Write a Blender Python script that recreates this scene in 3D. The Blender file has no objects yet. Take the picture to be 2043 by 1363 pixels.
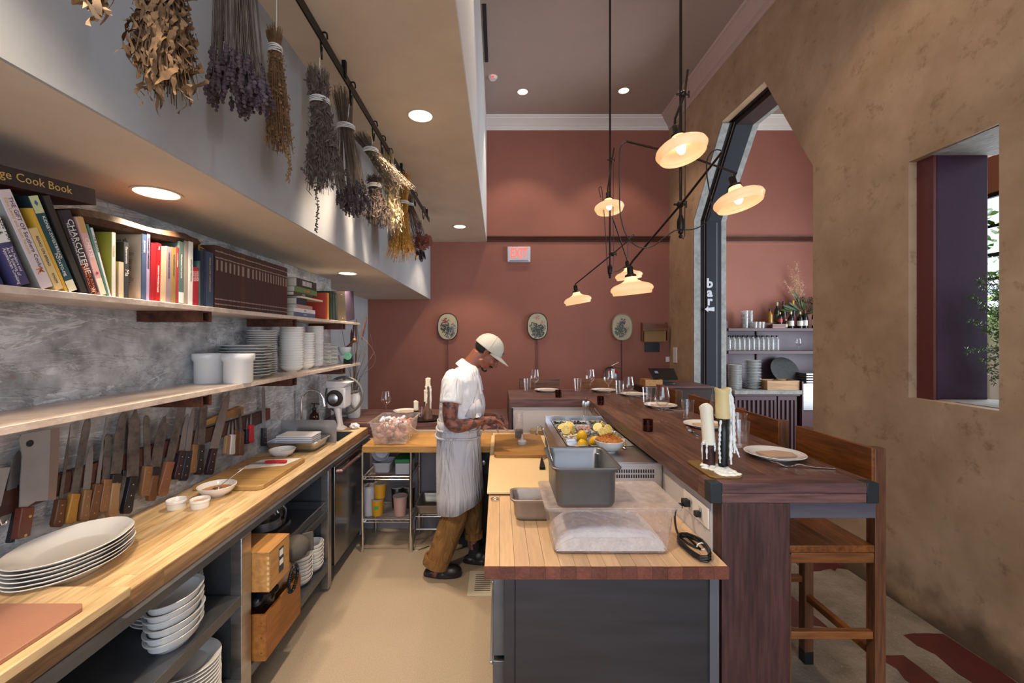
import bpy, bmesh, math, random
from mathutils import Vector as V, Matrix, Euler
from math import sin, cos, pi, radians as R
random.seed(7)
SC = bpy.context.scene
COL = SC.collection
# ---------------------------------------------------------------- camera, world, exposure
FPX, VX, VY, EYE = 850.0, 994.5, 674.0, 1.70
cam = bpy.data.objects.new('camera', bpy.data.cameras.new('camera'))
COL.objects.link(cam)
cam.location = (0, 0, EYE)
cam.rotation_euler = (pi / 2, 0, 0)
cam.data.sensor_width = 36
cam.data.lens = 36 * FPX / 2043
cam.data.shift_x = (2043 / 2 - VX) / 2043
cam.data.shift_y = (VY - 1363 / 2) / 2043
cam.data.clip_start = 0.05
SC.camera = cam
SC.view_settings.view_transform = 'Standard'
SC.view_settings.look = 'None'
SC.view_settings.gamma = 1
SC.view_settings.use_curve_mapping = False
SC.view_settings.exposure = 0.0
SC.cycles.max_bounces = 8
SC.cycles.diffuse_bounces = 4
SC.cycles.transparent_max_bounces = 24
SC.cycles.caustics_reflective = False
SC.cycles.caustics_refractive = False
w = bpy.data.worlds.new('overcast_sky')
SC.world = w
w.use_nodes = True
w.node_tree.nodes['Background'].inputs[0].default_value = (0.72, 0.84, 1.0, 1)
w.node_tree.nodes['Background'].inputs[1].default_value = 1.8


def lamp(name, kind, loc, power, col=(1, .78, .5), size=.1, rot=(0, 0, 0), parent=None, **kw):
    d = bpy.data.lights.new(name, kind)
    d.energy = power
    d.color = col
    if kind == 'AREA':
        d.size = size
    else:
        d.shadow_soft_size = size
    for k, v in kw.items():
        setattr(d, k, v)
    o = bpy.data.objects.new(name, d)
    COL.objects.link(o)
    o.location = loc
    o.rotation_euler = rot
    if parent:
        o.parent = parent
        o.location = V(loc) - parent.location
    return o


WARM = (1, .80, .58)
# daylight through the street windows behind the camera and through the bar room's windows
lamp('street_window_light', 'AREA', (0.6, -2.6, 2.3), 120, (.80, .88, 1), 4.2, (R(90), 0, 0), shape='RECTANGLE', size_y=2.6)
lamp('bar_window_light', 'AREA', (5.4, 3.9, 2.1), 210, (.85, .93, 1), 2.6, (0, R(90), 0))

# ---------------------------------------------------------------- helpers


def L(h):
    c = [int(h[i:i + 2], 16) / 255 for i in (0, 2, 4)]
    return tuple(x / 12.92 if x < .04045 else ((x + .055) / 1.055) ** 2.4 for x in c)


def at(x, y, Y):
    return V(((x - VX) * Y / FPX, Y, EYE - (y - VY) * Y / FPX))


def on(x, y, z):
    Y = (EYE - z) * FPX / (y - VY)
    return V(((x - VX) * Y / FPX, Y, z))


def wm(o):
    m = o.matrix_basis.copy()
    while o.parent:
        o = o.parent
        m = o.matrix_basis @ m
    return m


def tag(o, label=None, cat=None, group=None, kind=None):
    if label: o['label'] = label
    if cat: o['category'] = cat
    if group: o['group'] = group
    if kind: o['kind'] = kind
    return o


def thing(name, label, cat, loc=(0, 0, 0), rz=0, group=None):
    o = bpy.data.objects.new(name, None)
    COL.objects.link(o)
    o.empty_display_size = .05
    o.location = loc
    o.rotation_euler = (0, 0, rz)
    return tag(o, label, cat, group)


def copy_tree(o, parent=None):
    c = o.copy()
    COL.objects.link(c)
    c.parent = parent
    for ch in list(o.children):
        copy_tree(ch, c)
    return c


class M:
    def __init__(s):
        s.v, s.f, s.mi, s.cur = [], [], [], 0
        s.X = None

    def add(s, vs, fs):
        b = len(s.v)
        if s.X is not None:
            vs = [s.X @ V(p) for p in vs]
        s.v += [tuple(p) for p in vs]
        s.f += [tuple(i + b for i in f) for f in fs]
        s.mi += [s.cur] * len(fs)
        return s

    def box(s, a, b, top=1.0, rot=None, piv=None):
        (x0, y0, z0), (x1, y1, z1) = a, b
        cx, cy = (x0 + x1) / 2, (y0 + y1) / 2
        vs = [V(p) for p in ((x0, y0, z0), (x1, y0, z0), (x1, y1, z0), (x0, y1, z0), (x0, y0, z1), (x1, y0, z1), (x1, y1, z1), (x0, y1, z1))]
        if top != 1:
            for p in vs[4:]:
                p.x = cx + (p.x - cx) * top
                p.y = cy + (p.y - cy) * top
        if rot:
            e = Euler(rot).to_matrix()
            c = V(piv) if piv else V((cx, cy, (z0 + z1) / 2))
            vs = [e @ (p - c) + c for p in vs]
        return s.add(vs, [(0, 3, 2, 1), (4, 5, 6, 7), (0, 1, 5, 4), (1, 2, 6, 5), (2, 3, 7, 6), (3, 0, 4, 7)])

    def prism(s, poly, ax, a, b):
        n = len(poly)
        def P(p, t):
            return {'x': (t, p[0], p[1]), 'y': (p[0], t, p[1]), 'z': (p[0], p[1], t)}[ax]
        vs = [P(p, a) for p in poly] + [P(p, b) for p in poly]
        fs = [tuple(range(n))[::-1], tuple(range(n, 2 * n))] + [(i, (i + 1) % n, n + (i + 1) % n, n + i) for i in range(n)]
        return s.add(vs, fs)

    def tube(s, pts, r, n=8, caps=True, flat=1.0):
        pts = [V(p) for p in pts]
        rs = r if isinstance(r, (list, tuple)) else [r] * len(pts)
        vs, fs = [], []
        up = None
        for i, p in enumerate(pts):
            d = (pts[min(i + 1, len(pts) - 1)] - pts[max(i - 1, 0)])
            d = d.normalized() if d.length > 1e-9 else V((0, 0, 1))
            if up is None:
                up = V((0, 0, 1)) if abs(d.z) < .9 else V((1, 0, 0))
            a = d.cross(up)
            a = a.normalized() if a.length > 1e-6 else V((1, 0, 0))
            b = a.cross(d).normalized()
            up = b
            for k in range(n):
                t = 2 * pi * k / n
                vs.append(p + (a * cos(t) * flat + b * sin(t)) * rs[i])
        for i in range(len(pts) - 1):
            for k in range(n):
                k2 = (k + 1) % n
                fs.append((i * n + k, i * n + k2, (i + 1) * n + k2, (i + 1) * n + k))
        if caps:
            fs.append(tuple(range(n)))
            fs.append(tuple((len(pts) - 1) * n + k for k in range(n))[::-1])
        return s.add(vs, fs)

    def lathe(s, prof, c=(0, 0, 0), n=24, sx=1, sy=1, fn=None, rot=None, close=True):
        c = V(c)
        e = Euler(rot).to_matrix() if rot else None
        vs, fs, rings = [], [], []
        for j, (r, z) in enumerate(prof):
            if r < 1e-6:
                vs.append(V((0, 0, z)))
                rings.append([len(vs) - 1])
            else:
                ring = []
                for k in range(n):
                    t = 2 * pi * k / n
                    q = fn(j, t) if fn else 1
                    vs.append(V((r * sx * cos(t) * q, r * sy * sin(t) * q, z)))
                    ring.append(len(vs) - 1)
                rings.append(ring)
        for a, b in zip(rings, rings[1:]):
            if len(a) == 1 and len(b) > 1:
                fs += [(a[0], b[k], b[(k + 1) % n]) for k in range(n)]
            elif len(b) == 1 and len(a) > 1:
                fs += [(a[k], b[0], a[(k + 1) % n]) for k in range(n)]
            elif len(a) > 1:
                fs += [(a[k], b[k], b[(k + 1) % n], a[(k + 1) % n]) for k in range(n)]
        vs = [(e @ p if e else p) + c for p in vs]
        return s.add(vs, fs)

    def ball(s, c, r, n=12, m=8, rot=None, sq=None):
        r = r if isinstance(r, (tuple, list)) else (r, r, r)
        prof = [(sin(pi * i / m), -cos(pi * i / m)) for i in range(m + 1)]
        prof[0] = (0, -1); prof[-1] = (0, 1)
        e = Euler(rot).to_matrix() if rot else Matrix.Identity(3)
        old = s.X
        X = Matrix.Translation(V(c)) @ e.to_4x4() @ Matrix.Diagonal((r[0], r[1], r[2], 1))
        s.X = (old @ X) if old is not None else X
        s.lathe(prof, n=n)
        s.X = old
        return s

    def loft(s, secs, n=20, p=2.0, caps=True):
        # secs: (centre, half-x, half-y[, exponent]) stacked
        vs, fs = [], []
        for q in secs:
            c, hx, hy = V(q[0]), q[1], q[2]
            e = 2 / (q[3] if len(q) > 3 else p)
            for k in range(n):
                t = 2 * pi * k / n
                cx, sy = cos(t), sin(t)
                vs.append(c + V((hx * math.copysign(abs(cx) ** e, cx), hy * math.copysign(abs(sy) ** e, sy), 0)))
        for i in range(len(secs) - 1):
            for k in range(n):
                k2 = (k + 1) % n
                fs.append((i * n + k, i * n + k2, (i + 1) * n + k2, (i + 1) * n + k))
        if caps:
            fs.append(tuple(range(n))[::-1])
            fs.append(tuple((len(secs) - 1) * n + k for k in range(n)))
        return s.add(vs, fs)

    def grid(s, fn, nu, nv, th=0):
        vs = [V(fn(i / nu, j / nv)) for j in range(nv + 1) for i in range(nu + 1)]
        fs = [(j * (nu + 1) + i, j * (nu + 1) + i + 1, (j + 1) * (nu + 1) + i + 1, (j + 1) * (nu + 1) + i) for j in range(nv) for i in range(nu)]
        return s.add(vs, fs)

    def build(s, name, mats, parent=None, bev=0, smooth=True, ang=40, local=False, solid=0, sub=0, remesh=0, fix=False, origin=True):
        me = bpy.data.meshes.new(name)
        vs = [V(p) for p in s.v]
        o = bpy.data.objects.new(name, me)
        COL.objects.link(o)
        if parent is not None:
            o.parent = parent
            if not local:
                im = wm(parent).inverted()
                vs = [im @ p for p in vs]
        elif origin and not local and vs:
            xs, ys, zs = [p.x for p in vs], [p.y for p in vs], [p.z for p in vs]
            c = V(((min(xs) + max(xs)) / 2, (min(ys) + max(ys)) / 2, min(zs)))
            vs = [p - c for p in vs]
            o.location = c
        me.from_pydata([tuple(p) for p in vs], [], s.f)
        for m_ in (mats if isinstance(mats, (list, tuple)) else [mats]):
            me.materials.append(m_)
        me.polygons.foreach_set('material_index', s.mi)
        if fix:
            bm = bmesh.new(); bm.from_mesh(me)
            bmesh.ops.recalc_face_normals(bm, faces=bm.faces)
            bm.to_mesh(me); bm.free()
        if smooth:
            me.polygons.foreach_set('use_smooth', [True] * len(me.polygons))
            if not remesh:
                me.set_sharp_from_angle(angle=R(ang))
        me.update()
        if remesh:
            q = o.modifiers.new('r', 'REMESH'); q.mode = 'VOXEL'; q.voxel_size = remesh; q.use_smooth_shade = True
            q = o.modifiers.new('s', 'SMOOTH'); q.factor = .5; q.iterations = 6
        if solid:
            q = o.modifiers.new('t', 'SOLIDIFY'); q.thickness = solid; q.offset = 0
        if sub:
            q = o.modifiers.new('d', 'SUBSURF'); q.levels = q.render_levels = sub
        if bev:
            q = o.modifiers.new('b', 'BEVEL'); q.width = bev; q.segments = 2; q.limit_method = 'ANGLE'; q.angle_limit = R(35)
            q.harden_normals = False
        return o


def struct(m, name, mats, **k):
    o = m.build(name, mats, **k)
    if not o.parent:
        o['kind'] = 'structure'
    return o


def text(body, name, size, loc, rot, mt, parent=None, ext=.0004, align='LEFT', sx=1, spacing=1.0, bold=0):
    c = bpy.data.curves.new(name, 'FONT')
    c.body = body
    c.size = size
    c.align_x = align
    c.align_y = 'CENTER'
    c.extrude = ext
    c.offset = bold
    c.resolution_u = 2
    c.space_character = spacing
    c.materials.append(mt)
    co = bpy.data.objects.new(name, c)
    me = bpy.data.meshes.new_from_object(co)
    bpy.data.objects.remove(co)
    me.name = name
    o = bpy.data.objects.new(name, me)
    COL.objects.link(o)
    rm = rot if isinstance(rot, Matrix) else Euler(rot).to_matrix()
    mw = Matrix.Translation(V(loc)) @ rm.to_4x4() @ Matrix.Diagonal((sx, 1, 1, 1))
    if parent is not None:
        o.parent = parent
        mw = wm(parent).inverted() @ mw
    o.matrix_basis = mw
    return o


def curve_pts(pts, k=6):
    """Catmull-Rom through points"""
    pts = [V(p) for p in pts]
    P = [pts[0] * 2 - pts[1]] + pts + [pts[-1] * 2 - pts[-2]]
    out = []
    for i in range(1, len(P) - 2):
        for j in range(k):
            t = j / k
            a, b, c, d = P[i - 1:i + 3]
            out.append(.5 * ((2 * b) + (c - a) * t + (2 * a - 5 * b + 4 * c - d) * t * t + (3 * b - a - 3 * c + d) * t ** 3))
    out.append(pts[-1])
    return out


# ---------------------------------------------------------------- materials
def mat(name, col, rough=.5, metal=0, var=0, vs=6, bump=0, bs=60, st=(1, 1, 1), spec=.5, emi=None, es=0, coat=0, sss=0, c2=None, rv=0, rnd=0, aniso=0, detail=5):
    m = bpy.data.materials.new(name)
    m.use_nodes = True
    N, K = m.node_tree.nodes, m.node_tree.links
    b = N['Principled BSDF']
    if isinstance(col, str): col = L(col)
    if isinstance(c2, str): c2 = L(c2)
    b.inputs['Base Color'].default_value = (*col, 1)
    b.inputs['Roughness'].default_value = rough
    b.inputs['Metallic'].default_value = metal
    b.inputs['Specular IOR Level'].default_value = spec
    b.inputs['Coat Weight'].default_value = coat
    if sss:
        b.inputs['Subsurface Weight'].default_value = sss
        b.inputs['Subsurface Scale'].default_value = .02
    if emi:
        b.inputs['Emission Color'].default_value = (*emi, 1)
        b.inputs['Emission Strength'].default_value = es
    if var or bump or c2 or rnd:
        tc = N.new('ShaderNodeTexCoord')
        mp = N.new('ShaderNodeMapping')
        mp.inputs['Scale'].default_value = st
        K.new(tc.outputs['Object'], mp.inputs['Vector'])
        if rnd:
            oi = N.new('ShaderNodeObjectInfo')
            vm = N.new('ShaderNodeVectorMath'); vm.operation = 'SCALE'
            vm.inputs[0].default_value = (7, 13, 5)
            K.new(oi.outputs['Random'], vm.inputs['Scale'])
            K.new(vm.outputs[0], mp.inputs['Location'])
        if var or c2 or rnd:
            nz = N.new('ShaderNodeTexNoise')
            nz.inputs['Scale'].default_value = vs
            nz.inputs['Detail'].default_value = detail
            nz.inputs['Roughness'].default_value = .62
            K.new(mp.outputs[0], nz.inputs['Vector'])
            cr = N.new('ShaderNodeValToRGB')
            e = cr.color_ramp.elements
            e[0].position, e[1].position = .32, .7
            ca = tuple(x * (1 - var) for x in col)
            cb = c2 if c2 else tuple(min(1, x * (1 + var)) for x in col)
            e[0].color, e[1].color = (*ca, 1), (*cb, 1)
            K.new(nz.outputs[0], cr.inputs[0])
            out = cr.outputs[0]
            if rnd:
                hs = N.new('ShaderNodeHueSaturation')
                mr = N.new('ShaderNodeMapRange')
                mr.inputs['To Min'].default_value = 1 - rnd
                mr.inputs['To Max'].default_value = 1 + rnd
                K.new(oi.outputs['Random'], mr.inputs[0])
                K.new(mr.outputs[0], hs.inputs['Value'])
                K.new(out, hs.inputs['Color'])
                out = hs.outputs[0]
            K.new(out, b.inputs['Base Color'])
            if rv:
                m2 = N.new('ShaderNodeMapRange')
                m2.inputs['To Min'].default_value = max(0, rough - rv)
                m2.inputs['To Max'].default_value = min(1, rough + rv)
                K.new(nz.outputs[0], m2.inputs[0])
                K.new(m2.outputs[0], b.inputs['Roughness'])
        if bump:
            n2 = N.new('ShaderNodeTexNoise')
            n2.inputs['Scale'].default_value = bs
            n2.inputs['Detail'].default_value = 4
            K.new(mp.outputs[0], n2.inputs['Vector'])
            bp = N.new('ShaderNodeBump')
            bp.inputs['Strength'].default_value = bump
            bp.inputs['Distance'].default_value = .01
            K.new(n2.outputs[0], bp.inputs['Height'])
            K.new(bp.outputs[0], b.inputs['Normal'])
    return m


def wood(name, c1, c2, ax='y', sc=9, rough=.45, rnd=.12, bump=.15, ring=.0, var=.25):
    st = {'x': (.09, 1, 1), 'y': (1, .09, 1), 'z': (1, 1, .09)}[ax]
    c1 = L(c1) if isinstance(c1, str) else c1
    m = mat(name, c1, rough, c2=c2, vs=sc, st=st, bump=bump, bs=sc * 6, rnd=rnd, detail=7, rv=.08)
    N, K = m.node_tree.nodes, m.node_tree.links
    # fine dark pores along the grain
    mp = [n for n in N if n.type == 'MAPPING'][0]
    b = N['Principled BSDF']
    src = b.inputs['Base Color'].links[0].from_socket
    n3 = N.new('ShaderNodeTexNoise')
    n3.inputs['Scale'].default_value = sc * 9
    n3.inputs['Detail'].default_value = 3
    K.new(mp.outputs[0], n3.inputs['Vector'])
    mr = N.new('ShaderNodeMapRange')
    mr.inputs['From Min'].default_value = .35; mr.inputs['From Max'].default_value = .6
    mr.inputs['To Min'].default_value = 1 - var; mr.inputs['To Max'].default_value = 1
    K.new(n3.outputs[0], mr.inputs[0])
    mx = N.new('ShaderNodeVectorMath'); mx.operation = 'SCALE'
    K.new(src, mx.inputs[0]); K.new(mr.outputs[0], mx.inputs['Scale'])
    K.new(mx.outputs[0], b.inputs['Base Color'])
    return m


def glassm(name, tint=(1, 1, 1), refl=1.0, cloudy=0):
    m = bpy.data.materials.new(name)
    m.use_nodes = True
    N, K = m.node_tree.nodes, m.node_tree.links
    N.remove(N['Principled BSDF'])
    out = N['Material Output']
    tr = N.new('ShaderNodeBsdfTransparent'); tr.inputs[0].default_value = (*tint, 1)
    gl = N.new('ShaderNodeBsdfGlossy'); gl.inputs['Roughness'].default_value = .03
    gl.inputs[0].default_value = (refl, refl, refl, 1)
    lw = N.new('ShaderNodeLayerWeight'); lw.inputs[0].default_value = .5
    pw = N.new('ShaderNodeMath'); pw.operation = 'POWER'; pw.inputs[1].default_value = 3.2; K.new(lw.outputs['Facing'], pw.inputs[0])
    mr = N.new('ShaderNodeMapRange'); mr.inputs['To Min'].default_value = .045; mr.inputs['To Max'].default_value = .8
    K.new(pw.outputs[0], mr.inputs[0])
    mx = N.new('ShaderNodeMixShader')
    K.new(mr.outputs[0], mx.inputs[0]); K.new(tr.outputs[0], mx.inputs[1]); K.new(gl.outputs[0], mx.inputs[2])
    last = mx
    if cloudy:
        df = N.new('ShaderNodeBsdfDiffuse'); df.inputs[0].default_value = (.8, .74, .72, 1)
        tl = N.new('ShaderNodeBsdfTranslucent'); tl.inputs[0].default_value = (.8, .74, .72, 1)
        m2 = N.new('ShaderNodeMixShader'); m2.inputs[0].default_value = .5
        K.new(df.outputs[0], m2.inputs[1]); K.new(tl.outputs[0], m2.inputs[2])
        m3 = N.new('ShaderNodeMixShader')
        nz = N.new('ShaderNodeTexNoise'); nz.inputs['Scale'].default_value = 30; nz.inputs['Detail'].default_value = 6
        tc = N.new('ShaderNodeTexCoord'); K.new(tc.outputs['Object'], nz.inputs['Vector'])
        r2 = N.new('ShaderNodeMapRange'); r2.inputs['From Min'].default_value = .3; r2.inputs['From Max'].default_value = .7
        r2.inputs['To Min'].default_value = cloudy * .8; r2.inputs['To Max'].default_value = min(1, cloudy * 1.25)
        K.new(nz.outputs[0], r2.inputs[0]); K.new(r2.outputs[0], m3.inputs[0])
        K.new(mx.outputs[0], m3.inputs[1]); K.new(m2.outputs[0], m3.inputs[2])
        last = m3
    K.new(last.outputs[0], out.inputs[0])
    return m


PL = mat('plaster_grey', 'a4a7ab', .75, var=.08, vs=1.6, bump=.12, bs=9, c2='b4b6ba')
PLB = mat('plaster_daylit', 'dcdcde', .8, var=.04, vs=2)  # PL's plaster made whiter, daylight on the beam face put into the colour
SOF = mat('plaster_warm_lit', 'c6beb2', .75, var=.07, vs=1.6, bump=.12, bs=9, c2='d0c8bc')  # PL's plaster again, warm light on the soffit underside put into the colour
BEAM = mat('plaster_beige', 'd2c0a8', .8, var=.1, vs=1.4, bump=.15, bs=7, c2='dccbb4')
OCHRE = mat('plaster_ochre', 'ac8c6c', .7, var=.16, vs=2.2, bump=.5, bs=8, c2='bc9e80', rv=.12)
PINK = mat('paint_terracotta', '925a4b', .75, var=.05, vs=1.2, bump=.04, bs=120, c2='9a6050')
CEIL = mat('ceiling_paint', 'a8968c', .85, var=.04, vs=1.5)
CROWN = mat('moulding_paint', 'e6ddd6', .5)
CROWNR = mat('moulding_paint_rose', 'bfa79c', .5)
RAILW = wood('picture_rail_wood', '4c2a1e', '6a4030', 'x', 12)
STONE = mat('grey_marble', '9a9ea3', .3, var=.42, vs=7, c2='cfd3d6', bump=.1, bs=30, detail=12)
SHELFST = mat('pink_travertine', 'cdb9ab', .3, var=.12, vs=16, c2='e2d2c4', bump=.25, bs=70, detail=8)
STEEL = mat('brushed_steel', (.52, .52, .54), .34, 1, var=.12, vs=3, st=(1, 1, 14), rv=.08)
STEELD = mat('dark_steel', (.16, .17, .19), .42, .8, var=.2, vs=4, rv=.1)
CHROME = mat('chrome', (.75, .74, .72), .14, 1)
IRON = mat('rusty_iron', '4b2b20', .55, .4, var=.4, vs=22, c2='6d4230', bump=.2, bs=90)
BLACK = mat('black_paint', '141416', .45)
BLKM = mat('black_metal', '1d1c1e', .38, .7)
GREYM = mat('charcoal_steel_panel', '292b30', .7, 0, var=.06, vs=3, spec=.2)
CONC = mat('pale_concrete', '8e8c88', .8, var=.25, vs=14, bump=.3, bs=50)
FLOORK = mat('kitchen_floor', '9a8874', .62, var=.12, vs=160, c2='a89680', bump=.15, bs=300, detail=3)
MAPLE = wood('maple_butcher_block', 'cda882', 'dab894', 'y', 8, .38, .17, .06, var=.14)
WEDGE = wood('brown_edge_wood', '8e6644', 'b08a64', 'y', 9, .45, .16, .15, var=.4)  # front edge strip, a darker brown than the worktop's top
MAPLEX = wood('maple_butcher_block_cross', 'b98848', 'cb9a58', 'x', 8, .38, .08, .06)
MAPLEW = wood('warm_worn_butcher_block', 'c8a472', 'e4c89e', 'y', 7, .36, .10, .08, var=.35)
ENDG = wood('walnut_stained_edge', '5d3327', '744234', 'y', 14, .4, .22, .15)
DARKW = wood('dark_oak', '543428', '7a5442', 'y', 7, .42, .07, .28, var=.5)
DARKX = wood('dark_oak_cross', '523434', '7a5650', 'x', 7, .5, .07, .3, var=.5)
DARKZ = wood('dark_oak_upright', '3a201e', '573633', 'z', 7, .5, .05, .3, var=.5)
OAK = wood('amber_oak', '6e3a17', '8f5322', 'y', 7, .4, .08, .2, var=.45)
OAKX = wood('amber_oak_cross', '6a3a1a', '905a2e', 'x', 8, .4, .08, .2, var=.45)
OAKZ = wood('brown_oak_upright', '5e3823', '7d5136', 'z', 9, .45, .06, .2, var=.4)
WHITE = mat('white_paint', 'c6c2c4', .45)
CHINA = mat('white_glazed_china', 'e4e2de', .16, coat=.3)
CHINAG = mat('off_white_stoneware', 'cfd0d0', .25)
GLASS = glassm('clear_glass')
AMBER = glassm('amber_glass', (.45, .2, .07), .7)
POLY = glassm('scratched_clear_plastic', (.93, .90, .90), .9, cloudy=.26)
POLYL = glassm('frosted_clear_lid', (.9, .85, .84), .8, cloudy=.42)
WAX = mat('cream_wax', 'e6e0cc', .45, sss=.25)
WAXW = mat('white_wax', 'ecebe8', .5, sss=.2, bump=.3, bs=120)
CLOTH = mat('white_cotton', 'd9d8dc', .85, bump=.08, bs=500)
PAPER = mat('white_paper', 'e6e4e0', .8)
GLOWW = mat('warm_diffuser', (1, .9, .7), .5, emi=(1, .80, .52), es=9)
RUST = mat('dark_red_enamel', '5a2422', .5)
TRIMW = mat('lamp_trim_white', 'd0c4b4', .4)
# ================================================================ THE SETTING
YB = 6.39      # back wall
YN = -2.9      # open street side
m = M().box((-2.4, YN, -.1), (.835, YB + .2, 0))
floor = struct(m, 'floor', FLOORK)
# dining side floor: worn concrete with dark red painted stripes
FL2 = mat('worn_concrete', '7e705f', .6, var=.25, vs=5, c2='968878', bump=.3, bs=40)
N, K = FL2.node_tree.nodes, FL2.node_tree.links
b = N['Principled BSDF']; src = b.inputs['Base Color'].links[0].from_socket
tc = N.new('ShaderNodeTexCoord'); nz = N.new('ShaderNodeTexNoise'); nz.inputs['Scale'].default_value = 110; nz.inputs['Detail'].default_value = 2
K.new(tc.outputs['Object'], nz.inputs['Vector'])
mr = N.new('ShaderNodeMapRange'); mr.inputs['From Min'].default_value = .63; mr.inputs['From Max'].default_value = .7
K.new(nz.outputs[0], mr.inputs[0])
mx = N.new('ShaderNodeMix'); mx.data_type = 'RGBA'; mx.inputs['B'].default_value = (*L('a89c8c'), 1)
K.new(mr.outputs[0], mx.inputs['Factor']); K.new(src, mx.inputs['A']); K.new(mx.outputs['Result'], b.inputs['Base Color'])
m = M().box((.835, YN, -.1), (7.2, YB + .2, 0))
struct(m, 'floor', FL2)
REDP = mat('dark_red_floor_paint', '54211d', .5, var=.2, vs=6)
for (y0, y1, x0, x1) in ((1.80, 2.445, 2.32, 2.555), (1.7, 2.28, 2.02, 2.17), (2.50, 2.86, 1.30, 1.93), (3.12, 3.85, 2.22, 2.555), (4.1, 4.6, 1.5, 2.1), (4.9, 5.4, 2.05, 2.55), (.6, 1.3, 2.1, 2.55)):
    rr = random.Random(int(y0 * 100))
    poly = []
    for k in range(28):
        t = k / 28 * 4
        s_, u = int(t), t % 1
        px, py = [(x0 + (x1 - x0) * u, y0), (x1, y0 + (y1 - y0) * u), (x1 - (x1 - x0) * u, y1), (x0, y1 - (y1 - y0) * u)][s_]
        j = .03 if s_ in (0, 3) else .004
        poly.append((px + rr.uniform(-j, j), py + rr.uniform(-j, j)))
    o = M().prism(poly, 'z', .0002, .0016).build('paint_patch', REDP, floor)
# ceilings
m = M().box((-.184, YN, 4.955), (7.2, YB + .2, 5.1))
struct(m, 'ceiling', CEIL)
m = M().box((-1.03, YN, 3.136), (-.184, YB, 5.05))
struct(m, 'trim_1', BEAM)        # dropped ceiling over the kitchen aisle
o = M().box((-.1842, YN, 3.1362), (-.178, YB - .001, 4.953)); struct(o, 'trim_2', PLB)
m = M().box((-2.4, YN, 2.275), (-1.032, YB, 5.05))
struct(m, 'trim_3', SOF)
m = M().box((-1.0325, YN, 2.2762), (-1.022, YB - .001, 3.1355)); struct(m, 'trim_4', PL)
# walls
m = M().box((-2.4, YB, 0), (7.2, YB + .2, 5.0)); struct(m, 'wall_back', PINK)
m = M().box((-2.4, 4.2, 0), (-1.958, YB, 2.28)); struct(m, 'wall_left', PL)
m = M().box((-2.4, YN, 0), (-1.67, 4.18, 2.28)); struct(m, 'wall_left', PL)
# grey marble slabs on the left wall (joints)
sl = thing('stone_backsplash', 'grey veined marble backsplash behind the knives and shelves', 'backsplash', (-1.66, 2, .9))
ys = [YN, -.6, 1.0, 2.9, 4.2]
for a, b_ in zip(ys, ys[1:]):
    M().box((-1.6698, a + .0012, .86), (-1.65, b_ - .0012, 2.274)).build('slab', STONE, sl, bev=.001)
# right wall with the chamfered opening and the slot window, thickness 2.56 -> 2.98
XA, XB = 2.56, 2.98
OP = [(3.468, -.02), (3.468, 3.10), (4.10, 4.165), (4.884, 4.175), (5.60, 3.24), (5.60, -.02)]
WN = [(2.179, 1.326), (2.66, 1.326), (2.66, 2.797), (2.179, 2.797)]
def ring_face(x):
    return [(x, y, z) for y, z in OP]
bm_o = M()
# wall built from convex prisms around the two openings
def wp(poly): bm_o.prism(poly, 'x', XA, XB)
wp([(YN, 0), (2.179, 0), (2.179, 5.0), (YN, 5.0)])
wp([(2.179, 0), (2.66, 0), (2.66, 1.326), (2.179, 1.326)])
wp([(2.179, 2.797), (2.66, 2.797), (2.66, 5.0), (2.179, 5.0)])
wp([(2.66, 0), (3.468, 0), (3.468, 3.10), (2.66, 3.10)])
wp([(2.66, 3.10), (3.468, 3.10), (4.10, 4.165), (4.10, 5.0), (2.66, 5.0)])
wp([(4.10, 4.165), (4.884, 4.175), (4.884, 5.0), (4.10, 5.0)])
wp([(4.884, 4.175), (5.60, 3.24), (5.60, 5.0), (4.884, 5.0)])
wp([(5.60, 0), (YB, 0), (YB, 5.0), (5.60, 5.0)])
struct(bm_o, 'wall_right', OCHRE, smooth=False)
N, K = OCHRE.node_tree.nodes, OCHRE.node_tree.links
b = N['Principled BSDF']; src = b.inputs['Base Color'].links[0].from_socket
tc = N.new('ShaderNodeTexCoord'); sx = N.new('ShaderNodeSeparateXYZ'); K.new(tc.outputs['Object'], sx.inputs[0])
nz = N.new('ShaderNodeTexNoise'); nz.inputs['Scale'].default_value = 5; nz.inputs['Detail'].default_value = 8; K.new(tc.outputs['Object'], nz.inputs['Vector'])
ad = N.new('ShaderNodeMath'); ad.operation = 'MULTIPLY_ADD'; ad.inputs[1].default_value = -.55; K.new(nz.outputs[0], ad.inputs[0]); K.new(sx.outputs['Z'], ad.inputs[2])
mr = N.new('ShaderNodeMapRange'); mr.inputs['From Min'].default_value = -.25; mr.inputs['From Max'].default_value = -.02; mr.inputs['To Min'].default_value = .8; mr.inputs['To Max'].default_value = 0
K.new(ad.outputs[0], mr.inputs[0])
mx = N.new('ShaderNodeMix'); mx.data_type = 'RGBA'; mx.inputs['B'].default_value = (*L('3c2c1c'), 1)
K.new(mr.outputs[0], mx.inputs['Factor']); K.new(src, mx.inputs['A'])
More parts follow.
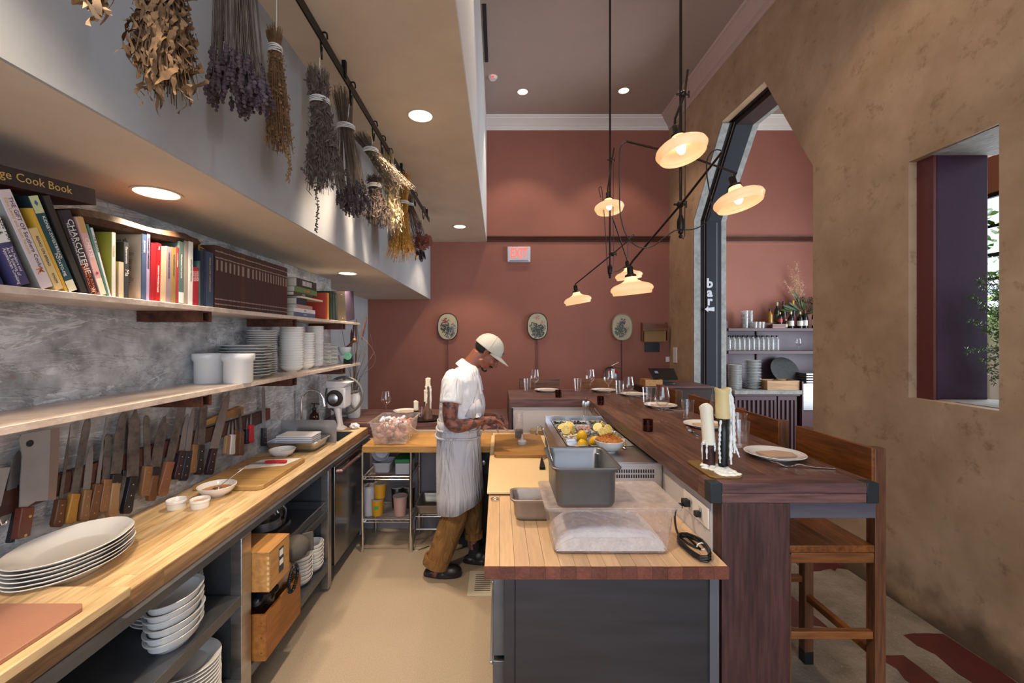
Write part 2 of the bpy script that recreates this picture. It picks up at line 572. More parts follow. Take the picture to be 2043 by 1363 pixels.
# scratches and trowel marks of the rough plaster
n4 = N.new('ShaderNodeTexNoise'); n4.inputs['Scale'].default_value = 7; n4.inputs['Detail'].default_value = 10; n4.inputs['Roughness'].default_value = .75; K.new(tc.outputs['Object'], n4.inputs['Vector'])
r4 = N.new('ShaderNodeMapRange'); r4.inputs['From Min'].default_value = .56; r4.inputs['From Max'].default_value = .66; r4.inputs['To Max'].default_value = .6; K.new(n4.outputs[0], r4.inputs[0])
m4 = N.new('ShaderNodeMix'); m4.data_type = 'RGBA'; m4.inputs['B'].default_value = (*L('7c5c3c'), 1)
K.new(r4.outputs[0], m4.inputs['Factor']); K.new(mx.outputs['Result'], m4.inputs['A'])
K.new(m4.outputs['Result'], b.inputs['Base Color'])
# lining of the opening: concrete edges and charcoal steel pocket on the far side
def lining(name, x0, x1, mt, off, t, segs=(2, 3, 4), parent=None):
    """follows the opening's outline, from its inner face inwards by off..off+t"""
    for i in segs:
        (y0, z0), (y1, z1) = OP[i], OP[i + 1]
        d = V((y1 - y0, z1 - z0)).normalized()
        nrm = V((d.y, -d.x)) * (1 if True else -1)
        def off_pt(j, q):
            # inset point at corner j by q towards inside
            a, b, c = V(OP[j - 1]), V(OP[j]), V(OP[(j + 1) % len(OP)])
            d1, d2 = (b - a).normalized(), (c - b).normalized()
            n1, n2 = V((d1.y, -d1.x)), V((d2.y, -d2.x))
            bis = (n1 + n2).normalized()
            return b + bis * (q / max(.3, bis.dot(n1)))
        p = [off_pt(i, off), off_pt(i + 1, off), off_pt(i + 1, off + t), off_pt(i, off + t)]
        if i == len(OP) - 2:
            p[1] = V((5.60 - off, 0)); p[2] = V((5.60 - off - t, 0))
        if i == 1:
            pass
        mm = M().prism([tuple(q) for q in p], 'x', x0, x1)
        yield mm.build(name, mt, parent, fix=True, smooth=False)
fr = tag(thing('door_1', None, None, (2.77, 5.59, 0)), kind='structure')
for o in lining('concrete_edge', 2.562, 2.645, CONC, .001, .02, (4, 3), fr): pass
for o in lining('steel_pocket', 2.645, 2.70, BLKM, .001, .006, (4, 3, 2, 1), fr): pass
for o in lining('steel_panel', 2.712, 2.905, GREYM, .001, .045, (4, 3), fr): pass
for o in lining('steel_panel', 2.712, 2.905, mat('dark_mauve_steel', '3a2a2c', .5), .001, .045, (2, 1), fr): pass
for o in lining('concrete_edge', 2.905, 2.978, CONC, .001, .03, (4, 3, 2, 1), fr): pass
M().box((2.846, 5.5525, .01), (2.849, 5.5536, 3.2)).build('panel_joint', WHITE, fr)
LET = mat('pale_sign_paint', 'c2c2c8', .6)
for ch, yy in (('b', 566), ('a', 584), ('r', 601)):
    p = at(1416, yy, 5.545)
    text(ch, 'lettering', .165, p, (R(90), 0, 0), LET, fr, ext=.001, align='CENTER', bold=.006)
p = at(1416, 617, 5.545)
M().prism([(p.x - .065, p.z), (p.x - .02, p.z + .04), (p.x - .02, p.z + .018), (p.x + .06, p.z + .028), (p.x + .06, p.z - .028), (p.x - .02, p.z - .018), (p.x - .02, p.z - .04)], 'y', 5.542, 5.545).build('arrow', LET, fr)
# crown mouldings
def crown(name, p0, p1, inward, mt, h=.145, d=.19):
    prof = [(0, 0), (.012, 0), (.02, .02), (.03, .024), (.034, .045), (.05, .05), (.06, .062), (.105, .085), (.135, .105), (.15, .112), (.155, .125), (.175, .13), (.19, .145), (0, .145)]
    a, b = V(p0), V(p1)
    iw = V(inward)
    n = len(prof)
    dirv = (b - a).normalized()
    vs = []
    for q, sg in ((a, 1), (b, -1)):
        for (u, z) in prof:
            vs.append(q + iw * u + V((0, 0, z)) + dirv * (u * sg if sg_on[0 if sg == 1 else 1] else 0))
    fs = [tuple(range(n)), tuple(range(2 * n - 1, n - 1, -1))] + [(i, n + i, n + (i + 1) % n, (i + 1) % n) for i in range(n)]
    return struct(M().add(vs, fs), name, mt, fix=True, ang=25)
sg_on = (False, True)
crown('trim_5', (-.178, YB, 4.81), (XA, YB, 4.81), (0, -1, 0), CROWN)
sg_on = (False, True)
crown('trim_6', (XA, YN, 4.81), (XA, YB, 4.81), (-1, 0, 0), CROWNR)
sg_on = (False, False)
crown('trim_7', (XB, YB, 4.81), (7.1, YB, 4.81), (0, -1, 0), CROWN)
# picture rail
def prail(name, x0, x1):
    z0 = 3.136
    prof = [(YB, z0), (YB - .012, z0), (YB - .02, z0 + .012), (YB - .012, z0 + .03), (YB - .03, z0 + .04), (YB - .022, z0 + .055), (YB - .045, z0 + .07), (YB - .045, z0 + .082), (YB, z0 + .082)]
    struct(M().prism(prof, 'x', x0, x1), name, RAILW, fix=True)
prail('trim_8', -.178, XA)
prail('trim_9', XB, 7.1)
# bar room beyond

# sprinkler / slot diffuser in the main ceiling
tag(M().box((-.16, 4.15, 4.947), (-.12, 5.02, 4.956)).build('slot_diffuser', BLACK), 'long black slot diffuser in the main ceiling beside the beam', 'vent')
s_ = thing('ceiling_sensor', 'small white ceiling sensor with a red light beside the beam', 'sensor', (-.07, 5.32, 4.955))
M().lathe([(0, -.03), (.04, -.03), (.05, -.012), (.06, 0)], (-.07, 5.32, 4.955)).build('housing', CROWN, s_)
M().box((-.085, 5.262, 4.925), (-.055, 5.28, 4.937)).build('red_light', mat('red_indicator', '601010', .4, emi=(1, .05, .04), es=2), s_)
# downlights
def downlight(x, y, z, r, label, power, spread=106, n=0):
    t = thing('downlight', label, 'ceiling light', (x, y, z), 0, 'recessed downlights')
    M().lathe([(r, .0), (r * 1.14, -.0025), (r * 1.14, -.004), (r, -.004), (r * .98, .0)], (x, y, z), 40).build('trim_ring', TRIMW, t)
    M().lathe([(0, -.0016), (r * .99, -.0016)], (x, y, z), 40).build('diffuser', GLOWW, t, fix=True)
    lamp('downlight_lamp', 'SPOT', (x, y, z - .012), power, WARM, r * .9, (0, 0, 0), t, spot_size=R(spread), spot_blend=.42)
downlight(-1.355, 1.69, 2.275, .075, 'warm round downlight in the soffit above the cookbooks, the nearer one', 105)
downlight(-1.345, 3.80, 2.275, .075, 'warm round downlight in the soffit above the tall plate stacks', 105)
downlight(-.504, 2.755, 3.136, .075, 'large warm downlight in the dropped ceiling beside the herb rail', 200)
downlight(-.50, 5.5, 3.136, .075, 'warm downlight in the dropped ceiling near the back wall', 70)
downlight(.32, 5.635, 4.955, .065, 'warm downlight in the high ceiling, left of the pendant rods', 90, 90)
downlight(1.65, 5.61, 4.955, .065, 'warm downlight in the high ceiling between the two pendant rods', 90, 90)
for (x, y, lb) in ((.32, 2.6, 'warm downlight in the high ceiling above the prep counter'), (1.65, 2.6, 'warm downlight in the high ceiling above the bar stools')):
    downlight(x, y, 4.955, .065, lb, 80, 90)
downlight(-.504, .3, 3.136, .075, 'warm downlight in the dropped ceiling above the near counter', 260)

# fine crossing veins of the marble
N, K = STONE.node_tree.nodes, STONE.node_tree.links
b = N['Principled BSDF']; src = b.inputs['Base Color'].links[0].from_socket
tc = N.new('ShaderNodeTexCoord')
for rot, sc, colr, wd, am in (((.6, 0, 0), 3.0, 'eef0f2', .014, .55), ((-.9, 0, 0), 5.5, 'e6eaee', .010, .4), ((.2, 0, 0), 4.0, '4a4a4e', .010, .5), ((1.3, 0, 0), 2.2, '8a6a5c', .006, .5)):
    mp = N.new('ShaderNodeMapping'); mp.inputs['Rotation'].default_value = rot; mp.inputs['Scale'].default_value = (1, .35, 1.5)
    nz = N.new('ShaderNodeTexNoise'); nz.inputs['Scale'].default_value = sc; nz.inputs['Detail'].default_value = 8; nz.inputs['Distortion'].default_value = 1.2; nz.inputs['Roughness'].default_value = .6
    K.new(tc.outputs['Object'], mp.inputs[0]); K.new(mp.outputs[0], nz.inputs['Vector'])
    su = N.new('ShaderNodeMath'); su.operation = 'SUBTRACT'; su.inputs[1].default_value = .5; K.new(nz.outputs[0], su.inputs[0])
    ab = N.new('ShaderNodeMath'); ab.operation = 'ABSOLUTE'; K.new(su.outputs[0], ab.inputs[0])
    mr = N.new('ShaderNodeMapRange'); mr.inputs['From Min'].default_value = 0; mr.inputs['From Max'].default_value = wd; mr.inputs['To Min'].default_value = am; mr.inputs['To Max'].default_value = 0
    K.new(ab.outputs[0], mr.inputs[0])
    mx = N.new('ShaderNodeMix'); mx.data_type = 'RGBA'; mx.inputs['B'].default_value = (*L(colr), 1)
    K.new(mr.outputs[0], mx.inputs['Factor']); K.new(src, mx.inputs['A']); src = mx.outputs['Result']
K.new(src, b.inputs['Base Color'])
# ================================================================ COUNTERS, SHELVES, BAR
def staves(parent, x0, x1, y0, y1, z0, z1, w, ax, mt, lens=(.5, .95), seed=1, name='stave', gap=.0006, jit=.0005):
    rr = random.Random(seed)
    lo, hi = (x0, x1) if ax == 'y' else (y0, y1)
    n = max(1, round((hi - lo) / w))
    w = (hi - lo) / n
    for i in range(n):
        a, b_ = lo + i * w + gap / 2, lo + (i + 1) * w - gap / 2
        u, ue = (y0, y1) if ax == 'y' else (x0, x1)
        u0 = u
        while u0 < ue - 1e-4:
            l = rr.uniform(*lens)
            if u0 == u: l *= rr.uniform(.4, 1)
            u1 = u0 + l if u0 + l < ue - .15 else ue
            dz = rr.uniform(-jit, jit)
            if ax == 'y':
                m = M().box((a, u0 + gap / 2, z0), (b_, u1 - gap / 2, z1 + dz))
            else:
                m = M().box((u0 + gap / 2, a, z0), (u1 - gap / 2, b_, z1 + dz))
            m.build(name, mt, parent, smooth=False)
            u0 = u1


# left worktop
lc = thing('worktop', 'long worn maple butcher block worktop below the knife rack', 'worktop', (-1.4, 2, .842))
staves(lc, -1.648, -1.166, .15, 3.28, .842, .90, .048, 'y', MAPLEW, (.6, 1.3), 3)
staves(lc, -1.648, -1.56, 3.28, 3.80, .842, .90, .044, 'y', MAPLEW, (.6, 1.3), 5)
staves(lc, -1.235, -1.166, 3.28, 3.80, .842, .90, .035, 'y', MAPLEW, (.6, 1.3), 5)
staves(lc, -1.56, -1.235, 3.64, 3.80, .842, .90, .054, 'y', MAPLEW, (.6, 1.3), 6)
staves(lc, -1.1655, -1.1625, .15, 3.80, .8425, .899, .01, 'y', WEDGE, (.8, 1.4), 7, 'front_edge')
sk = thing('sink', 'small dark steel sink set into the far end of the left worktop', 'sink', (-1.4, 3.46, .78))
m = M()
m.box((-1.558, 3.282, .70), (-1.237, 3.638, .704))
for a, b_ in (((-1.558, 3.282), (-1.552, 3.638)), ((-1.243, 3.282), (-1.237, 3.638)), ((-1.558, 3.282), (-1.237, 3.288)), ((-1.558, 3.632), (-1.237, 3.638))):
    m.box((*a, .70), (*b_, .899))
m.build('basin', STEELD, sk)
M().lathe([(0, .002), (.02, .002), (.025, 0)], (-1.4, 3.46, .704)).build('drain', CHROME, sk)
fa = thing('faucet', 'chrome gooseneck faucet behind the steel splash guard', 'faucet', (-1.60, 3.46, .90))
pts = [(-1.60, 3.46, .90), (-1.60, 3.46, 1.15)] + [(-1.51 - .09 * cos(t), 3.46, 1.18 + .095 * sin(t)) for t in [pi * k / 10 for k in range(0, 10)]] + [(-1.415, 3.46, 1.15)]
M().tube(pts, .009, 12).build('spout', CHROME, fa)
M().lathe([(.024, 0), (.024, .008), (.014, .02), (.012, .04)], (-1.60, 3.46, .90)).build('base', CHROME, fa)
M().lathe([(.011, 0), (.013, .012), (.011, .016)], (-1.415, 3.46, 1.138)).build('aerator', CHROME, fa)

# steel cabinet frame under the left worktop
cf = thing('steel_base_cabinet', 'long steel base cabinet with open shelves under the left worktop', 'cabinet', (-1.4, 2, .1))
XF = -1.137
m = M()
m.box((XF - .06, .2, .812), (XF, 3.78, .8415)); m.build('top_rail', STEELD, cf)
M().box((-1.648, .2, .12), (-1.643, 3.78, .812)).build('back_panel', STEELD, cf)
for (y0, y1) in ((.2, .26), (1.885, 1.96), (2.845, 2.90)):
    M().box((-1.642, y0 + .02, .12), (XF - .05, y0 + .024, .811)).build('side_panel', STEELD, cf)
    M().box((XF - .05, y0, .02), (XF, y1, .8115)).build('post', STEEL, cf, bev=.002)
M().box((-1.642, .262, .515), (XF, 1.884, .56)).build('shelf', STEELD, cf, bev=.002)
M().box((-1.642, .262, .15), (XF, 1.884, .19)).build('shelf', STEELD, cf, bev=.002)
M().box((-1.642, 2.25, .51), (XF - .002, 2.844, .55)).build('shelf', STEELD, cf, bev=.002)
M().box((-1.642, 1.962, .14), (XF - .002, 2.844, .19)).build('shelf', STEELD, cf, bev=.002)
m = M().tube([(XF - .004, 2.3, .615), (XF - .004, 2.82, .615), (-1.62, 2.82, .615)], .004)
m.build('guard_rail', CHROME, cf)
# fridge door section
fd = thing('undercounter_fridge', 'steel undercounter fridge with a long pull handle at the far left', 'fridge', (-1.4, 3.25, .02))
M().box((-1.642, 2.91, .11), (XF - .03, 3.78, .69)).build('body', STEELD, fd)
dr = M().box((XF - .028, 2.96, .115), (XF, 3.57, .805)).build('door', mat('satin_dark_steel', (.3, .3, .31), .22, 1, var=.1, vs=2), fd, bev=.004)
M().tube([(XF + .002, 2.985, .765), (XF + .035, 2.985, .765), (XF + .035, 3.54, .765), (XF + .002, 3.54, .765)], .012, 10).build('handle', mat('pink_reflection_steel', '8b6a62', .3, .8), dr)  # pinkish reflection on the handle is put into the steel's colour
M().box((XF - .028, 3.59, .115), (XF - .002, 3.78, .805)).build('end_panel', STEEL, fd, bev=.003)
for y in (3.0, 3.7):
    for x in (-1.55, -1.2):
        M().lathe([(.022, 0), (.018, .01), (.018, .11)], (x, y, 0), 12).build('foot', STEELD, fd)
# marble shelves with iron brackets
for nm, z0, z1, lb in (('upper', 1.823, 1.845, 'pink stone shelf carrying the cookbooks'), ('lower', 1.433, 1.457, 'pink stone shelf carrying crocks and stacked white dishes')):
    t = thing('stone_shelf', lb, 'shelf', (-1.5, 2, z0), group='stone wall shelves')
    M().box((-1.649, -.4, z0), (-1.352, 4.18, z1)).build('slab', SHELFST, t, bev=.002)
    for y in (1.02, 1.94, 2.79, 3.70):
        for k, (a, b_, c, d) in enumerate(((0, .075, 0, .006), (0, .075, .044, .05), (0, .006, .006, .044), (.069, .075, .006, .044))):
            pass
        m = M()
        zb = z0 - .05
        m.box((-1.648, y, zb), (-1.362, y + .075, zb + .006)); m.box((-1.648, y, zb + .0435), (-1.362, y + .075, zb + .0495))
        m.box((-1.648, y, zb + .006), (-1.362, y + .006, zb + .0435)); m.box((-1.648, y + .069, zb + .006), (-1.362, y + .075, zb + .0435))
        br = m.build('bracket', IRON, t)
        M().box((-1.362, y + .0, zb), (-1.356, y + .016, zb + .0495)).build('end_flange', IRON, br)
        M().box((-1.362, y + .059, zb), (-1.356, y + .075, zb + .0495)).build('end_flange', IRON, br)

# cross counter
cc = thing('cross_counter', 'short orange maple butcher block counter across the aisle behind the cook', 'worktop', (-.5, 3.55, .8))
staves(cc, -1.06, -.056, 3.31, 3.79, .808, .855, .06, 'x', MAPLEX, (1.2, 1.6), 8)
M().box((-1.10, 3.791, .80), (.14, 3.83, .874)).build('back_strip', mat('pale_vent_strip', 'b9a898', .5), cc)
# prep counter
pc = thing('prep_counter', 'pale maple butcher block prep counter with dark stained front edge', 'worktop', (.4, 2.5, .81))
staves(pc, -.052, .848, 1.574, 3.79, .812, .855, .056, 'y', MAPLE, (.5, 1.6), 11, gap=.0013)
staves(pc, -.052, .848, 1.566, 1.5735, .811, .8555, .056, 'y', ENDG, (1, 1), 12, 'front_edge')
# steel cabinet under it
STF = mat('blue_grey_brushed_steel', (.075, .074, .085), .42, .85, var=.10, vs=2, st=(1, 1, 9), rv=.07)
pb = thing('steel_prep_cabinet', 'large blue-grey steel cabinet under the prep counter', 'cabinet', (.4, 2.5, .02))
M().box((.03, 1.62, .03), (.835, 3.29, .8105)).build('body', STF, pb, bev=.002)
M().box((.022, 1.612, .03), (.06, 1.6195, .806)).build('corner_strip', STF, pb, bev=.001)
M().box((.064, 1.6125, .03), (.79, 1.6195, .802)).build('front_panel', STF, pb, bev=.0015)
M().box((.80, 1.6125, .03), (.835, 1.6195, .806)).build('corner_strip', mat('dim_steel', (.16, .17, .2), .5, .7), pb)
for i, (y0, y1) in enumerate(((1.66, 2.19), (2.21, 2.74), (2.76, 3.28))):
    for (z0, z1) in ((.12, .44), (.46, .79)):
        d = M().box((-.022, y0, z0), (.028, y1, z1)).build('drawer', STEELD, pb, bev=.003)
        M().box((-.034, y0 + .02, z1 - .03), (-.023, y1 - .02, z1 - .018)).build('handle', STEEL, d, bev=.002)
bo = thing('black_oven', 'black undercounter oven tucked in the corner under the cross counter', 'oven', (-.2, 3.6, .1))
M().box((-.32, 3.42, .04), (-.06, 3.78, .80)).build('body', BLACK, bo, bev=.004)
M().box((-.315, 3.405, .1), (-.07, 3.419, .6)).build('door', BLKM, bo, bev=.003)
for x in (-.12, -.19, -.26):
    M().lathe([(.02, 0), (.02, .018), (.012, .022), (0, .022)], (x, 3.419, .70), 16, rot=(R(90), 0, 0)).build('knob', STEEL, bo)
M().box((-1.6, 3.80, .0), (.14, 3.83, .80)).build('low_wall', mat('mauve_grey_panel', '7c7478', .6), None)
o = bpy.data.objects['low_wall']; o.name = 'partition_wall'; o['kind'] = 'structure'

# bar: low wall, post, top
lw = M().box((.852, 1.705, 0), (.87, 3.9, 1.066)); o = struct(lw, 'wall_right', WHITE); o.name = 'wall_bar_face'
o = struct(M().box((.872, 1.705, 0), (1.10, 4.41, 1.066)), 'wall_bar', DARKZ)
o = struct(M().box((.135, 3.885, 0), (.871, 3.905, 1.066)), 'wall_bar', WHITE)
o = struct(M().box((.12, 3.906, 0), (.871, 4.41, 1.066)), 'wall_bar', DARKZ)
bt = thing('bar_counter', 'dark oak bar counter top wrapping around the open kitchen', 'bar', (1.1, 3, 1.068))
ZT, ZB = 1.144, 1.0685
bx0, bx1, by0, by1, by2 = .808, 1.452, 1.625, 3.867, 4.607
wj = .0012
M().box((bx0 + .046, by0, ZB + .038), (bx1 - .046, by0 + .10, ZT)).build('end_board', DARKX, bt, bev=.002)
M().box((bx0 + .046, by0 + .0015, ZB), (bx1 - .046, by0 + .10, ZB + .037)).build('end_board', DARKX, bt, bev=.002)
for x in (bx0, bx1 - .045):
    M().box((x, by0 - .001, ZB - .001), (x + .045, by0 + .045, ZT + .001)).build('corner_cap', mat('gunmetal', '2e3438', .45, .5), bt, bev=.002)
M().box((bx0, by0 + .046, ZB), (bx0 + .045, by0 + .10, ZT)).build('plank', DARKW, bt)
M().box((bx1 - .045, by0 + .046, ZB), (bx1, by0 + .10, ZT)).build('plank', DARKW, bt)
xs = [bx0, .94, 1.085, 1.23, 1.375, bx1]
cuts = {0: [1.726, 3.1], 1: [1.726, 2.8], 2: [1.726, 2.35, 3.5], 3: [1.726, 3.0], 4: [1.726, 2.6, 3.7]}
for i in range(5):
    c = cuts[i] + [by1 if i == 0 else by2]
    if i == 0: c[-1] = by1
    for a, b_ in zip(c, c[1:]):
        M().box((xs[i] + wj / 2, a + wj / 2, ZB), (xs[i + 1] - wj / 2, b_ - wj / 2, ZT)).build('plank', DARKW, bt, bev=.0015)
ys_ = [by1, 4.05, 4.235, 4.42, by2]
for i in range(4):
    c = [.097] + ([.62, .94] if i % 2 else [.94])
    for a, b_ in zip(c, c[1:]):
        M().box((a + wj / 2, ys_[i] + wj / 2, ZB), (b_ - wj / 2, ys_[i + 1] - wj / 2, ZT)).build('plank', DARKX, bt, bev=.0015)
tag(M().box((.845, 1.64, 1.0665), (.85, 3.86, 1.0685)).box((.10, 3.872, 1.0605), (.85, 3.884, 1.0685)).build('edge_strip', WHITE, bt), 'thin white strip under the bar top')
bp = tag(M().box((.856, 1.632, 0), (1.118, 1.703, 1.067)).build('bar_post', DARKZ, bev=.003), 'wide dark oak slab post holding up the near end of the bar', 'post')
tag(M().box((1.12, 1.64, 1.005), (1.452, 1.69, 1.066)).build('bar_rail', mat('blue_black_oak', '3a3942', .5, c2='5a5660', vs=7, st=(.09, 1, 1), var=.2), bev=.002), 'blue-black wooden rail under the near end of the bar top', 'rail')
# outlet panel on the white bar face
op = thing('outlet_plate', 'white double outlet plate on the bar face with black plugs', 'outlet', (.851, 1.9, .95))
M().box((.846, 1.72, .925), (.8515, 1.95, 1.01)).build('plate', CROWN, op, bev=.002)
for y in (1.78, 1.87):
    M().box((.844, y - .018, .94), (.8462, y + .018, .995)).build('socket', WHITE, op, bev=.002)
    M().box((.8434, y - .008, .972), (.8442, y - .005, .985)).box((.8434, y + .005, .972), (.8442, y + .008, .985)).build('slot', BLACK, op)
cdm = mat('black_rubber_cord', '101012', .4)
pl = thing('power_cord', 'coiled black power cord with plugs lying on the prep counter', 'cord', (.78, 1.75, .86))
m = M()
m.box((.815, 1.87, .955), (.843, 1.905, .985)); m.box((.80, 1.88, .945), (.815, 1.90, .965)); m.build('plug', cdm, pl, bev=.003)
M().box((.82, 1.77, .952), (.843, 1.795, .975)).build('plug', cdm, pl, bev=.003)
rr = random.Random(4)
def coilpts(cx, cy, z, rx, ry, turns, ph=0):
    return [(cx + rx * cos(t) * (1 + .08 * sin(3 * t)), cy + ry * sin(t), z + .004 * sin(2.3 * t) + .003 * k / 10) for k in range(turns * 14) for t in [ph + k / 14 * 2 * pi]]
M().tube(curve_pts([(.80, 1.89, .955), (.77, 1.86, .93), (.755, 1.80, .88), (.77, 1.74, .863), (.80, 1.69, .862)], 6) + coilpts(.775, 1.69, .865, .045, .10, 5, 1.2), .0046, 7).build('cord', cdm, pl)
M().tube([(.81 + .018 * cos(t), 1.70, .867 + .014 * sin(t)) for t in [k * pi / 6 for k in range(13)]], .0025, 6).build('tie', WAXW, pl)

# refrigerated rail with pans
ru = thing('refrigerated_rail', 'steel refrigerated topping rail on the prep counter beside the bar', 'refrigerator', (.6, 2.75, .855))
U0, U1, V0, V1, UZ = .36, .846, 2.205, 3.31, 1.05
m = M()
m.box((U0, V0, .8565), (U1, V0 + .004, UZ)); m.box((U0, V0 + .004, .8565), (U0 + .004, V1, UZ)); m.box((U1 - .004, V0 + .004, .8565), (U1, V1, UZ)); m.box((U0 + .004, V1 - .004, .8565), (U1 - .004, V1, UZ)); m.box((U0 + .004, V1 - .004, UZ), (.80, V1, UZ + .044))
m.box((U0, V0, UZ), (U1, 2.53, UZ + .004)); m.box((U0, 2.53, UZ), (U0 + .045, V1 - .004, UZ + .004)); m.box((U1 - .03, 2.53, UZ), (U1, V1 - .004, UZ + .004))
m.build('housing', STEEL, ru, bev=.0015)
m = M()
for r_ in range(2):
    for k in range(20):
        m.box((.56 + k * .0125, V0 - .0012, 1.0 - r_ * .026), (.5675 + k * .0125, V0 + .0005, 1.018 - r_ * .026))
o = m.build('vent_slots', BLACK, ru); o['kind'] = 'stuff'
PANS = []
cols = [(.408, .542), (.545, .679), (.682, .814)]
rows = [(2.535, 2.72), (2.725, 2.94), (2.945, 3.14), (3.145, 3.30)]
def gnpan(name, x0, x1, y0, y1, z, d, mt, parent=None, rim=.012, th=.0015, rad=.02, inset=.012, lip=True):
    """open steel pan with a rolled rim and tapered rounded walls"""
    def rrect(x0, x1, y0, y1, r, n=5):
        out = []
        for (cx, cy, a0) in ((x1 - r, y1 - r, 0), (x0 + r, y1 - r, 90), (x0 + r, y0 + r, 180), (x1 - r, y0 + r, 270)):
            for k in range(n + 1):
                t = R(a0 + 90 * k / n)
                out.append((cx + r * cos(t), cy + r * sin(t)))
        return out
    n = 24
    L_ = []
    def lay(ins, r, zz): L_.append([(p[0], p[1], zz) for p in rrect(x0 + ins, x1 - ins, y0 + ins, y1 - ins, r)])
    lay(.001, rad, z - .006); lay(0, rad, z - .003); lay(0, rad, z); lay(.002, rad, z + .0015); lay(rim, rad, z); lay(rim + .003, rad, z - .004)
    lay(rim + .004, rad, z - .02); lay(rim + .008, rad, z - .024); lay(rim + inset, rad, z - d + .02); lay(rim + inset + .006, rad, z - d + .006); lay(rim + inset + .02, rad * .8, z - d)
    # outside back up
    lay(rim + inset + .018, rad * .8, z - d - .002); lay(rim + inset + .003, rad, z - d + .004); lay(rim + inset - .003, rad, z - d + .02); lay(rim + .005, rad, z - .025); lay(rim + .001, rad, z - .02); lay(rim, rad, z - .004); lay(.004, rad, z - .004)
    vs = [p for l in L_ for p in l]
    fs = []
    nl = len(L_)
    for i in range(nl):
        j = (i + 1) % nl
        if i == 10: continue
        for k in range(n):
            k2 = (k + 1) % n
            fs.append((i * n + k, i * n + k2, j * n + k2, j * n + k))
    fs.append(tuple(10 * n + k for k in range(n))); fs.append(tuple(11 * n + k for k in range(n))[::-1])
    return M().add(vs, fs).build(name, mt, parent, ang=50, fix=False)
for j, (y0, y1) in enumerate(rows):
    for i, (x0, x1) in enumerate(cols):
        PANS.append(gnpan('inset_pan', x0, x1, y0, y1, UZ + .008, .10, STEEL, ru, rim=.007, rad=.014, inset=.006))
# ================================================================ STOOLS
def make_stool():
    t = thing('bar_stool', '', 'bar stool', (0, 0, 0), 0, 'oak bar stools along the bar')
    # local: back plane at +x, width along y 0..0.46 ; x from -.38 to .046
    for y in (0, .414):
        l = M().box((0, y, .065), (.046, y + .046, 1.232)).build('leg', OAKZ, t, bev=.002)
        M().box((-.0005, y - .0005, 0), (.0465, y + .0465, .066)).build('foot_cap', BLACK, l, bev=.002)
        l = M().box((-.40, y, .065), (-.354, y + .046, .785)).build('leg', OAKZ, t, bev=.002)
        M().box((-.4005, y - .0005, 0), (-.3535, y + .0465, .066)).build('foot_cap', BLACK, l, bev=.002)
    M().box((-.42, .0, .79), (-.002, .46, .822)).build('seat', OAK, t, bev=.004)
    for y in (.004, .426):
        M().box((-.352, y, .745), (-.001, y + .03, .788)).build('apron', OAKX, t, bev=.002)
        M().box((-.352, y + .004, .42), (-.001, y + .03, .452)).build('stretcher', OAKX, t, bev=.002)
    M().box((.008, .048, .33), (.036, .412, .362)).build('stretcher', OAK, t, bev=.002)
    M().box((-.39, .048, .30), (-.362, .412, .332)).build('stretcher', OAK, t, bev=.002)
    M().box((-.016, -.001, 1.078), (-.0008, .461, 1.2335)).build('backrest', OAK, t, bev=.002)
    return t
st0 = make_stool()
SL = ['dark-framed oak bar stool nearest the camera at the bar', 'oak bar stool second from the near end of the bar', 'oak bar stool third from the near end, beside the bar sign', 'oak bar stool at the far right corner of the bar']
for i, y in enumerate((1.80, 2.40, 3.07, 3.80)):
    s = st0 if i == 0 else copy_tree(st0)
    s.location = (1.592, y, 0)
    s['label'] = SL[i]
for i, x in enumerate((.24, .885)):
    s = copy_tree(st0)
    s.location = (x + .46, 4.87, 0)
    s.rotation_euler = (0, 0, R(90))
    s['label'] = ['oak bar stool behind the far bar, left one', 'oak bar stool behind the far bar, nearer the extinguisher'][i]
    s['group'] = 'oak bar stools behind the far bar'
# ================================================================ DISHES ON THE LEFT SHELF AND UNDER THE COUNTER
ORD = ['top', 'second', 'third', 'fourth', 'fifth', 'sixth', 'seventh', 'eighth', 'ninth', 'tenth', 'eleventh', 'twelfth', 'thirteenth', 'fourteenth', 'fifteenth', 'sixteenth', 'seventeenth', 'eighteenth', 'nineteenth', 'twentieth', 'twenty-first', 'twenty-second', 'twenty-third', 'twenty-fourth', 'twenty-fifth', 'twenty-sixth', 'twenty-seventh', 'twenty-eighth', 'twenty-ninth', 'thirtieth']
def mesh_of(m, name, mt, **k):
    o = m.build(name, mt, local=True, **k)
    me = o.data
    bpy.data.objects.remove(o)
    me.name = name
    return me
def inst(me, name, loc, rot=(0, 0, 0), sc=(1, 1, 1), label=None, cat=None, group=None):
    o = bpy.data.objects.new(name, me)
    COL.objects.link(o)
    o.location = loc; o.rotation_euler = rot; o.scale = sc
    return tag(o, label, cat, group)
def plate_prof(r, h=.02, foot=.55, t=.0035, well=.68):
    return [(0, .003), (r * foot * .92, .003), (r * foot * .95, 0), (r * foot, 0), (r * foot * 1.03, .004), (r * .85, h - .006), (r * .99, h - .002), (r, h), (r * .985, h + .0015), (r * .84, h - .0015), (r * well, .0075), (r * well * .94, .0065), (0, .0065)]
def bowl_prof(r, h, foot=.45, t=.0045):
    return [(0, .002), (r * foot * .9, .002), (r * foot * .93, 0), (r * foot, 0), (r * foot * 1.04, .005), (r * .72, h * .28), (r * .90, h * .62), (r * .985, h * .92), (r, h), (r - t * .7, h + .001), (r - t * 1.3, h * .92), (r * .9 - t, h * .62), (r * .72 - t, h * .30), (r * foot, .010), (0, .008)]
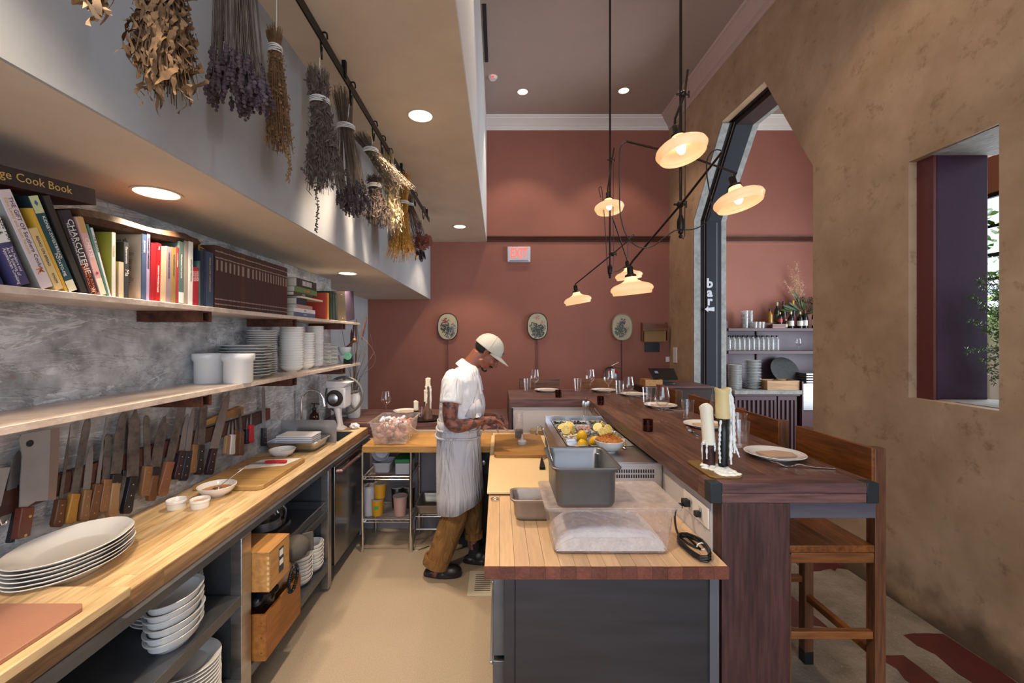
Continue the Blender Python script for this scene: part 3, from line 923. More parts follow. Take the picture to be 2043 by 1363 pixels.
def stack(me, name, n, loc, dz, where, cat, group, jit=.0015, rz=0, tilt=0, noun=None, sc=(1, 1, 1), seed=1):
    rr = random.Random(seed)
    noun = noun or 'white ' + name.replace('_', ' ')
    for i in range(n):
        k = n - 1 - i
        pos = 'bottom' if k == n - 1 else (ORD[k] + (' from the top' if k else ''))
        inst(me, name, (loc[0] + rr.uniform(-jit, jit), loc[1] + rr.uniform(-jit, jit), loc[2] + i * dz), (tilt * (1 if i % 2 else .5), 0, rz + rr.uniform(-.02, .02)), sc, f'{noun}, {pos} of the {where}', cat, group)
ZS = 1.4572
p_big = mesh_of(M().lathe(plate_prof(.137, .026), n=36), 'wide_plate', CHINAG)
p_mid = mesh_of(M().lathe(plate_prof(.09, .018), n=32), 'plate', CHINA)
b_mid = mesh_of(M().lathe(bowl_prof(.081, .045), n=32), 'bowl', CHINA)
b_sm = mesh_of(M().lathe(bowl_prof(.073, .03), n=28), 'shallow_bowl', CHINA)
p_sm = mesh_of(M().lathe(plate_prof(.075, .016), n=28), 'saucer', CHINA)
for (x, y, lb) in ((-1.568, 2.31, 'white stoneware crock on the lower shelf, set back against the wall'), (-1.404, 2.30, 'white stoneware crock standing at the front edge of the lower shelf')):
    M().lathe([(0, 0), (.068, 0), (.070, .004), (.071, .115), (.079, .125), (.080, .152), (.077, .158), (.070, .156), (.067, .12), (.066, .01), (0, .008)], (x, y, ZS), 40).build('crock', CHINAG)
    tag(bpy.context.scene.objects[-1] if False else COL.objects[-1], lb, 'crock', 'white crocks on the lower shelf')
stack(p_big, 'wide_plate', 11, (-1.508, 2.545, ZS), .0172, 'wide stack behind the crocks', 'plate', 'wide plates behind the crocks')
stack(p_mid, 'plate', 20, (-1.545, 2.785, ZS), .0142, 'narrow stack beyond the wide plates', 'plate', 'small plates on the lower shelf')
stack(b_mid, 'bowl', 17, (-1.485, 3.06, ZS), .0172, 'tall bowl stack by the middle bracket', 'bowl', 'bowls in the tall stack on the lower shelf')
stack(b_mid, 'bowl', 14, (-1.50, 3.28, ZS), .0182, 'second bowl stack beyond the tall one', 'bowl', 'bowls in the second stack on the lower shelf')
stack(b_sm, 'shallow_bowl', 25, (-1.51, 3.50, ZS), .0128, 'tallest thin stack on the lower shelf', 'bowl', 'shallow bowls on the lower shelf')
stack(p_sm, 'saucer', 16, (-1.53, 3.70, ZS), .0118, 'short saucer stack nearer the plates', 'saucer', 'saucers on the lower shelf')
stack(p_sm, 'saucer', 14, (-1.535, 3.87, ZS), .0124, 'last saucer stack by the mortars', 'saucer', 'saucers on the lower shelf')
mor = mesh_of(M().lathe([(0, 0), (.03, 0), (.032, .006), (.05, .03), (.06, .06), (.062, .075), (.058, .078), (.052, .062), (.04, .03), (0, .018)], n=32), 'mortar', CHINAG)
inst(mor, 'mortar', (-1.455, 4.03, ZS + .0003), label='lower white mortar bowl at the end of the lower shelf', cat='mortar', group='white mortars')
inst(mor, 'mortar', (-1.455, 4.03, ZS + .079), label='upper white mortar bowl holding the wooden pestle', cat='mortar', group='white mortars')
pe = M().tube([(-1.47, 4.02, ZS + .12), (-1.41, 4.0, ZS + .165), (-1.345, 3.97, ZS + .215)], [.016, .010, .012], 12).ball((-1.34, 3.968, ZS + .219), .02).build('pestle', OAKZ)
tag(pe, 'brown wooden pestle leaning in the upper mortar', 'pestle')
gt = thing('green_tape_roll', 'small green roll leaning on a black box at the shelf end', 'roll', (-1.40, 3.93, ZS))
M().lathe([(.012, -.01), (.034, -.01), (.034, .01), (.012, .01), (.012, -.01)], (-1.385, 3.915, ZS + .075), 24, rot=(R(90), 0, R(20))).build('tape', mat('green_plastic', '3f9a6c', .4), gt)
tag(M().box((-1.43, 3.93, ZS), (-1.36, 3.96, ZS + .05)).box((-1.375, 3.925, ZS), (-1.356, 3.965, ZS + .075)).build('black_box', BLACK, bev=.002), 'little black box beside the mortars at the shelf end', 'box')

# oval platters on the counter
def ovalprof(t=.004):
    return [(0, .004), (.52, .004), (.54, 0), (.56, 0), (.60, .006), (.80, .026), (.97, .040), (1, .044), (.985, .0455), (.80, .031), (.64, .012), (.58, .009), (0, .009)]
def scal(j, t):
    return 1 + (.018 if 4 < j < 11 else .004) * abs(cos(4.0 * t)) ** .7 - .008
ov = mesh_of(M().lathe([(r * .138, z) for r, z in ovalprof()], n=64, sx=1, sy=1.40, fn=scal), 'oval_platter', CHINA)
stack(ov, 'oval_platter', 6, (-1.455, 1.455, .9006), .0128, 'big oval stack by the cleaver', 'platter', 'oval platters on the left counter', rz=.03, jit=.003)

# under the counter: oval bowls, plates
ob = mesh_of(M().lathe([(r * .078, z) for r, z in [(0, .004), (.52, .004), (.55, 0), (.6, 0), (.64, .006), (.84, .022), (.88, .044), (.99, .050), (1, .054), (.98, .055), (.86, .049), (.78, .026), (.6, .012), (0, .010)]], n=48, sx=1, sy=1.5), 'oval_bowl', CHINAG)
stack(ob, 'oval_bowl', 6, (-1.215, 1.60, .5605), .0275, 'oval bowl stack under the counter', 'bowl', 'oval bowls on the cabinet shelf', rz=.0, jit=.004)
p_un = mesh_of(M().lathe(plate_prof(.123, .022), n=40), 'round_plate', CHINA)
stack(p_un, 'round_plate', 13, (-1.365, 1.755, .5605), .0148, 'plate stack behind the oval bowls', 'plate', 'round plates on the cabinet shelf')
p_un2 = mesh_of(M().lathe(plate_prof(.128, .026), n=40), 'serving_plate', CHINA)
stack(p_un2, 'serving_plate', 13, (-1.27, 1.72, .1905), .0155, 'large plate stack on the bottom shelf', 'plate', 'large plates on the cabinet floor')
wb = mesh_of(M().lathe(bowl_prof(.068, .05, .4), n=32), 'rice_bowl', CHINA)
stack(wb, 'rice_bowl', 7, (-1.212, 2.615, .1905), .0225, 'nearer bowl stack beside the crate', 'bowl', 'white bowls on the cabinet floor', tilt=.05)
stack(wb, 'rice_bowl', 7, (-1.206, 2.765, .1905), .0225, 'farther bowl stack against the steel post', 'bowl', 'white bowls on the cabinet floor', tilt=.04)

# wooden wine box, crate, bags, cap, cord
PINE = wood('pale_pine', 'b07a42', 'c9985c', 'y', 6, .5, .06, .1)
wbx = thing('wooden_box', 'pale wooden finger-jointed box with a printed label at the crate', 'box', (-1.28, 2.07, .52))
X0, X1, Y0, Y1, Z0, Z1 = -1.45, -1.06, 1.97, 2.16, .522, .70
M().box((X0, Y0, Z0), (X1, Y0 + .01, Z1)).build('side_board', PINE, wbx, bev=.001)
M().box((X0, Y1 - .01, Z0), (X1, Y1, Z1)).build('side_board', PINE, wbx, bev=.001)
M().box((X1 - .0095, Y0 + .0105, Z0), (X1 + .0005, Y1 - .0105, Z1)).build('end_board', PINE, wbx, bev=.001)
M().box((X0, Y0 + .0105, Z0), (X0 + .01, Y1 - .0105, Z1)).build('end_board', PINE, wbx, bev=.001)
M().box((X0 - .0, Y0 - .001, Z1 + .0003), (X1 + .001, Y1 + .001, Z1 + .008)).build('lid', PINE, wbx, bev=.001)
M().box((X0 + .01, Y0 + .01, Z0), (X1 - .01, Y1 - .01, Z0 + .006)).build('floor_board', PINE, wbx)
m = M()
for k in range(7):
    m.box((X1 - .011, Y0 - .0006, Z0 + .008 + k * .024), (X1 + .0008, Y0 + .0002, Z0 + .020 + k * .024))
m.build('finger_joint', mat('pale_end_grain', 'cfae7c', .6), wbx)
M().box((X1 + .0006, 2.055, Z0 + .04), (X1 + .0014, 2.10, Z1 - .02)).build('label_print', mat('grey_label', '3c4046', .5), wbx)
M().box((X1 + .0015, 2.06, Z0 + .075), (X1 + .002, 2.095, Z0 + .10)).box((X1 + .0015, 2.06, Z1 - .06), (X1 + .002, 2.095, Z1 - .03)).build('label_band', PAPER, wbx)
cr = thing('wooden_crate', 'old orange-brown wooden crate on the bottom shelf under the counter', 'crate', (-1.25, 2.16, .192))
CRW = wood('old_crate_wood', '8a5222', 'b27434', 'y', 5, .55, .06, .2)
X0, X1, Y0, Y1, Z0, Z1 = -1.45, -1.085, 1.985, 2.335, .1915, .405
M().box((X0, Y0, Z0), (X1, Y0 + .014, Z1)).build('end_board', CRW, cr, bev=.001)
M().box((X0, Y1 - .014, Z0), (X1, Y1, Z1)).build('end_board', CRW, cr, bev=.001)
M().box((X1 - .0135, Y0 + .0145, Z0), (X1 + .0005, Y1 - .0145, Z1)).build('side_board', CRW, cr, bev=.001)
M().box((X0, Y0 + .0145, Z0), (X0 + .014, Y1 - .0145, Z1)).build('side_board', CRW, cr, bev=.001)
M().box((X0 + .014, Y0 + .014, Z0), (X1 - .014, Y1 - .014, Z0 + .01)).build('floor_board', CRW, cr)
for z in (.23, .30, .37):
    M().ball((X1 - .02, Y0 - .0005, z), (.003, .0015, .003), 8, 4).build('nail_head', IRON, cr)
def crumple(name, c, s, mt, label, cat, seed, fold=.28, n=26, parent=None):
    rr = random.Random(seed)
    ph = [(rr.uniform(0, 6), rr.uniform(2, 6), rr.uniform(2, 6), rr.uniform(0, 6)) for _ in range(6)]
    vs = []
    def q(u, v):
        t, f = u * 2 * pi, v * pi
        r_ = 1 + sum(sin(a + t * round(b) + d) * sin(f * c_ + a) for a, b, c_, d in ph) * fold / 3
        return (c[0] + s[0] * r_ * sin(f) * cos(t), c[1] + s[1] * r_ * sin(f) * sin(t), c[2] - s[2] * r_ * cos(f))
    o = M().grid(q, n, n // 2).build(name, mt, parent, ang=25)
    return tag(o, label, cat)
crumple('black_bag', (-1.16, 2.07, .455), (.075, .06, .06), mat('black_plastic_bag', '17161a', .25), 'crumpled black plastic bag stuffed in the wooden crate', 'bag', 3)
crumple('paper_bag', (-1.14, 2.22, .47), (.05, .085, .065), mat('kraft_paper', '9a7b62', .8), 'crumpled brown paper bag between the crate and the box', 'bag', 8, .35)
GREYC = mat('grey_canvas', '4a4641', .85, bump=.2, bs=300)
gc = thing('canvas_hat', 'grey canvas hat lying beside the wooden box under the counter', 'hat', (-1.12, 2.32, .49))
M().ball((-1.115, 2.33, .55), (.075, .085, .065), 20, 10).build('crown', GREYC, gc)
M().box((-1.105, 2.395, .50), (-1.045, 2.41, .60), rot=(R(-12), 0, R(30))).build('visor', GREYC, gc, bev=.005)
pts = []
for k in range(0, 500):
    t = k / 500
    a = t * 2 * pi
    cx, cy, cz = -1.055 , 2.19 + .045 * sin(a) + .012 * cos(a), .52 - .115 * (1 - cos(a)) / 2 * 1.0
    th = t * 2 * pi * 46
    pts.append((cx + .007 * cos(th), cy + .007 * sin(th) * cos(a), cz + .007 * sin(th) * sin(a)))
cc_ = M().tube(pts, .0028, 5).build('coiled_cord', cdm)
tag(cc_, 'black coiled telephone cord looping beside the wooden box', 'cord')
# glass-lidded appliance on the shelf
ap = thing('food_processor', 'dark glass-lidded kitchen machine on the cabinet shelf', 'appliance', (-1.36, 2.48, .551))
M().loft([((-1.36, 2.45, .5515), .13, .15, 3.5), ((-1.36, 2.45, .60), .13, .15, 3.5), ((-1.36, 2.45, .612), .12, .14, 3.5)], 28).build('base', BLACK, ap, bev=.003)
M().lathe([(.11, .612), (.125, .64), (.125, .70), (.10, .735), (.04, .745), (.0, .745)], (-1.36, 2.46, 0), 36).build('glass_lid', GLASS, ap)
M().lathe([(.03, .7455), (.05, .76), (.045, .785), (0, .79)], (-1.36, 2.46, 0), 24).build('lid_knob', CHINAG, ap)
M().lathe([(0, .6125), (.10, .6125), (.09, .655), (.0, .66)], (-1.36, 2.46, 0), 24).build('inner_bowl', STEELD, ap)

# ================================================================ COOKBOOKS
SPM = Matrix(((0, 0, 1), (0, 1, 0), (-1, 0, 0)))
LETD = mat('dark_ink', '1c1a20', .6)
LETL = mat('white_ink', 'e8e4de', .6)
LETG = mat('gold_ink', 'c8a860', .4)
LETO = mat('orange_ink', 'e0702a', .6)
_bm = {}
def bcol(h):
    if h not in _bm: _bm[h] = mat('book_cloth_' + str(len(_bm)), h, .45)
    return _bm[h]
PG = mat('book_pages', 'cfc6b4', .85)
ZB_ = 1.8455
def ybook(x, X=1.372): return X * FPX / (VX - x)
def book(px0, px1, top, lean, spine, label, cover=None, d=.20, txt=None, group='cookbooks on the upper shelf', X=-1.372, toppx=None, h=None, z=ZB_, extra=None, th=None):
    Y0 = ybook(px0, -X)
    Y1 = ybook(px1, -X)
    if th is None: th = max(.006, (Y1 - Y0) * cos(lean) - .0006)
    if h is None:
        Yt = Y0
        h = (EYE + (VY - top) * (Y0 - .2 * sin(lean)) / FPX - z) / cos(lean)
    t = thing('book', label, 'book', (X, Y0, z + .0003), group=group)
    t.rotation_euler = (lean, 0, 0)
    cov = bcol(cover or spine)
    M().box((-.0025, .0, 0), (0, th, h)).build('spine', bcol(spine), t, local=True)
    M().box((-d, 0, 0), (-.0026, .002, h)).box((-d, th - .002, 0), (-.0026, th, h)).build('cover', cov, t, local=True)
    M().box((-d + .004, .0021, .003), (-.0028, th - .0021, h - .004)).build('pages', PG, t, local=True)
    if txt:
        for (body, size, u, v, col_) in txt:
            o = text(body, 'lettering', size, (0, 0, 0), SPM, col_, None, ext=.0002)
            o.parent = t
            o.matrix_basis = Matrix.Translation((.0004, th * v, h * u)) @ SPM.to_4x4()
    if extra: extra(t, th, h, d)
    return t
W, D_, G_, O_ = LETL, LETD, LETG, LETO
ln = R(23)
book(-75, -48, 440, ln, '5a3a30', 'brown book at the very edge of the frame on the upper shelf')
book(-44, -2, 450, ln, 'c8b8a8', 'pale book beside the purple one at the left end of the shelf', d=.2)
book(1, 9, 520, ln, '26355c', 'short navy blue book leaning at the left end of the shelf', h=.10)
def lab1(t, th, h, d):
    M().box((.0002, .001, h * .62), (.0006, th - .001, h * .97)).build('white_label', PAPER, t, local=True)
    o = text('USE HAM,\nGO &\n', 'lettering', .016, (0, 0, 0), SPM, D_); o.parent = t; o.matrix_basis = Matrix.Translation((.0008, th * .5, h * .93)) @ SPM.to_4x4()
book(34, 64, 430, ln, '4b4470', 'purple paperback with a white label, leaning at the left', txt=[('The Folklore and', .010, .55, .78, W), ('Art & Science of', .012, .55, .52, W), ('Appalachian Cooking', .012, .55, .27, W)], extra=lab1)
book(84, 110, 388, R(24), 'd9c9cc', 'tall pale pink cookbook leaning over the purple paperback', cover='8c8a84', txt=[('THE GIFT OF Southern Cooking', .016, .93, .68, D_), ('Edna Lewis and Scott Peacock', .013, .93, .32, LETG), ('K', .03, .22, .5, O_)])
book(112, 130, 456, R(24), 'd8bd84', 'shorter cream yellow cookbook squeezed between two tall ones', txt=[('BEARD ON BREAD', .011, .88, .5, D_), ('KNOPF', .010, .28, .5, D_)])
book(131, 137.5, 404, R(24), 'd4a63a', 'thin mustard yellow book leaning beside the teal one', h=.255)
def lab2(t, th, h, d):
    M().box((.0002, .0005, h * .83), (.0006, th - .0005, h)).build('pale_band', bcol('c8cfa0'), t, local=True)
    M().box((.0002, .0005, 0), (.0006, th - .0005, h * .12)).build('pale_band', bcol('dcd8bc'), t, local=True)
    M().prism([(th * .3, h * .93), (th * .5, h * .96), (th * .7, h * .93), (th * .5, h * .90)], 'x', .0008, .001).build('blue_diamond', bcol('3c6a8a'), t, local=True)
book(138, 157, 400, R(24), '1f4650', 'teal cookbook with widely spaced white capitals on its spine', cover='1b2c32', txt=[('KIDNEY-SWEETBREAD', .013, .80, .68, W), ('POTATO-PIE', .013, .42, .32, W)], extra=lab2)
book(163, 176, 400, R(23), '2c2a28', 'black cookbook standing just behind the charcuterie one', cover='22211f')
book(179, 199, 404, R(21), '2a2330', 'black cookbook with big white capitals and orange author names', cover='4a4234', txt=[('CHARCUTERIE', .027, .90, .60, W), ('THE CRAFT OF SALTING, SMOKING', .0085, .86, .2, W), ('MICHAEL RUHLMAN\n& BRIAN POLCYN', .0125, .38, .5, O_), ('W', .016, .07, .5, W)], h=.27)
def lab3(t, th, h, d):
    M().box((.0002, .0005, h * .80), (.0006, th - .0005, h)).build('tan_band', bcol('c79f68'), t, local=True)
    M().box((.0002, .0005, 0), (.0006, th - .0005, h * .22)).build('cream_band', bcol('efe2c8'), t, local=True)
    M().lathe([(0, 0), (th * .22, 0)], (.0009, th * .5, h * .29), 16, rot=(0, R(90), 0)).build('red_dot', bcol('b83048'), t, local=True)
book(201, 214, 410, R(19), 'd9a8a4', 'pink and tan cookbook with a small red dot on its spine', txt=[('CHEESE', .02, .74, .5, W)], extra=lab3, h=.262)
book(214.6, 218, 420, R(18), '4c7a6c', 'thin sea green book leaning behind the pink one', h=.245)
book(218.5, 222.5, 440, R(17), 'd8d8dc', 'white paperback with black lettering, last of the leaning row', txt=[('THE BOOK', .012, .9, .5, D_)], h=.235)
book(224, 231, 463, 0, 'd6d4cc', 'upright white-spined book with a yellow-green cover', cover='8a8a34', txt=[('FINE FOOD', .008, .8, .5, LETG)])
book(237.5, 247, 515, 0, 'c9b69c', 'small cream pocket book standing in front of dark books', cover='b89a72', h=.13, d=.12)
def lab4(t, th, h, d):
    M().box((.0002, .0005, h * .93), (.0006, th - .0005, h * .99)).build('band', bcol('5a5c60'), t, local=True)
book(247.6, 257, 483, 0, '34363a', 'dark grey book with large white lettering sideways', cover='222426', txt=[('Ma', .022, .52, .6, W), ('Gastronomie', .012, .93, .5, W)], d=.15)
def lab5(t, th, h, d):
    for k, (zz, s_, b_) in enumerate(((.90, .017, 'food blesses all,'), (.83, .017, 'food, and the'), (.775, .009, 'the cook who loves'))):
        o = text(b_, 'lettering', s_, (0, 0, 0), (R(90), 0, 0), D_); o.parent = t; o.matrix_basis = Matrix.Translation((-.165, -.0006, h * zz)) @ Euler((R(90), 0, 0)).to_matrix().to_4x4()
    m = M()
    rr = random.Random(2)
    for k in range(22):
        m.box((-.10, -.0004, h * (.70 - k * .026)), (-.10 + rr.uniform(.04, .07), 0, h * (.706 - k * .026)))
    m.build('small_print', LETD, t, local=True)['kind'] = 'stuff'
book(282, 291, 466, R(-1), '39496a', 'tall blue-spined book whose beige back cover shows printed text', cover='c9b49a', d=.215, extra=lab5, txt=[('BLESSINGS', .01, .9, .5, W)])
book(291.6, 298, 466, R(-1), '9a86a8', 'lavender-spined tall book beside the blue one', cover='3a3048', txt=[('FERRANDI SHREDDERS', .012, .95, .5, D_)])
book(298.6, 309, 484, R(-2), '8e1420', 'thick crimson book with a plain spine, left of two reds', cover='7a1018')
book(309.6, 319, 484, R(-2), '9c101c', 'crimson book with white lettering on its spine, right red', txt=[('FRENCH WINTER FOOD', .010, .62, .5, W), ('THE', .008, .95, .5, W)])
book(320, 330.5, 491, R(-1), 'b39c80', 'beige book with a blank spine beside the red ones', cover='a08c70')
book(331, 341, 491, R(-1), '82727c', 'mauve book between the beige and the tan one', txt=[('LARDER HOUSE COOKING', .009, .9, .5, D_)])
book(341.6, 350, 493, R(-1), '8a7344', 'olive tan book beside the mauve one', txt=[('THE TASTE OF COUNTRY', .008, .88, .5, D_)])
book(350.6, 355.6, 493, R(-1), '93343c', 'thin brick red book left of the grey-green one', txt=[('LUCK OF THE SEASON', .006, .9, .5, W)])
def lab6(t, th, h, d):
    M().box((.0002, .001, h * .02), (.0006, th - .001, h * .19)).build('white_sticker', PAPER, t, local=True)
book(356, 366.5, 481, R(-1), '566a68', 'grey-green book with a white library sticker at the foot', txt=[('Charleston Your Lunch', .011, .80, .5, W)], extra=lab6)
book(367, 374.5, 480, R(-1), '9a8e84', 'dusty grey-beige book left of the white one', cover='7c8078')
book(375, 384, 480, R(-1), 'dcdcd8', 'white book with small black capitals on the spine', txt=[('ANTOJITOS MEXICAN', .010, .72, .6, D_)])
for i, (a, b_) in enumerate(((385, 388.6), (389, 392.6), (393, 396.4))):
    book(a, b_, 533, 0, '962430', ['first', 'second', 'third'][i] + ' of three short thin red booklets on the shelf', txt=[('KITCHEN NOTES', .006, .9, .5, W)], d=.14)
book(397, 399.6, 521, 0, '3f6260', 'thin dark green booklet right of the red booklets', d=.16)
book(400, 407, 497, 0, '18263a', 'deep navy book with a plain spine left of the blue one')
book(408, 410.6, 497, 0, '223348', 'thin navy book squeezed before the blue dictionary')
book(411.5, 426, 501, 0, '34425e', 'thick slate blue book beside the brown leather set', txt=[('FOOD LOVER COMPANION', .013, .9, .5, LETG)])
# brown leather encyclopedia set
BRN = bcol('3a2422')
Ya, Yb = ybook(428.5), ybook(573)
n = 21
rr = random.Random(5)
ws = [rr.uniform(.8, 1.1) * (1.7 if k in (6, 7) else 1) for k in range(n)]
tot = sum(ws)
y = Ya
def band(t, th, h, d):
    m = M()
    for q in (.055, .135, .80, .90):
        m.box((.0002, .0015, h * q), (.0007, th - .0015, h * (q + .018)))
    m.box((.0002, th * .3, h * .60), (.0006, th * .7, h * .77))
    m.build('gilt_band', GILT, t, local=True)['kind'] = 'stuff'
GILT = mat('worn_gilt', '9c8e80', .4, .4)
for k in range(n):
    wv = ws[k] / tot * (Yb - Ya)
    px0 = VX - 1.372 * FPX / y
    px1 = VX - 1.372 * FPX / (y + wv)
    pos = 'first' if k == 0 else ('last' if k == n - 1 else ORD[k])
    book(px0, px1, 0, R(-.5), '3d2724' if k not in (6,) else '4c2c20', f'brown leather volume with gilt bands, {pos} of the matching set', h=.305 + rr.uniform(-.001, .001), d=.22, extra=band, group='brown leather volumes on the upper shelf')
    y += wv
# flat stack of books at the far end
def flat(y0, y1, z0, z1, x0, x1, spine, label, page=True, rz=0, txt=None, cover=None):
    t = thing('book', label, 'book', (x1, (y0 + y1) / 2, z0), rz, 'books lying flat on the upper shelf')
    hy, th = (y1 - y0) / 2, z1 - z0
    d = x1 - x0
    M().box((-.003, -hy, 0), (0, hy, th)).build('spine', bcol(spine), t, local=True)
    M().box((-d, -hy, 0), (-.0031, hy, .002)).box((-d, -hy, th - .002), (-.0031, hy, th)).build('cover', bcol(cover or spine), t, local=True)
    M().box((-d + .003, -hy + .004, .0021), (-.0032, hy - .004, th - .0021)).build('pages', PG, t, local=True)
    if txt:
        o = text(txt[0], 'lettering', txt[1], (0, 0, 0), (0, 0, 0), txt[2], ext=.0002, align='CENTER')
        o.parent = t
        o.matrix_basis = Matrix.Translation((.0005, 0, th / 2)) @ Matrix(((0, 0, 1, 0), (1, 0, 0, 0), (0, 1, 0, 0), (0, 0, 0, 1)))
    return t
zz = ZB_
for (h_, y0, y1, x0, col_, lb, tx) in ((.030, 2.86, 3.19, -1.58, '5a6684', 'blue-grey book at the bottom of the flat stack', ('KITCHEN', .012, W)),
        (.028, 2.86, 3.19, -1.57, 'd8d2cc', 'white book second from the bottom of the flat stack', ('BISTRO', .012, D_)),
        (.026, 2.90, 3.14, -1.57, 'b08a80', 'pinkish book third from the bottom of the flat stack', None),
        (.045, 2.90, 3.05, -1.58, '1e2838', 'navy book in the middle of the flat stack', None),
        (.012, 2.92, 3.28, -1.56, 'd8cdb0', 'cream magazine sticking out of the flat stack', None),
        (.026, 2.86, 3.14, -1.58, '4a3c34', 'dark brown book below the green one in the flat stack', ('COOKS', .013, W)),
        (.038, 2.87, 3.22, -1.58, '5c7a4c', 'green and pink patterned book near the top of the stack', ('VEGETABLES', .018, LETO)),
        (.060, 2.90, 3.21, -1.58, '33302c', 'thick dark book with pale ribs on top of the stack', ('IIIIIIIIIIII', .05, LETL))):
    flat(y0, y1, zz + .0004, zz + h_, x0, -1.372 + (.02 if 'magazine' in lb else 0), col_, lb, txt=tx)
    zz += h_
book(650, 652.6, 0, R(0), 'c0483a', 'thin red book upright beyond the flat stack', h=.21, d=.18)
book(653, 656.6, 0, R(0), 'd89a38', 'thin orange book upright beyond the flat stack', h=.215, d=.2)
for i, (a, b_) in enumerate(((659, 664), (665, 669), (670, 674))):
    book(a, b_, 0, R(3 + i), '1c3430', ['first', 'second', 'third'][i] + ' dark green binder upright beside the orange book', h=.235, d=.2, txt=[('| | | |', .012, .9, .5, W)])
mh = thing('magazine_holder', 'leaning grey-brown magazine box at the far end of the upper shelf', 'magazine holder', (-1.37, 3.83, ZB_))
mh.rotation_euler = (R(7), 0, 0)
bx = mat('taupe_board', '453d34', .6)
M().box((-.24, 0, 0), (-.0, .003, .27)).build('side_panel', bx, mh, local=True)
M().box((-.24, .227, 0), (-.0, .23, .27)).build('side_panel', bx, mh, local=True)
M().box((-.003, .0032, 0), (-.0, .2268, .27)).box((-.24, .0032, 0), (-.237, .2268, .27)).box((-.236, .0032, 0), (-.0031, .2268, .003)).build('end_panel', mat('dark_aubergine_board', '3a3040', .5), mh, local=True)
for z in (.03, .24):
    M().ball((-.03, -.0005, z), (.004, .002, .004), 8, 4).build('rivet', GILT, mh, local=True)
# two books lying on top of the row
hb = thing('book', 'thick dark brown cookbook lying across the leaning books', 'book', (-1.372, 1.14, 2.122), group='books lying across the upper row')
hb.rotation_euler = (R(5.5), 0, 0)
M().box((-.004, -.42, 0), (0, .315, .052)).build('spine', bcol('2b1f20'), hb, local=True)
M().box((-.26, -.42, 0), (-.0041, .315, .003)).box((-.26, -.42, .049), (-.0041, .315, .052)).build('cover', bcol('5a1f1c'), hb, local=True)
M().box((-.255, -.41, .0031), (-.0043, .308, .0489)).build('pages', PG, hb, local=True)
M4 = Matrix(((0, 0, 1, 0), (1, 0, 0, 0), (0, 1, 0, 0), (0, 0, 0, 1)))
for b_, s_, yy in (('Heritage Cook Book', .034, -.055), ('Better Homes and Gardens', .017, -.27)):
    o = text(b_, 'lettering', s_, (0, 0, 0), (0, 0, 0), LETG, ext=.0002); o.parent = hb; o.matrix_basis = Matrix.Translation((.0006, yy if yy > -.1 else -.30, .028)) @ M4
lb_ = thing('leather_folder', 'worn dark leather folder with frayed ends lying on the upright books', 'folder', (-1.372, 1.67, 2.105))
lb_.rotation_euler = (R(3.5), 0, 0)
LEA = mat('worn_leather', '2a1812', .75, var=.5, vs=12, c2='573419', bump=.3, bs=60)
m = M()
secs = []
for k in range(15):
    t = k / 14
    h_ = .027 + .006 * sin(t * 9) - (.008 if t > .9 else 0)
    secs.append([(-.01 + .006 * sin(5 * t), -.27 + .56 * t, -h_ * .2), (.004, -.27 + .56 * t, h_ * .5), (-.01, -.27 + .56 * t, h_ + .01), (-.2, -.27 + .56 * t, h_ + .004), (-.2, -.27 + .56 * t, -.004)])
vs = [p for q in secs for p in q]
fs = [(i * 5 + k, (i + 1) * 5 + k, (i + 1) * 5 + (k + 1) % 5, i * 5 + (k + 1) % 5) for i in range(14) for k in range(5)] + [(0, 1, 2, 3, 4), (74, 73, 72, 71, 70)]
m.add(vs, fs).build('leather_cover', LEA, lb_, local=True, fix=True)
m = M(); rr = random.Random(9)
for k in range(60):
    u = rr.uniform(-.02, .035)
    m.tube([(-.005, .284, u * .9), (.0 + rr.uniform(-.01, .008), .284 + rr.uniform(.0, .02), u + rr.uniform(-.01, .01))], .0008, 4)
o = m.build('frayed_edge', mat('leather_fibre', '8a6a3c', .8), lb_, local=True); o['kind'] = 'stuff'
# ================================================================ KNIFE RACK
def wpt(x, y, X):
    Y = X * FPX / (VX - x)
    return (Y, EYE + (VY - y) * Y / FPX)
kr = thing('knife_rack', 'long dark wooden magnetic strip holding the knives on the wall', 'knife rack', (-1.64, 1.9, 1.12))
RK = wood('rack_walnut', '3a1f18', '5c3022', 'y', 8, .45, .1, .2)
for (a, b_) in ((.85, 1.62), (1.625, 2.3), (2.305, 2.93)):
    M().box((-1.6495, a, 1.115), (-1.622, b_, 1.195)).build('strip', RK, kr, bev=.002)
M().box((-1.6495, 2.965, 1.12), (-1.622, 3.03, 1.20)).build('strip', mat('end_block_wood', '5c2f22', .5), kr, bev=.002)
bw = M().prism([wpt(x, y, 1.625) for x, y in ((410, 850), (411, 838), (478, 811), (485, 812), (485, 826))], 'x', -1.649, -1.6225)
tag(bw.build('wooden_paddle', wood('blond_wood', 'a87c42', 'c49a5c', 'y', 5, .5), fix=True, bev=.002), 'blond wooden paddle resting on the knife rack behind the long knife', 'paddle')
BL1 = mat('blade_steel', (.30, .30, .31), .38, .7, var=.25, vs=9, rv=.12)
BL2 = mat('carbon_blade', (.15, .145, .15), .42, .6, var=.5, vs=14, c2=(.27, .245, .23), rv=.1)
BL3 = mat('polished_blade', (.42, .43, .46), .33, .7, var=.15, vs=4, rv=.1)
BRASS = mat('brass_rivet', 'b89a5c', .35, .8)
HW = {k: mat('handle_' + k, c, .45, var=.22, vs=8, st=(1, 1, .2), bump=.15, bs=40) for k, c in dict(walnut='55301c', yellow='a8752e', tan='86603e', worn='6b452c', black='17151c', plum='2e1a24', pink='8a5a40', cork='9c7a58', white='d4d2ce', red='c01424', navy='151a2a', rust='5e2c1c').items()}
Z5 = lambda x, y: (x / 4.008, 760 + y / 4.008)
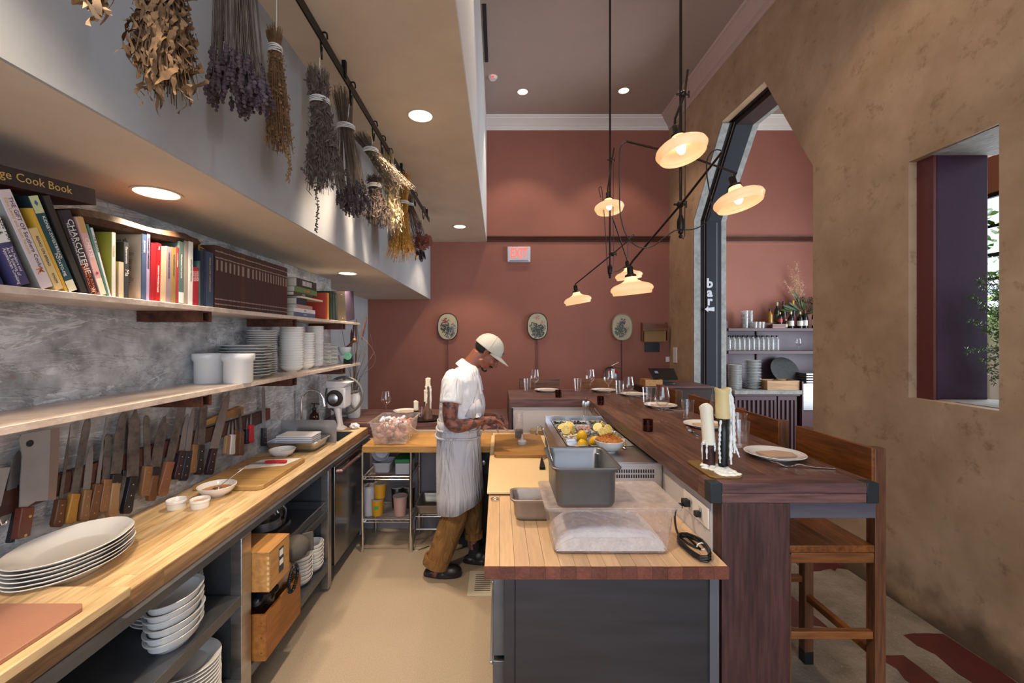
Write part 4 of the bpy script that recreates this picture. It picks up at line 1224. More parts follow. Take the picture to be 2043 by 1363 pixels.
Z6 = lambda x, y: (300 + x / 4.441, 640 + y / 4.441)
def knife(tip, junc, butt, bwid, hwid, mt, hm, label, kind='chef', conv=Z5, X=1.618, name='knife', ferrule=None, rivets=3, off=0.0, tipside=0, sc=4.008):
    """tip, junction, butt: measured points; widths across"""
    X = X - off
    P = lambda q: wpt(q[0], q[1], X)
    (tx, ty), (jx, jy), (bx, by) = conv(*tip), conv(*junc), conv(*butt)
    bw_, hw_ = bwid / sc / 2, hwid / sc / 2
    def along(t, s):   # point along the blade, s: side offset in px
        return (jx + (tx - jx) * t + s, jy + (ty - jy) * t)
    c = P(conv(*junc))
    t = thing(name, label, 'knife', (-X, c[0], c[1]), group='knives on the wall rack')
    if kind == 'chef':
        pts = [along(0, -bw_), along(.6, -bw_ * .95), along(.85, -bw_ * .55), along(.97, -bw_ * .1), along(1, bw_ * .35), along(.8, bw_ * .85), along(.5, bw_), along(0, bw_)]
    elif kind == 'chefl':
        pts = [along(0, -bw_), along(.5, -bw_), along(.8, -bw_ * .85), along(1, -bw_ * .3 + bw_ * .4), along(.97, bw_ * .3), along(.85, bw_ * .7), along(.6, bw_), along(0, bw_)]
    elif kind == 'round':
        pts = [along(0, -bw_), along(.85, -bw_), along(.95, -bw_ * .75), along(1, -bw_ * .1), along(.98, bw_ * .6), along(.9, bw_), along(0, bw_)]
    elif kind == 'thin':
        pts = [along(0, -bw_ * .8), along(.6, -bw_ * .6), along(1, 0), along(.6, bw_ * .7), along(0, bw_)]
    else:
        pts = [along(0, -bw_), along(1, -bw_), along(1, bw_), along(0, bw_)]
    M().prism([P(q) for q in pts], 'x', -X - .001, -X + .0012).build('blade', mt, t, fix=True)
    def al2(u, s):
        return (jx + (bx - jx) * u + s, jy + (by - jy) * u)
    if ferrule:
        M().prism([P(al2(u, s)) for u, s in ((0, -hw_ * .9), (0, hw_ * .9), (ferrule, hw_ * .95), (ferrule, -hw_ * .95))], 'x', -X - .009, -X + .010).build('ferrule', HW['black'], t, fix=True, bev=.002)
    h0 = ferrule or -.02
    hp = [(h0, -hw_ * .8), (h0, hw_ * .85), (.35, hw_ * .78), (.65, hw_ * .92), (.92, hw_ * 1.05), (1.0, hw_ * .6), (1.0, -hw_ * .7), (.9, -hw_ * .98), (.5, -hw_ * .86)]
    h = M().prism([P(al2(u, s)) for u, s in hp], 'x', -X - .010, -X + .011).build('handle', HW[hm], t, fix=True, bev=.003)
    for k in range(rivets):
        u = [.2, .5, .8][k]
        p = P(al2(u, 0))
        M().ball((-X + .0115, p[0], p[1]), (.0012, .0035, .0035), 10, 4).build('rivet', BRASS if hm not in ('black', 'plum', 'navy') else CHROME, h)
    return t
# big steel scraper and spatula at the far left, cleaver
def wallpoly(pts, conv, X, x0, x1): return M().prism([wpt(*conv(*q), X) for q in pts], 'x', x0, x1)
cl = thing('cleaver', 'huge steel cleaver with a hanging hole and reddish wooden handle', 'knife', (-1.60, 1.5, 1.1))
m = wallpoly([(150, 470), (165, 430), (400, 385), (470, 372), (460, 700), (440, 950), (280, 965), (215, 1008), (152, 1012), (160, 800), (175, 600)], Z5, 1.605, -1.606, -1.603)
m.build('blade', BL3, cl, fix=True)
wallpoly([(402, 386), (471, 373), (461, 700), (440, 951), (380, 956)], Z5, 1.605, -1.6028, -1.6022).build('ground_edge', mat('ground_blade_edge', (.33, .26, .24), .4, .8), cl, fix=True)
p = wpt(*Z5(234, 500), 1.605)
M().lathe([(0, 0), (.0115, 0)], (-1.6015, p[0], p[1]), 20, rot=(0, R(90), 0)).build('hole', BLACK, cl)
h = wallpoly([(150, 1015), (255, 1003), (215, 1240), (110, 1270)], Z5, 1.605, -1.618, -1.592).build('handle', HW['rust'], cl, fix=True, bev=.003)
for q in ((212, 1082), (175, 1235)):
    p = wpt(*Z5(*q), 1.605)
    M().ball((-1.5915, p[0], p[1]), (.0012, .0055, .0055), 12, 4).build('rivet', BRASS, h)
t = thing('steel_spatula', 'long steel slicer with a rounded end hanging left of the cleaver', 'knife', (-1.625, 1.35, 1.1), group='knives on the wall rack')
wallpoly([(0, 1110), (60, 1120), (90, 1060), (150, 760), (160, 570), (140, 555), (95, 620), (60, 830)], Z5, 1.625, -1.626, -1.623).build('blade', BL1, t, fix=True)
wallpoly([(130, 1000), (160, 1010), (100, 1290), (60, 1300)], Z5, 1.625, -1.636, -1.616).build('handle', HW['black'], t, fix=True, bev=.003)
t = thing('steel_ladle', 'bright steel tool cut off by the left edge of the frame', 'utensil', (-1.60, 1.25, 1.1))
wallpoly([(-200, 760), (-100, 700), (78, 690), (40, 830), (0, 1000), (-120, 1100)], Z5, 1.612, -1.613, -1.609).build('blade', BL3, t, fix=True)
M().tube([(-1.6, *wpt(*Z5(x, y), 1.6)) for x, y in ((-20, 1090), (10, 1150), (40, 1140), (55, 1110))], .004, 8).build('ring', CHROME, t)

K_ = [
    ((565, 345), (482, 950), (445, 1170), 34, 78, BL2, 'walnut', 'very thin pointed slicer with a dark walnut handle, right of the cleaver', 'thin', {}),
    ((705, 290), (592, 905), (545, 1145), 62, 80, BL2, 'yellow', 'wide rusty blade with a bright yellow wooden handle', 'round', {}),
    ((728, 508), (690, 875), (655, 1125), 58, 72, BL1, 'tan', 'short pointed knife with a light tan handle', 'chef', {}),
    ((850, 290), (778, 828), (722, 1115), 34, 76, BL1, 'worn', 'narrow boning knife with a worn light handle and dark rivets', 'thin', {}),
    ((862, 430), (850, 790), (812, 1050), 66, 76, BL2, 'tan', 'short blade with a hook tip and burnt dark handle end', 'round', {}),
    ((1010, 250), (985, 715), (985, 760), 46, 40, BL2, 'black', 'dark narrow blade behind the black ferruled knife', 'chefl', dict(off=-.006, rivets=0)),
    ((978, 240), (925, 745), (885, 1100), 84, 78, BL2, 'cork', 'large knife with a black ferrule and round pale handle', 'chef', dict(ferrule=.2, rivets=1, off=.004)),
    ((1078, 215), (1058, 770), (1000, 1065), 96, 74, BL2, 'black', 'broad blade with a black handle and three bright rivets', 'chefl', dict(off=.004)),
    ((1170, 272), (1178, 685), (1150, 922), 54, 74, BL2, 'tan', 'round-tipped knife with a tan handle and a burnt patch', 'round', {}),
    ((1312, 278), (1268, 640), (1245, 700), 78, 20, BL2, 'black', '', 'chef', None),
    ((1458, 200), (1352, 650), (1285, 920), 64, 78, BL2, 'pink', 'long speckled slicer with a pinkish wooden handle under the bracket', 'box', dict(off=.003)),
    ((1498, 260), (1452, 562), (1405, 790), 44, 58, BL1, 'plum', 'slim knife with a plum handle, left of the navy one', 'chef', {}),
    ((1545, 212), (1500, 566), (1460, 800), 40, 55, BL1, 'navy', 'slim knife with a blue-black handle under the bracket', 'chef', dict(off=.004)),
    ((1602, 205), (1556, 512), (1530, 738), 30, 50, BL2, 'tan', 'narrow knife with a tan handle between two black ones', 'thin', {}),
    ((1634, 182), (1604, 516), (1580, 752), 58, 54, BL2, 'black', 'wide straight blade with a black riveted handle under the bracket', 'round', dict(off=.003)),
    ((1830, 85), (1706, 545), (1665, 752), 68, 56, BL1, 'plum', 'very long blade crossing the blond paddle, plum handle', 'chefl', {}),
    ((1836, 330), (1822, 440), (1810, 585), 20, 46, BL1, 'cork', 'little paring knife with a cork-coloured handle', 'thin', dict(rivets=0)),
    ((1862, 318), (1857, 432), (1847, 590), 18, 40, BL1, 'white', 'little paring knife with a white handle', 'thin', dict(rivets=0, off=.006)),
    ((1880, 298), (1890, 396), (1884, 598), 20, 42, BL1, 'worn', 'little paring knife with a brown handle, right of the white one', 'thin', dict(rivets=1)),
    ((1916, 218), (1927, 408), (1922, 596), 20, 40, BL2, 'worn', 'tall narrow paring knife with a brown handle on the blond paddle', 'round', dict(rivets=1, off=.012)),
]
for tip, junc, butt, bw_, hw_, mt_, hm, lb, kd, kw in K_:
    if kw is None:
        t = knife(tip, (1240, 690), (1200, 962), 82, 60, BL2, 'worn', 'pointed cook knife with a black ferrule and worn wooden handle', 'chef', ferrule=.24, rivets=0, off=.002)
        continue
    knife(tip, junc, butt, bw_, hw_, mt_, hm, lb, kd, **kw)
knife((862, 855), (853, 965), (850, 1092), 18, 36, BL1, 'navy', 'little knife with a navy handle touching the red one', 'thin', conv=Z6, sc=4.441, rivets=0)
knife((894, 808), (889, 925), (885, 1080), 16, 42, BL1, 'red', 'little knife with a bright red handle hanging on the rack', 'thin', conv=Z6, sc=4.441, rivets=0, off=.006)
knife((1000, 590), (1004, 955), (1003, 1112), 32, 36, BL1, 'black', 'last long knife of the rack, black riveted handle, by the sink', 'round', conv=Z6, sc=4.441)

# ================================================================ THINGS ON THE LEFT COUNTER
ZC = .9008
tag(M().box((-1.66, .25, ZC), (-1.14, 1.322, .929)).build('thick_board', MAPLEW, bev=.003), 'thick maple board overhanging the near end of the left counter', 'board')
tag(M().prism([(-1.7, .3), (-1.172, .3), (-1.172, 1.20), (-1.19, 1.218), (-1.7, 1.218)], 'z', .9295, .941).build('cutting_board', mat('brown_chopping_board', 'a2735e', .38, var=.10, vs=3, bump=.15, bs=250), bev=.002), 'reddish brown plastic cutting board on the thick board', 'cutting board')
tag(M().prism([(-1.60, 2.225), (-1.26, 2.225), (-1.238, 2.247), (-1.245, 2.74), (-1.27, 2.765), (-1.60, 2.765)], 'z', ZC, .926).build('cutting_board', wood('board_pine', 'a8834c', 'b8925a', 'x', 4, .45, .0, .08), bev=.004), 'big light wooden cutting board beside the sauce bowl', 'cutting board')
rm_ = mesh_of(M().lathe([(0, 0), (.036, 0), (.037, .004), (.038, .026), (.041, .028), (.0425, .038), (.041, .041), (.0385, .038), (.036, .01), (0, .008)], n=36), 'ramekin', CHINA)
inst(rm_, 'ramekin', (-1.512, 2.0, ZC), label='left white ramekin in front of the sauce bowl', cat='ramekin', group='ramekins on the left counter')
inst(rm_, 'ramekin', (-1.408, 2.01, ZC), label='right white ramekin touching the sauce bowl shadow', cat='ramekin', group='ramekins on the left counter')
tag(M().lathe([(0, 0), (.033, 0), (.034, .003), (0, .004)], (-1.408, 2.01, ZC + .026), 24).build('salt', mat('pink_salt', 'd9b09a', .8, bump=.5, bs=400)), 'pink salt filling the right ramekin', 'salt')
wbw = mesh_of(M().lathe(bowl_prof(.088, .052, .42), n=44), 'white_bowl', CHINA)
inst(wbw, 'white_bowl', (-1.43, 2.165, ZC), label='white bowl of orange sauce with a spoon in it', cat='bowl')
sc_ = M().lathe([(0, .030), (.03, .0305), (.073, .0295)], (-1.43, 2.165, ZC), 30)
rr = random.Random(3)
for k in range(26):
    sc_.ball((-1.43 + rr.uniform(-.03, .03), 2.165 + rr.uniform(-.02, .035), ZC + .031), (rr.uniform(.004, .009), rr.uniform(.004, .009), .004), 8, 4)
tag(sc_.build('orange_sauce', mat('orange_sauce', 'b8793c', .35, bump=.4, bs=90), fix=True), 'orange sauce with pale bits filling the bowl', 'sauce', kind='stuff')
def spoon(name, p0, p1, lab, w_=.012, up=.0):
    p0, p1 = V(p0), V(p1)
    t = M().tube(curve_pts([p0, p0.lerp(p1, .5) + V((0, 0, up)), p1], 5), [.0028] * 4 + [.003] * 3 + [.004, .0055, .006, .005][:4], 8, flat=1.0)
    d = (p1 - p0).normalized()
    t.ball(p0 - d * .02, (w_, .022, .005), 12, 6, rot=(0, 0, math.atan2(d.y, d.x) - pi / 2))
    return tag(t.build(name, CHROME), lab, 'spoon')
spoon('spoon', (-1.42, 2.18, ZC + .045), (-1.345, 2.275, ZC + .115), 'steel spoon standing in the orange sauce bowl')
nb = inst(wbw, 'white_bowl', (-1.45, 2.86, ZC + .004), sc=(.95, .95, .95), label='empty white bowl behind the light cutting board', cat='bowl')
tag(M().prism([(-1.53, 2.50), (-1.30, 2.58), (-1.265, 2.735), (-1.50, 2.70)], 'z', .9265, .9275).build('paper_towel', PAPER), 'white folded paper towel under the red-handled knife', 'paper towel')
rk = thing('knife', 'small knife with a red handle lying on the paper towel', 'knife', (-1.40, 2.60, .928))
M().prism([(-1.53, 2.592), (-1.425, 2.602), (-1.425, 2.622), (-1.50, 2.612)], 'z', .9335, .9345).build('blade', BL3, rk)
M().tube(curve_pts([(-1.43, 2.612, .9385), (-1.40, 2.615, .939), (-1.35, 2.618, .939), (-1.31, 2.62, .939), (-1.302, 2.62, .938)], 3), [.007, .0085, .0095, .0095, .0085, .0085, .009, .010, .010, .0095, .009, .008, .004], 12, flat=1.2).build('handle', HW['red'], rk)
hp = thing('steel_pan', 'shallow steel pan holding folded white towels', 'pan', (-1.45, 3.09, ZC))
gnpan('pan', -1.635, -1.262, 2.95, 3.215, ZC + .068, .062, STEEL, hp, rim=.012, rad=.03)
rr = random.Random(6)
for i in range(7):
    z = ZC + .012 + i * .0135
    m = M()
    ins = rr.uniform(0, .006)
    fn = lambda u, v, z=z, i=i, ins=ins: (-1.575 + .265 * u + rr.uniform(-.0005, .0005), 3.0 + .17 * v - .0, z + .002 * sin(u * 5 + i) * (1 if i > 4 else .3))
    a = fn
    m.box((-1.575 + ins, 3.0 + ins, z), (-1.312 - rr.uniform(0, .006), 3.165, z + .0115))
    m.build('folded_towel', CLOTH, bev=.004)
    tag(COL.objects[-1], f'white folded towel, {(ORD[6 - i] + " from the top") if i < 6 else "top"} of the pile in the steel pan' if i else 'white folded towel, bottom of the pile in the steel pan', 'towel', 'folded towels in the steel pan')
sp = M().prism([(-1.648, ZC), (-1.232, ZC), (-1.232, 1.05), (-1.237, 1.065), (-1.25, 1.075), (-1.648, 1.075)], 'y', 3.24, 3.243)
tag(sp.build('splash_guard', STEEL, fix=True), 'upright brushed steel splash guard in front of the sink', 'splash guard')
sb = thing('soap_bottle', 'amber pump soap bottle behind the splash guard', 'soap bottle', (-1.60, 3.70, ZC))
M().lathe([(0, 0), (.038, 0), (.04, .005), (.04, .11), (.035, .135), (.016, .155), (.016, .175)], (-1.60, 3.70, ZC), 28).build('bottle', glassm('amber_bottle_glass', (.35, .14, .03), .8), sb)
M().lathe([(0, .003), (.036, .003), (.037, .10), (0, .10)], (-1.60, 3.70, ZC), 24).build('soap', mat('amber_soap', '5a2a0c', .3), sb)
M().lathe([(.018, .172), (.018, .192), (.006, .195), (.006, .225)], (-1.60, 3.70, ZC), 16).tube([(-1.62, 3.69, ZC + .228), (-1.555, 3.69, ZC + .226), (-1.55, 3.69, ZC + .218)], .005, 8).build('pump', BLACK, sb)
# mill with flywheel
gm = thing('grain_mill', 'white hand grain mill with a big spoked grey flywheel', 'grain mill', (-1.41, 3.72, ZC))
GW = mat('white_enamel', 'd2cfd0', .35)
M().prism([(-1.49, 1.085), (-1.335, 1.085), (-1.335, 1.265), (-1.49, 1.265)], 'y', 3.70, 3.86).build('gearbox', GW, gm, bev=.012)
M().prism([(-1.50, 1.262), (-1.36, 1.262), (-1.295, 1.31), (-1.50, 1.325), (-1.50, 1.32)], 'y', 3.70, 3.84).build('hopper', GW, gm, bev=.006, fix=True)
M().loft([((-1.39, 3.735, .925), .022, .05, 3), ((-1.39, 3.735, .96), .016, .04, 3), ((-1.40, 3.735, 1.02), .02, .04, 3), ((-1.41, 3.735, 1.09), .03, .045, 3)], 20).build('neck', GW, gm)
M().loft([((-1.385, 3.72, .9008), .055, .065, 3), ((-1.385, 3.72, .915), .055, .065, 3), ((-1.385, 3.72, .928), .03, .045, 3)], 20).build('foot', GW, gm, bev=.002)
M().lathe([(0, 0), (.07, 0), (.072, .008), (.045, .012), (.043, .03), (.0, .03)], (-1.42, 3.699, 1.175), 32, rot=(R(90), 0, 0)).build('burr_disc', mat('dark_cast_iron', '3a2e28', .5, .5), gm)
M().lathe([(.015, .031), (.04, .031), (.042, .045), (.03, .052), (0, .05)], (-1.42, 3.699, 1.175), 24, rot=(R(90), 0, 0)).build('adjusting_knob', STEEL, gm)
GWH = mat('grey_flywheel', '6c6a66', .4, .3)
cx, cz, yy = -1.41, 1.175, 3.895
fw = M().tube([(cx + .165 * cos(a), yy, cz + .165 * sin(a)) for a in [k * pi / 24 for k in range(49)]], .0125, 10, caps=False)
for k in range(5):
    a = R(18 + k * 72)
    fw.tube([(cx + .02 * cos(a), yy, cz + .02 * sin(a)), (cx + .16 * cos(a), yy, cz + .16 * sin(a))], [.014, .011], 8, flat=.6)
fw.lathe([(0, -.02), (.028, -.02), (.028, .02), (0, .02)], (cx, yy, cz), 20, rot=(R(90), 0, 0)).tube([(cx, 3.84, cz), (cx, 3.90, cz)], .01, 8)
fw.build('flywheel', GWH, gm)
tag(crumple('crumpled_cloth', (-1.262, 3.74, .925), (.04, .03, .024), CLOTH, 'crumpled blue and white cloth beside the grain mill', 'cloth', 12), kind='thing')

# low table section behind (left), tray of candles, plates, vase
LT = thing('low_table', 'lower dark oak table top behind the cross counter', 'table', (-.9, 4.2, .0))
staves(LT, -1.66, .092, 3.835, 4.60, .86, .93, .19, 'x', DARKX, (.7, 1.2), 21, 'plank', .0015)
M().box((-1.62, 4.25, 0), (-1.52, 4.5, .859)).build('leg', DARKZ, LT)
M().box((-.30, 4.0, 0), (-.20, 4.5, .859)).build('leg', DARKZ, LT)
M().box((.094, 3.836, .80), (.119, 4.5, 1.066)).build('end_panel', DARKZ, LT)
vz = .9305
va = thing('floor_vase', 'tall grey-white vase of dried reeds in the left corner', 'vase', (-1.40, 4.12, vz))
M().lathe([(0, 0), (.055, 0), (.062, .02), (.066, .15), (.060, .20), (.045, .235), (.040, .235), (.055, .19), (.06, .05), (0, .02)], (-1.40, 4.12, vz), 32).build('vase', CHINAG, va)
tag(M().loft([((-1.52, 4.22, vz), .085, .10, 4), ((-1.52, 4.22, vz + .2), .09, .10, 4)], 24).build('grey_bin', mat('pale_grey_plastic', 'a8a6aa', .5), bev=.005), 'pale grey bin standing left of the corner vase', 'bin')
REED = mat('dry_reed', '6a5446', .8)
REEDH = mat('reed_head', '4a2c24', .9)
rr = random.Random(14)
m, mh_ = M(), M()
for k in range(15):
    a = rr.uniform(0, 2 * pi)
    dx, dy = rr.uniform(-.14, .22), rr.uniform(-.12, .12)
    zt = rr.uniform(.45, .85)
    p = [(-1.40 + .02 * cos(a), 4.12 + .02 * sin(a), vz + .05), (-1.40 + dx * .25, 4.12 + dy * .3, vz + .25 + zt * .25), (-1.40 + dx * .6 + rr.uniform(-.02, .02), 4.12 + dy * .7, vz + .2 + zt * .6), (-1.40 + dx, 4.12 + dy, vz + .15 + zt)]
    q = curve_pts(p, 5)
    m.tube(q, .0022, 5)
    if k % 3 == 0:
        mh_.tube([q[-5], q[-4], q[-2], q[-1]], [.004, .010, .010, .003], 8)
for sgn in (1, 1, -1):
    q = curve_pts([(-1.39, 4.12, vz + .2), (-1.33, 4.1, vz + .38), (-1.22 - .03 * sgn, 4.08, vz + .52), (-1.20, 4.06, vz + .66), (-1.27 + .05 * sgn, 4.06, vz + .80)], 8)
    m.tube(q, .0018, 5)
m.build('reed_stems', REED, va)['kind'] = 'stuff'
mh_.build('bulrush_heads', REEDH, va)['kind'] = 'stuff'

# ================================================================ HERB RAIL
hr = thing('herb_rail', 'long dark flat iron rail hanging under the dropped ceiling', 'rail', (-.8, 2, 3.04))
M().box((-.804, -1.2, 3.035), (-.796, 4.93, 3.083)).build('bar', BLKM, hr, bev=.001)
for y in (.5, 2.2, 3.5, 4.75):
    M().box((-.81, y, 3.05), (-.79, y + .02, 3.1355)).build('bracket', BLKM, hr)
def hook(y, lab, x=-.8, s=1.0):
    pts = [(x + .022, y - .012, 3.06), (x + .014, y, 3.092), (x, y, 3.098), (x - .013, y, 3.085), (x - .012, y, 3.02), (x - .004, y - .01, 2.975), (x + .006, y - .035 * s, 2.955), (x + .012, y - .05 * s, 2.968), (x + .014, y - .052 * s, 2.995)]
    o = M().tube(curve_pts(pts, 5), .0042, 8).build('s_hook', BLKM)
    return tag(o, lab, 'hook', 'hooks on the herb rail')
STR = mat('white_twine', 'cfccc6', .8)
def herb(name, label, px, ytop, ytie, ybot, wpx, Y, kind, col, col2, n=120, seed=1, lean=0, hookit=None, tiewide=None, stray=None, spreadp=1.4, headw=None):
    """bundle hanging upside down; px coordinates of its axis at the tie, depth Y"""
    rr = random.Random(seed)
    T = at(px, ytie, Y); top = at(px - lean * .3, ytop, Y); bot = at(px + lean, ybot, Y)
    w_ = wpx * Y / FPX / 2
    t = thing(name, label, 'dried herbs', (T.x, T.y, bot.z), group='dried herb bundles on the rail')
    tw = w_ * (tiewide or .38)
    stems, heads = M(), M()
    c1 = mat(name + '_stems', col, .85, var=.35, vs=30, rnd=.1)
    c2 = mat(name + '_heads', col2, .9, var=.45, vs=40)
    axis = bot - T
    for k in range(n):
        a = rr.uniform(0, 2 * pi); q = rr.uniform(0, 1) ** .5
        e = rr.uniform(.72, 1.0) if kind != 'ribbon' else rr.uniform(.3, 1)
        dx, dy = cos(a) * q, sin(a) * q
        pt = T + V((dx * tw, dy * tw, 0))
        s0 = top + V((dx * tw * 1.5, dy * tw * 1.5, rr.uniform(-.03, .01)))
        f = e
        wq = w_ * (1.0 if kind != 'fan' else 1.0)
        prof = (sin(min(1, f * .95) * pi * .62)) if kind in ('leafy', 'ribbon') else f
        pe_ = T + axis * f + V((dx * wq * prof, dy * wq * prof, 0))
        mid = T + axis * f * .5 + V((dx * wq * (.62 if kind != 'fan' else .35), dy * wq * .62, 0)) + V((rr.uniform(-.008, .008), rr.uniform(-.008, .008), 0))
        path = curve_pts([s0, pt, mid, pe_], 4)
        if kind != 'ribbon' or k % 3 == 0:
            stems.tube(path, [.0012] * len(path), 3, caps=False)
        if kind == 'lav':          # dense flower spikes at the tips
            d = (pe_ - mid).normalized(); L_ = rr.uniform(.035, .06)
            for j in range(5):
                p = pe_ - d * L_ * (1 - j / 4) + V((rr.uniform(-.003, .003), rr.uniform(-.003, .003), 0))
                heads.ball(p, (headw or .009) * (1.1 - abs(j - 2) * .22), 5, 3, rot=(rr.uniform(0, 3), rr.uniform(0, 3), 0))
        elif kind in ('leafy', 'fan', 'wiry'):
            m_ = 7 if kind == 'leafy' else 9
            for j in range(m_):
                u = rr.uniform(.35, 1) if kind != 'leafy' else rr.uniform(.12, 1)
                i0 = min(len(path) - 2, int(u * (len(path) - 1)))
                p = path[i0].lerp(path[i0 + 1], rr.random()) + V((rr.uniform(-.012, .012), rr.uniform(-.012, .012), rr.uniform(-.01, .01)))
                s_ = rr.uniform(.004, .010) * (1.3 if kind == 'leafy' else .75)
                r_ = Euler((rr.uniform(-1, 1), rr.uniform(-1, 1), rr.uniform(0, 6))).to_matrix()
                if kind == 'leafy':
                    q_ = [r_ @ V(c) for c in ((0, 0, s_ * 2.2), (s_ * .6, s_ * .3, s_ * .4), (0, 0, -s_ * 1.6), (-s_ * .6, s_ * .3, 0))]
                else:
                    q_ = [r_ @ V(c) for c in ((0, 0, s_), (s_ * .7, s_ * .3, 0), (0, 0, -s_), (-s_ * .7, -s_ * .2, 0))]
                heads.add([p + x for x in q_], [(0, 1, 2), (0, 2, 3)])
        elif kind == 'ribbon':     # broad curly dried leaves
            p0 = path[rr.randrange(4, len(path))]
            L_ = rr.uniform(.05, .09); ww = rr.uniform(.0035, .0075)
            ax_ = V((rr.uniform(-.5, .5), rr.uniform(-.5, .5), -1)).normalized()
            sd = ax_.cross(V((cos(a), sin(a), .1))).normalized()
            nn = ax_.cross(sd)
            ph, fr_ = rr.uniform(0, 6), rr.uniform(5, 9)
            vs = []
            for j in range(10):
                u = j / 9
                c = p0 + ax_ * L_ * (u - .5) + nn * .009 * sin(ph + u * fr_) + sd * .006 * cos(ph + u * fr_ * .7)
                wj_ = ww * (sin(pi * min(.98, u + .05)) ** .5) * (1 + .35 * sin(j * 2.4))
                tw_ = nn * .5 * ww * sin(ph + 3 * u * pi)
                vs += [c - sd * wj_ + tw_, c + sd * wj_ - tw_]
            heads.add(vs, [(2 * j, 2 * j + 1, 2 * j + 3, 2 * j + 2) for j in range(9)])
        elif kind == 'flat':       # big overlapping flat leaves
            p0 = T + axis * e * .95 + V((dx * w_ * min(1, .4 + e), dy * w_ * min(1, .4 + e), 0))
            s_ = rr.uniform(.022, .036)
            out = V((dx, dy - .4, -.9)).normalized(); sd = out.cross(V((dy, -dx, .3))).normalized(); nn = out.cross(sd)
            vs = [p0 + out * s_ * 1.2, p0 + out * s_ * .5 + sd * s_ * .6 + nn * .004, p0 - out * s_ * .4 + sd * s_ * .7, p0 - out * s_, p0 - out * s_ * .4 - sd * s_ * .7, p0 + out * s_ * .5 - sd * s_ * .6 + nn * .004]
            heads.add(vs, [(0, 1, 5), (1, 2, 4, 5), (2, 3, 4)])
    if stray:
        p = [T + axis * .8] + [at(x, y, Y) for x, y in stray]
        q = curve_pts(p, 8); stems.tube(q, .0015, 4)
        for c in q[4:]:
            for j in range(3):
                heads.ball(c + V((rr.uniform(-.006, .006), rr.uniform(-.006, .006), rr.uniform(-.006, .006))), .004, 5, 3)
    stems.build('stems', c1, t)['kind'] = 'stuff'
    heads.build('leaves' if kind != 'lav' else 'flower_heads', c2, t)['kind'] = 'stuff'
    m = M()
    for j in range(4):
        m.tube([T + V((cos(a) * tw * 1.25, sin(a) * tw * 1.25, (j - 1.5) * .0055 + .003 * sin(a + j))) for a in [k * pi / 8 for k in range(17)]], .0028, 5, caps=False)
    hp_ = V((-.8, Y - .045, 2.953))
    m.tube([T + V((0, 0, .01)), T.lerp(hp_, .5) + V((.003, 0, 0)), hp_], .0016, 5)
    m.build('twine', STR, t)
    if hookit:
        hook(Y, hookit)
    return t
herb('dried_leaf_bundle', 'tip of a tan dried bundle hanging at the very top left', 190, -140, -90, 28, 26, .62, 'ribbon', '7a6650', '9a7c5c', 30, 2)
herb('dried_leaf_bundle', 'big bundle of curly tan dried leaves at the left', 322, -140, -60, 196, 118, 1.06, 'ribbon', '523c28', '70553a', 800, 3, 10, tiewide=.5)
herb('dried_lavender_bundle', 'wide purple-grey lavender bundle with drooping flower spikes', 468, -120, -70, 225, 132, 1.36, 'lav', '5a4e44', '4f4046', 150, 4, 10, tiewide=.6, headw=.0085, stray=[(440, 60), (425, 130), (420, 190)])
herb('dried_herb_bundle', 'narrow brown herb bundle tied with a white twine bow', 549, 58, 100, 305, 54, 1.58, 'wiry', '6a4c30', '80603c', 210, 5, 8, 'iron hook holding the narrow brown bundle', stray=[(572, 300), (578, 330), (574, 360)])
herb('dried_oregano_bundle', 'grey-brown oregano bundle wrapped in wide white twine', 638, 140, 204, 385, 80, 1.95, 'leafy', '5c5044', '5a4c46', 230, 6, 14, 'large iron hook holding the wrapped oregano bundle', stray=[(632, 370), (634, 420), (630, 462)])
herb('dried_lavender_bundle', 'long lavender bundle with one thin white tie and dark tips', 690, 180, 256, 428, 74, 2.33, 'lav', '5c4c3e', '463a3e', 120, 7, 20, 'iron hook holding the long lavender bundle', headw=.0095, stray=[(690, 340), (682, 400), (683, 420)])
herb('dried_herb_bundle', 'slanting dark herb bundle tied near the lamp light', 740, 268, 302, 375, 60, 2.75, 'wiry', '5e5244', '6c5c44', 200, 8, 62, 'iron hook holding the slanting bundle')
herb('dried_herb_bundle', 'brownish seed heads hanging below the slanting bundle', 748, 350, 372, 456, 56, 3.0, 'leafy', '4c4038', '584840', 130, 9, 6)
herb('dried_thistle_bundle', 'pale sunlit dried bundle in the middle of the rail', 776, 300, 335, 470, 42, 3.15, 'ribbon', 'a8906c', 'c8b48c', 260, 10, 14, 'iron hook holding the pale bundle', tiewide=.5)
herb('golden_herb_bundle', 'golden fan-shaped dried bundle near the end of the rail', 806, 345, 405, 522, 72, 3.55, 'fan', 'a87830', 'bc8a3c', 200, 11, -6, 'iron hook holding the golden bundle', tiewide=.22)
herb('dried_leaf_branch', 'rust brown branch of flat dried leaves beside the golden bundle', 815, 385, 410, 500, 62, 4.1, 'flat', '5c3a2c', '8c5444', 120, 12, 16, 'iron hook holding the rust brown branch', tiewide=.3)
herb('dried_lavender_bundle', 'small dark bundle last on the rail, by the back wall', 836, 440, 462, 522, 26, 4.55, 'lav', '3c3030', '40343a', 50, 13, 4, 'last iron hook at the far end of the rail', headw=.008)
hook(2.95, 'empty iron hook between the slanting and the pale bundle')
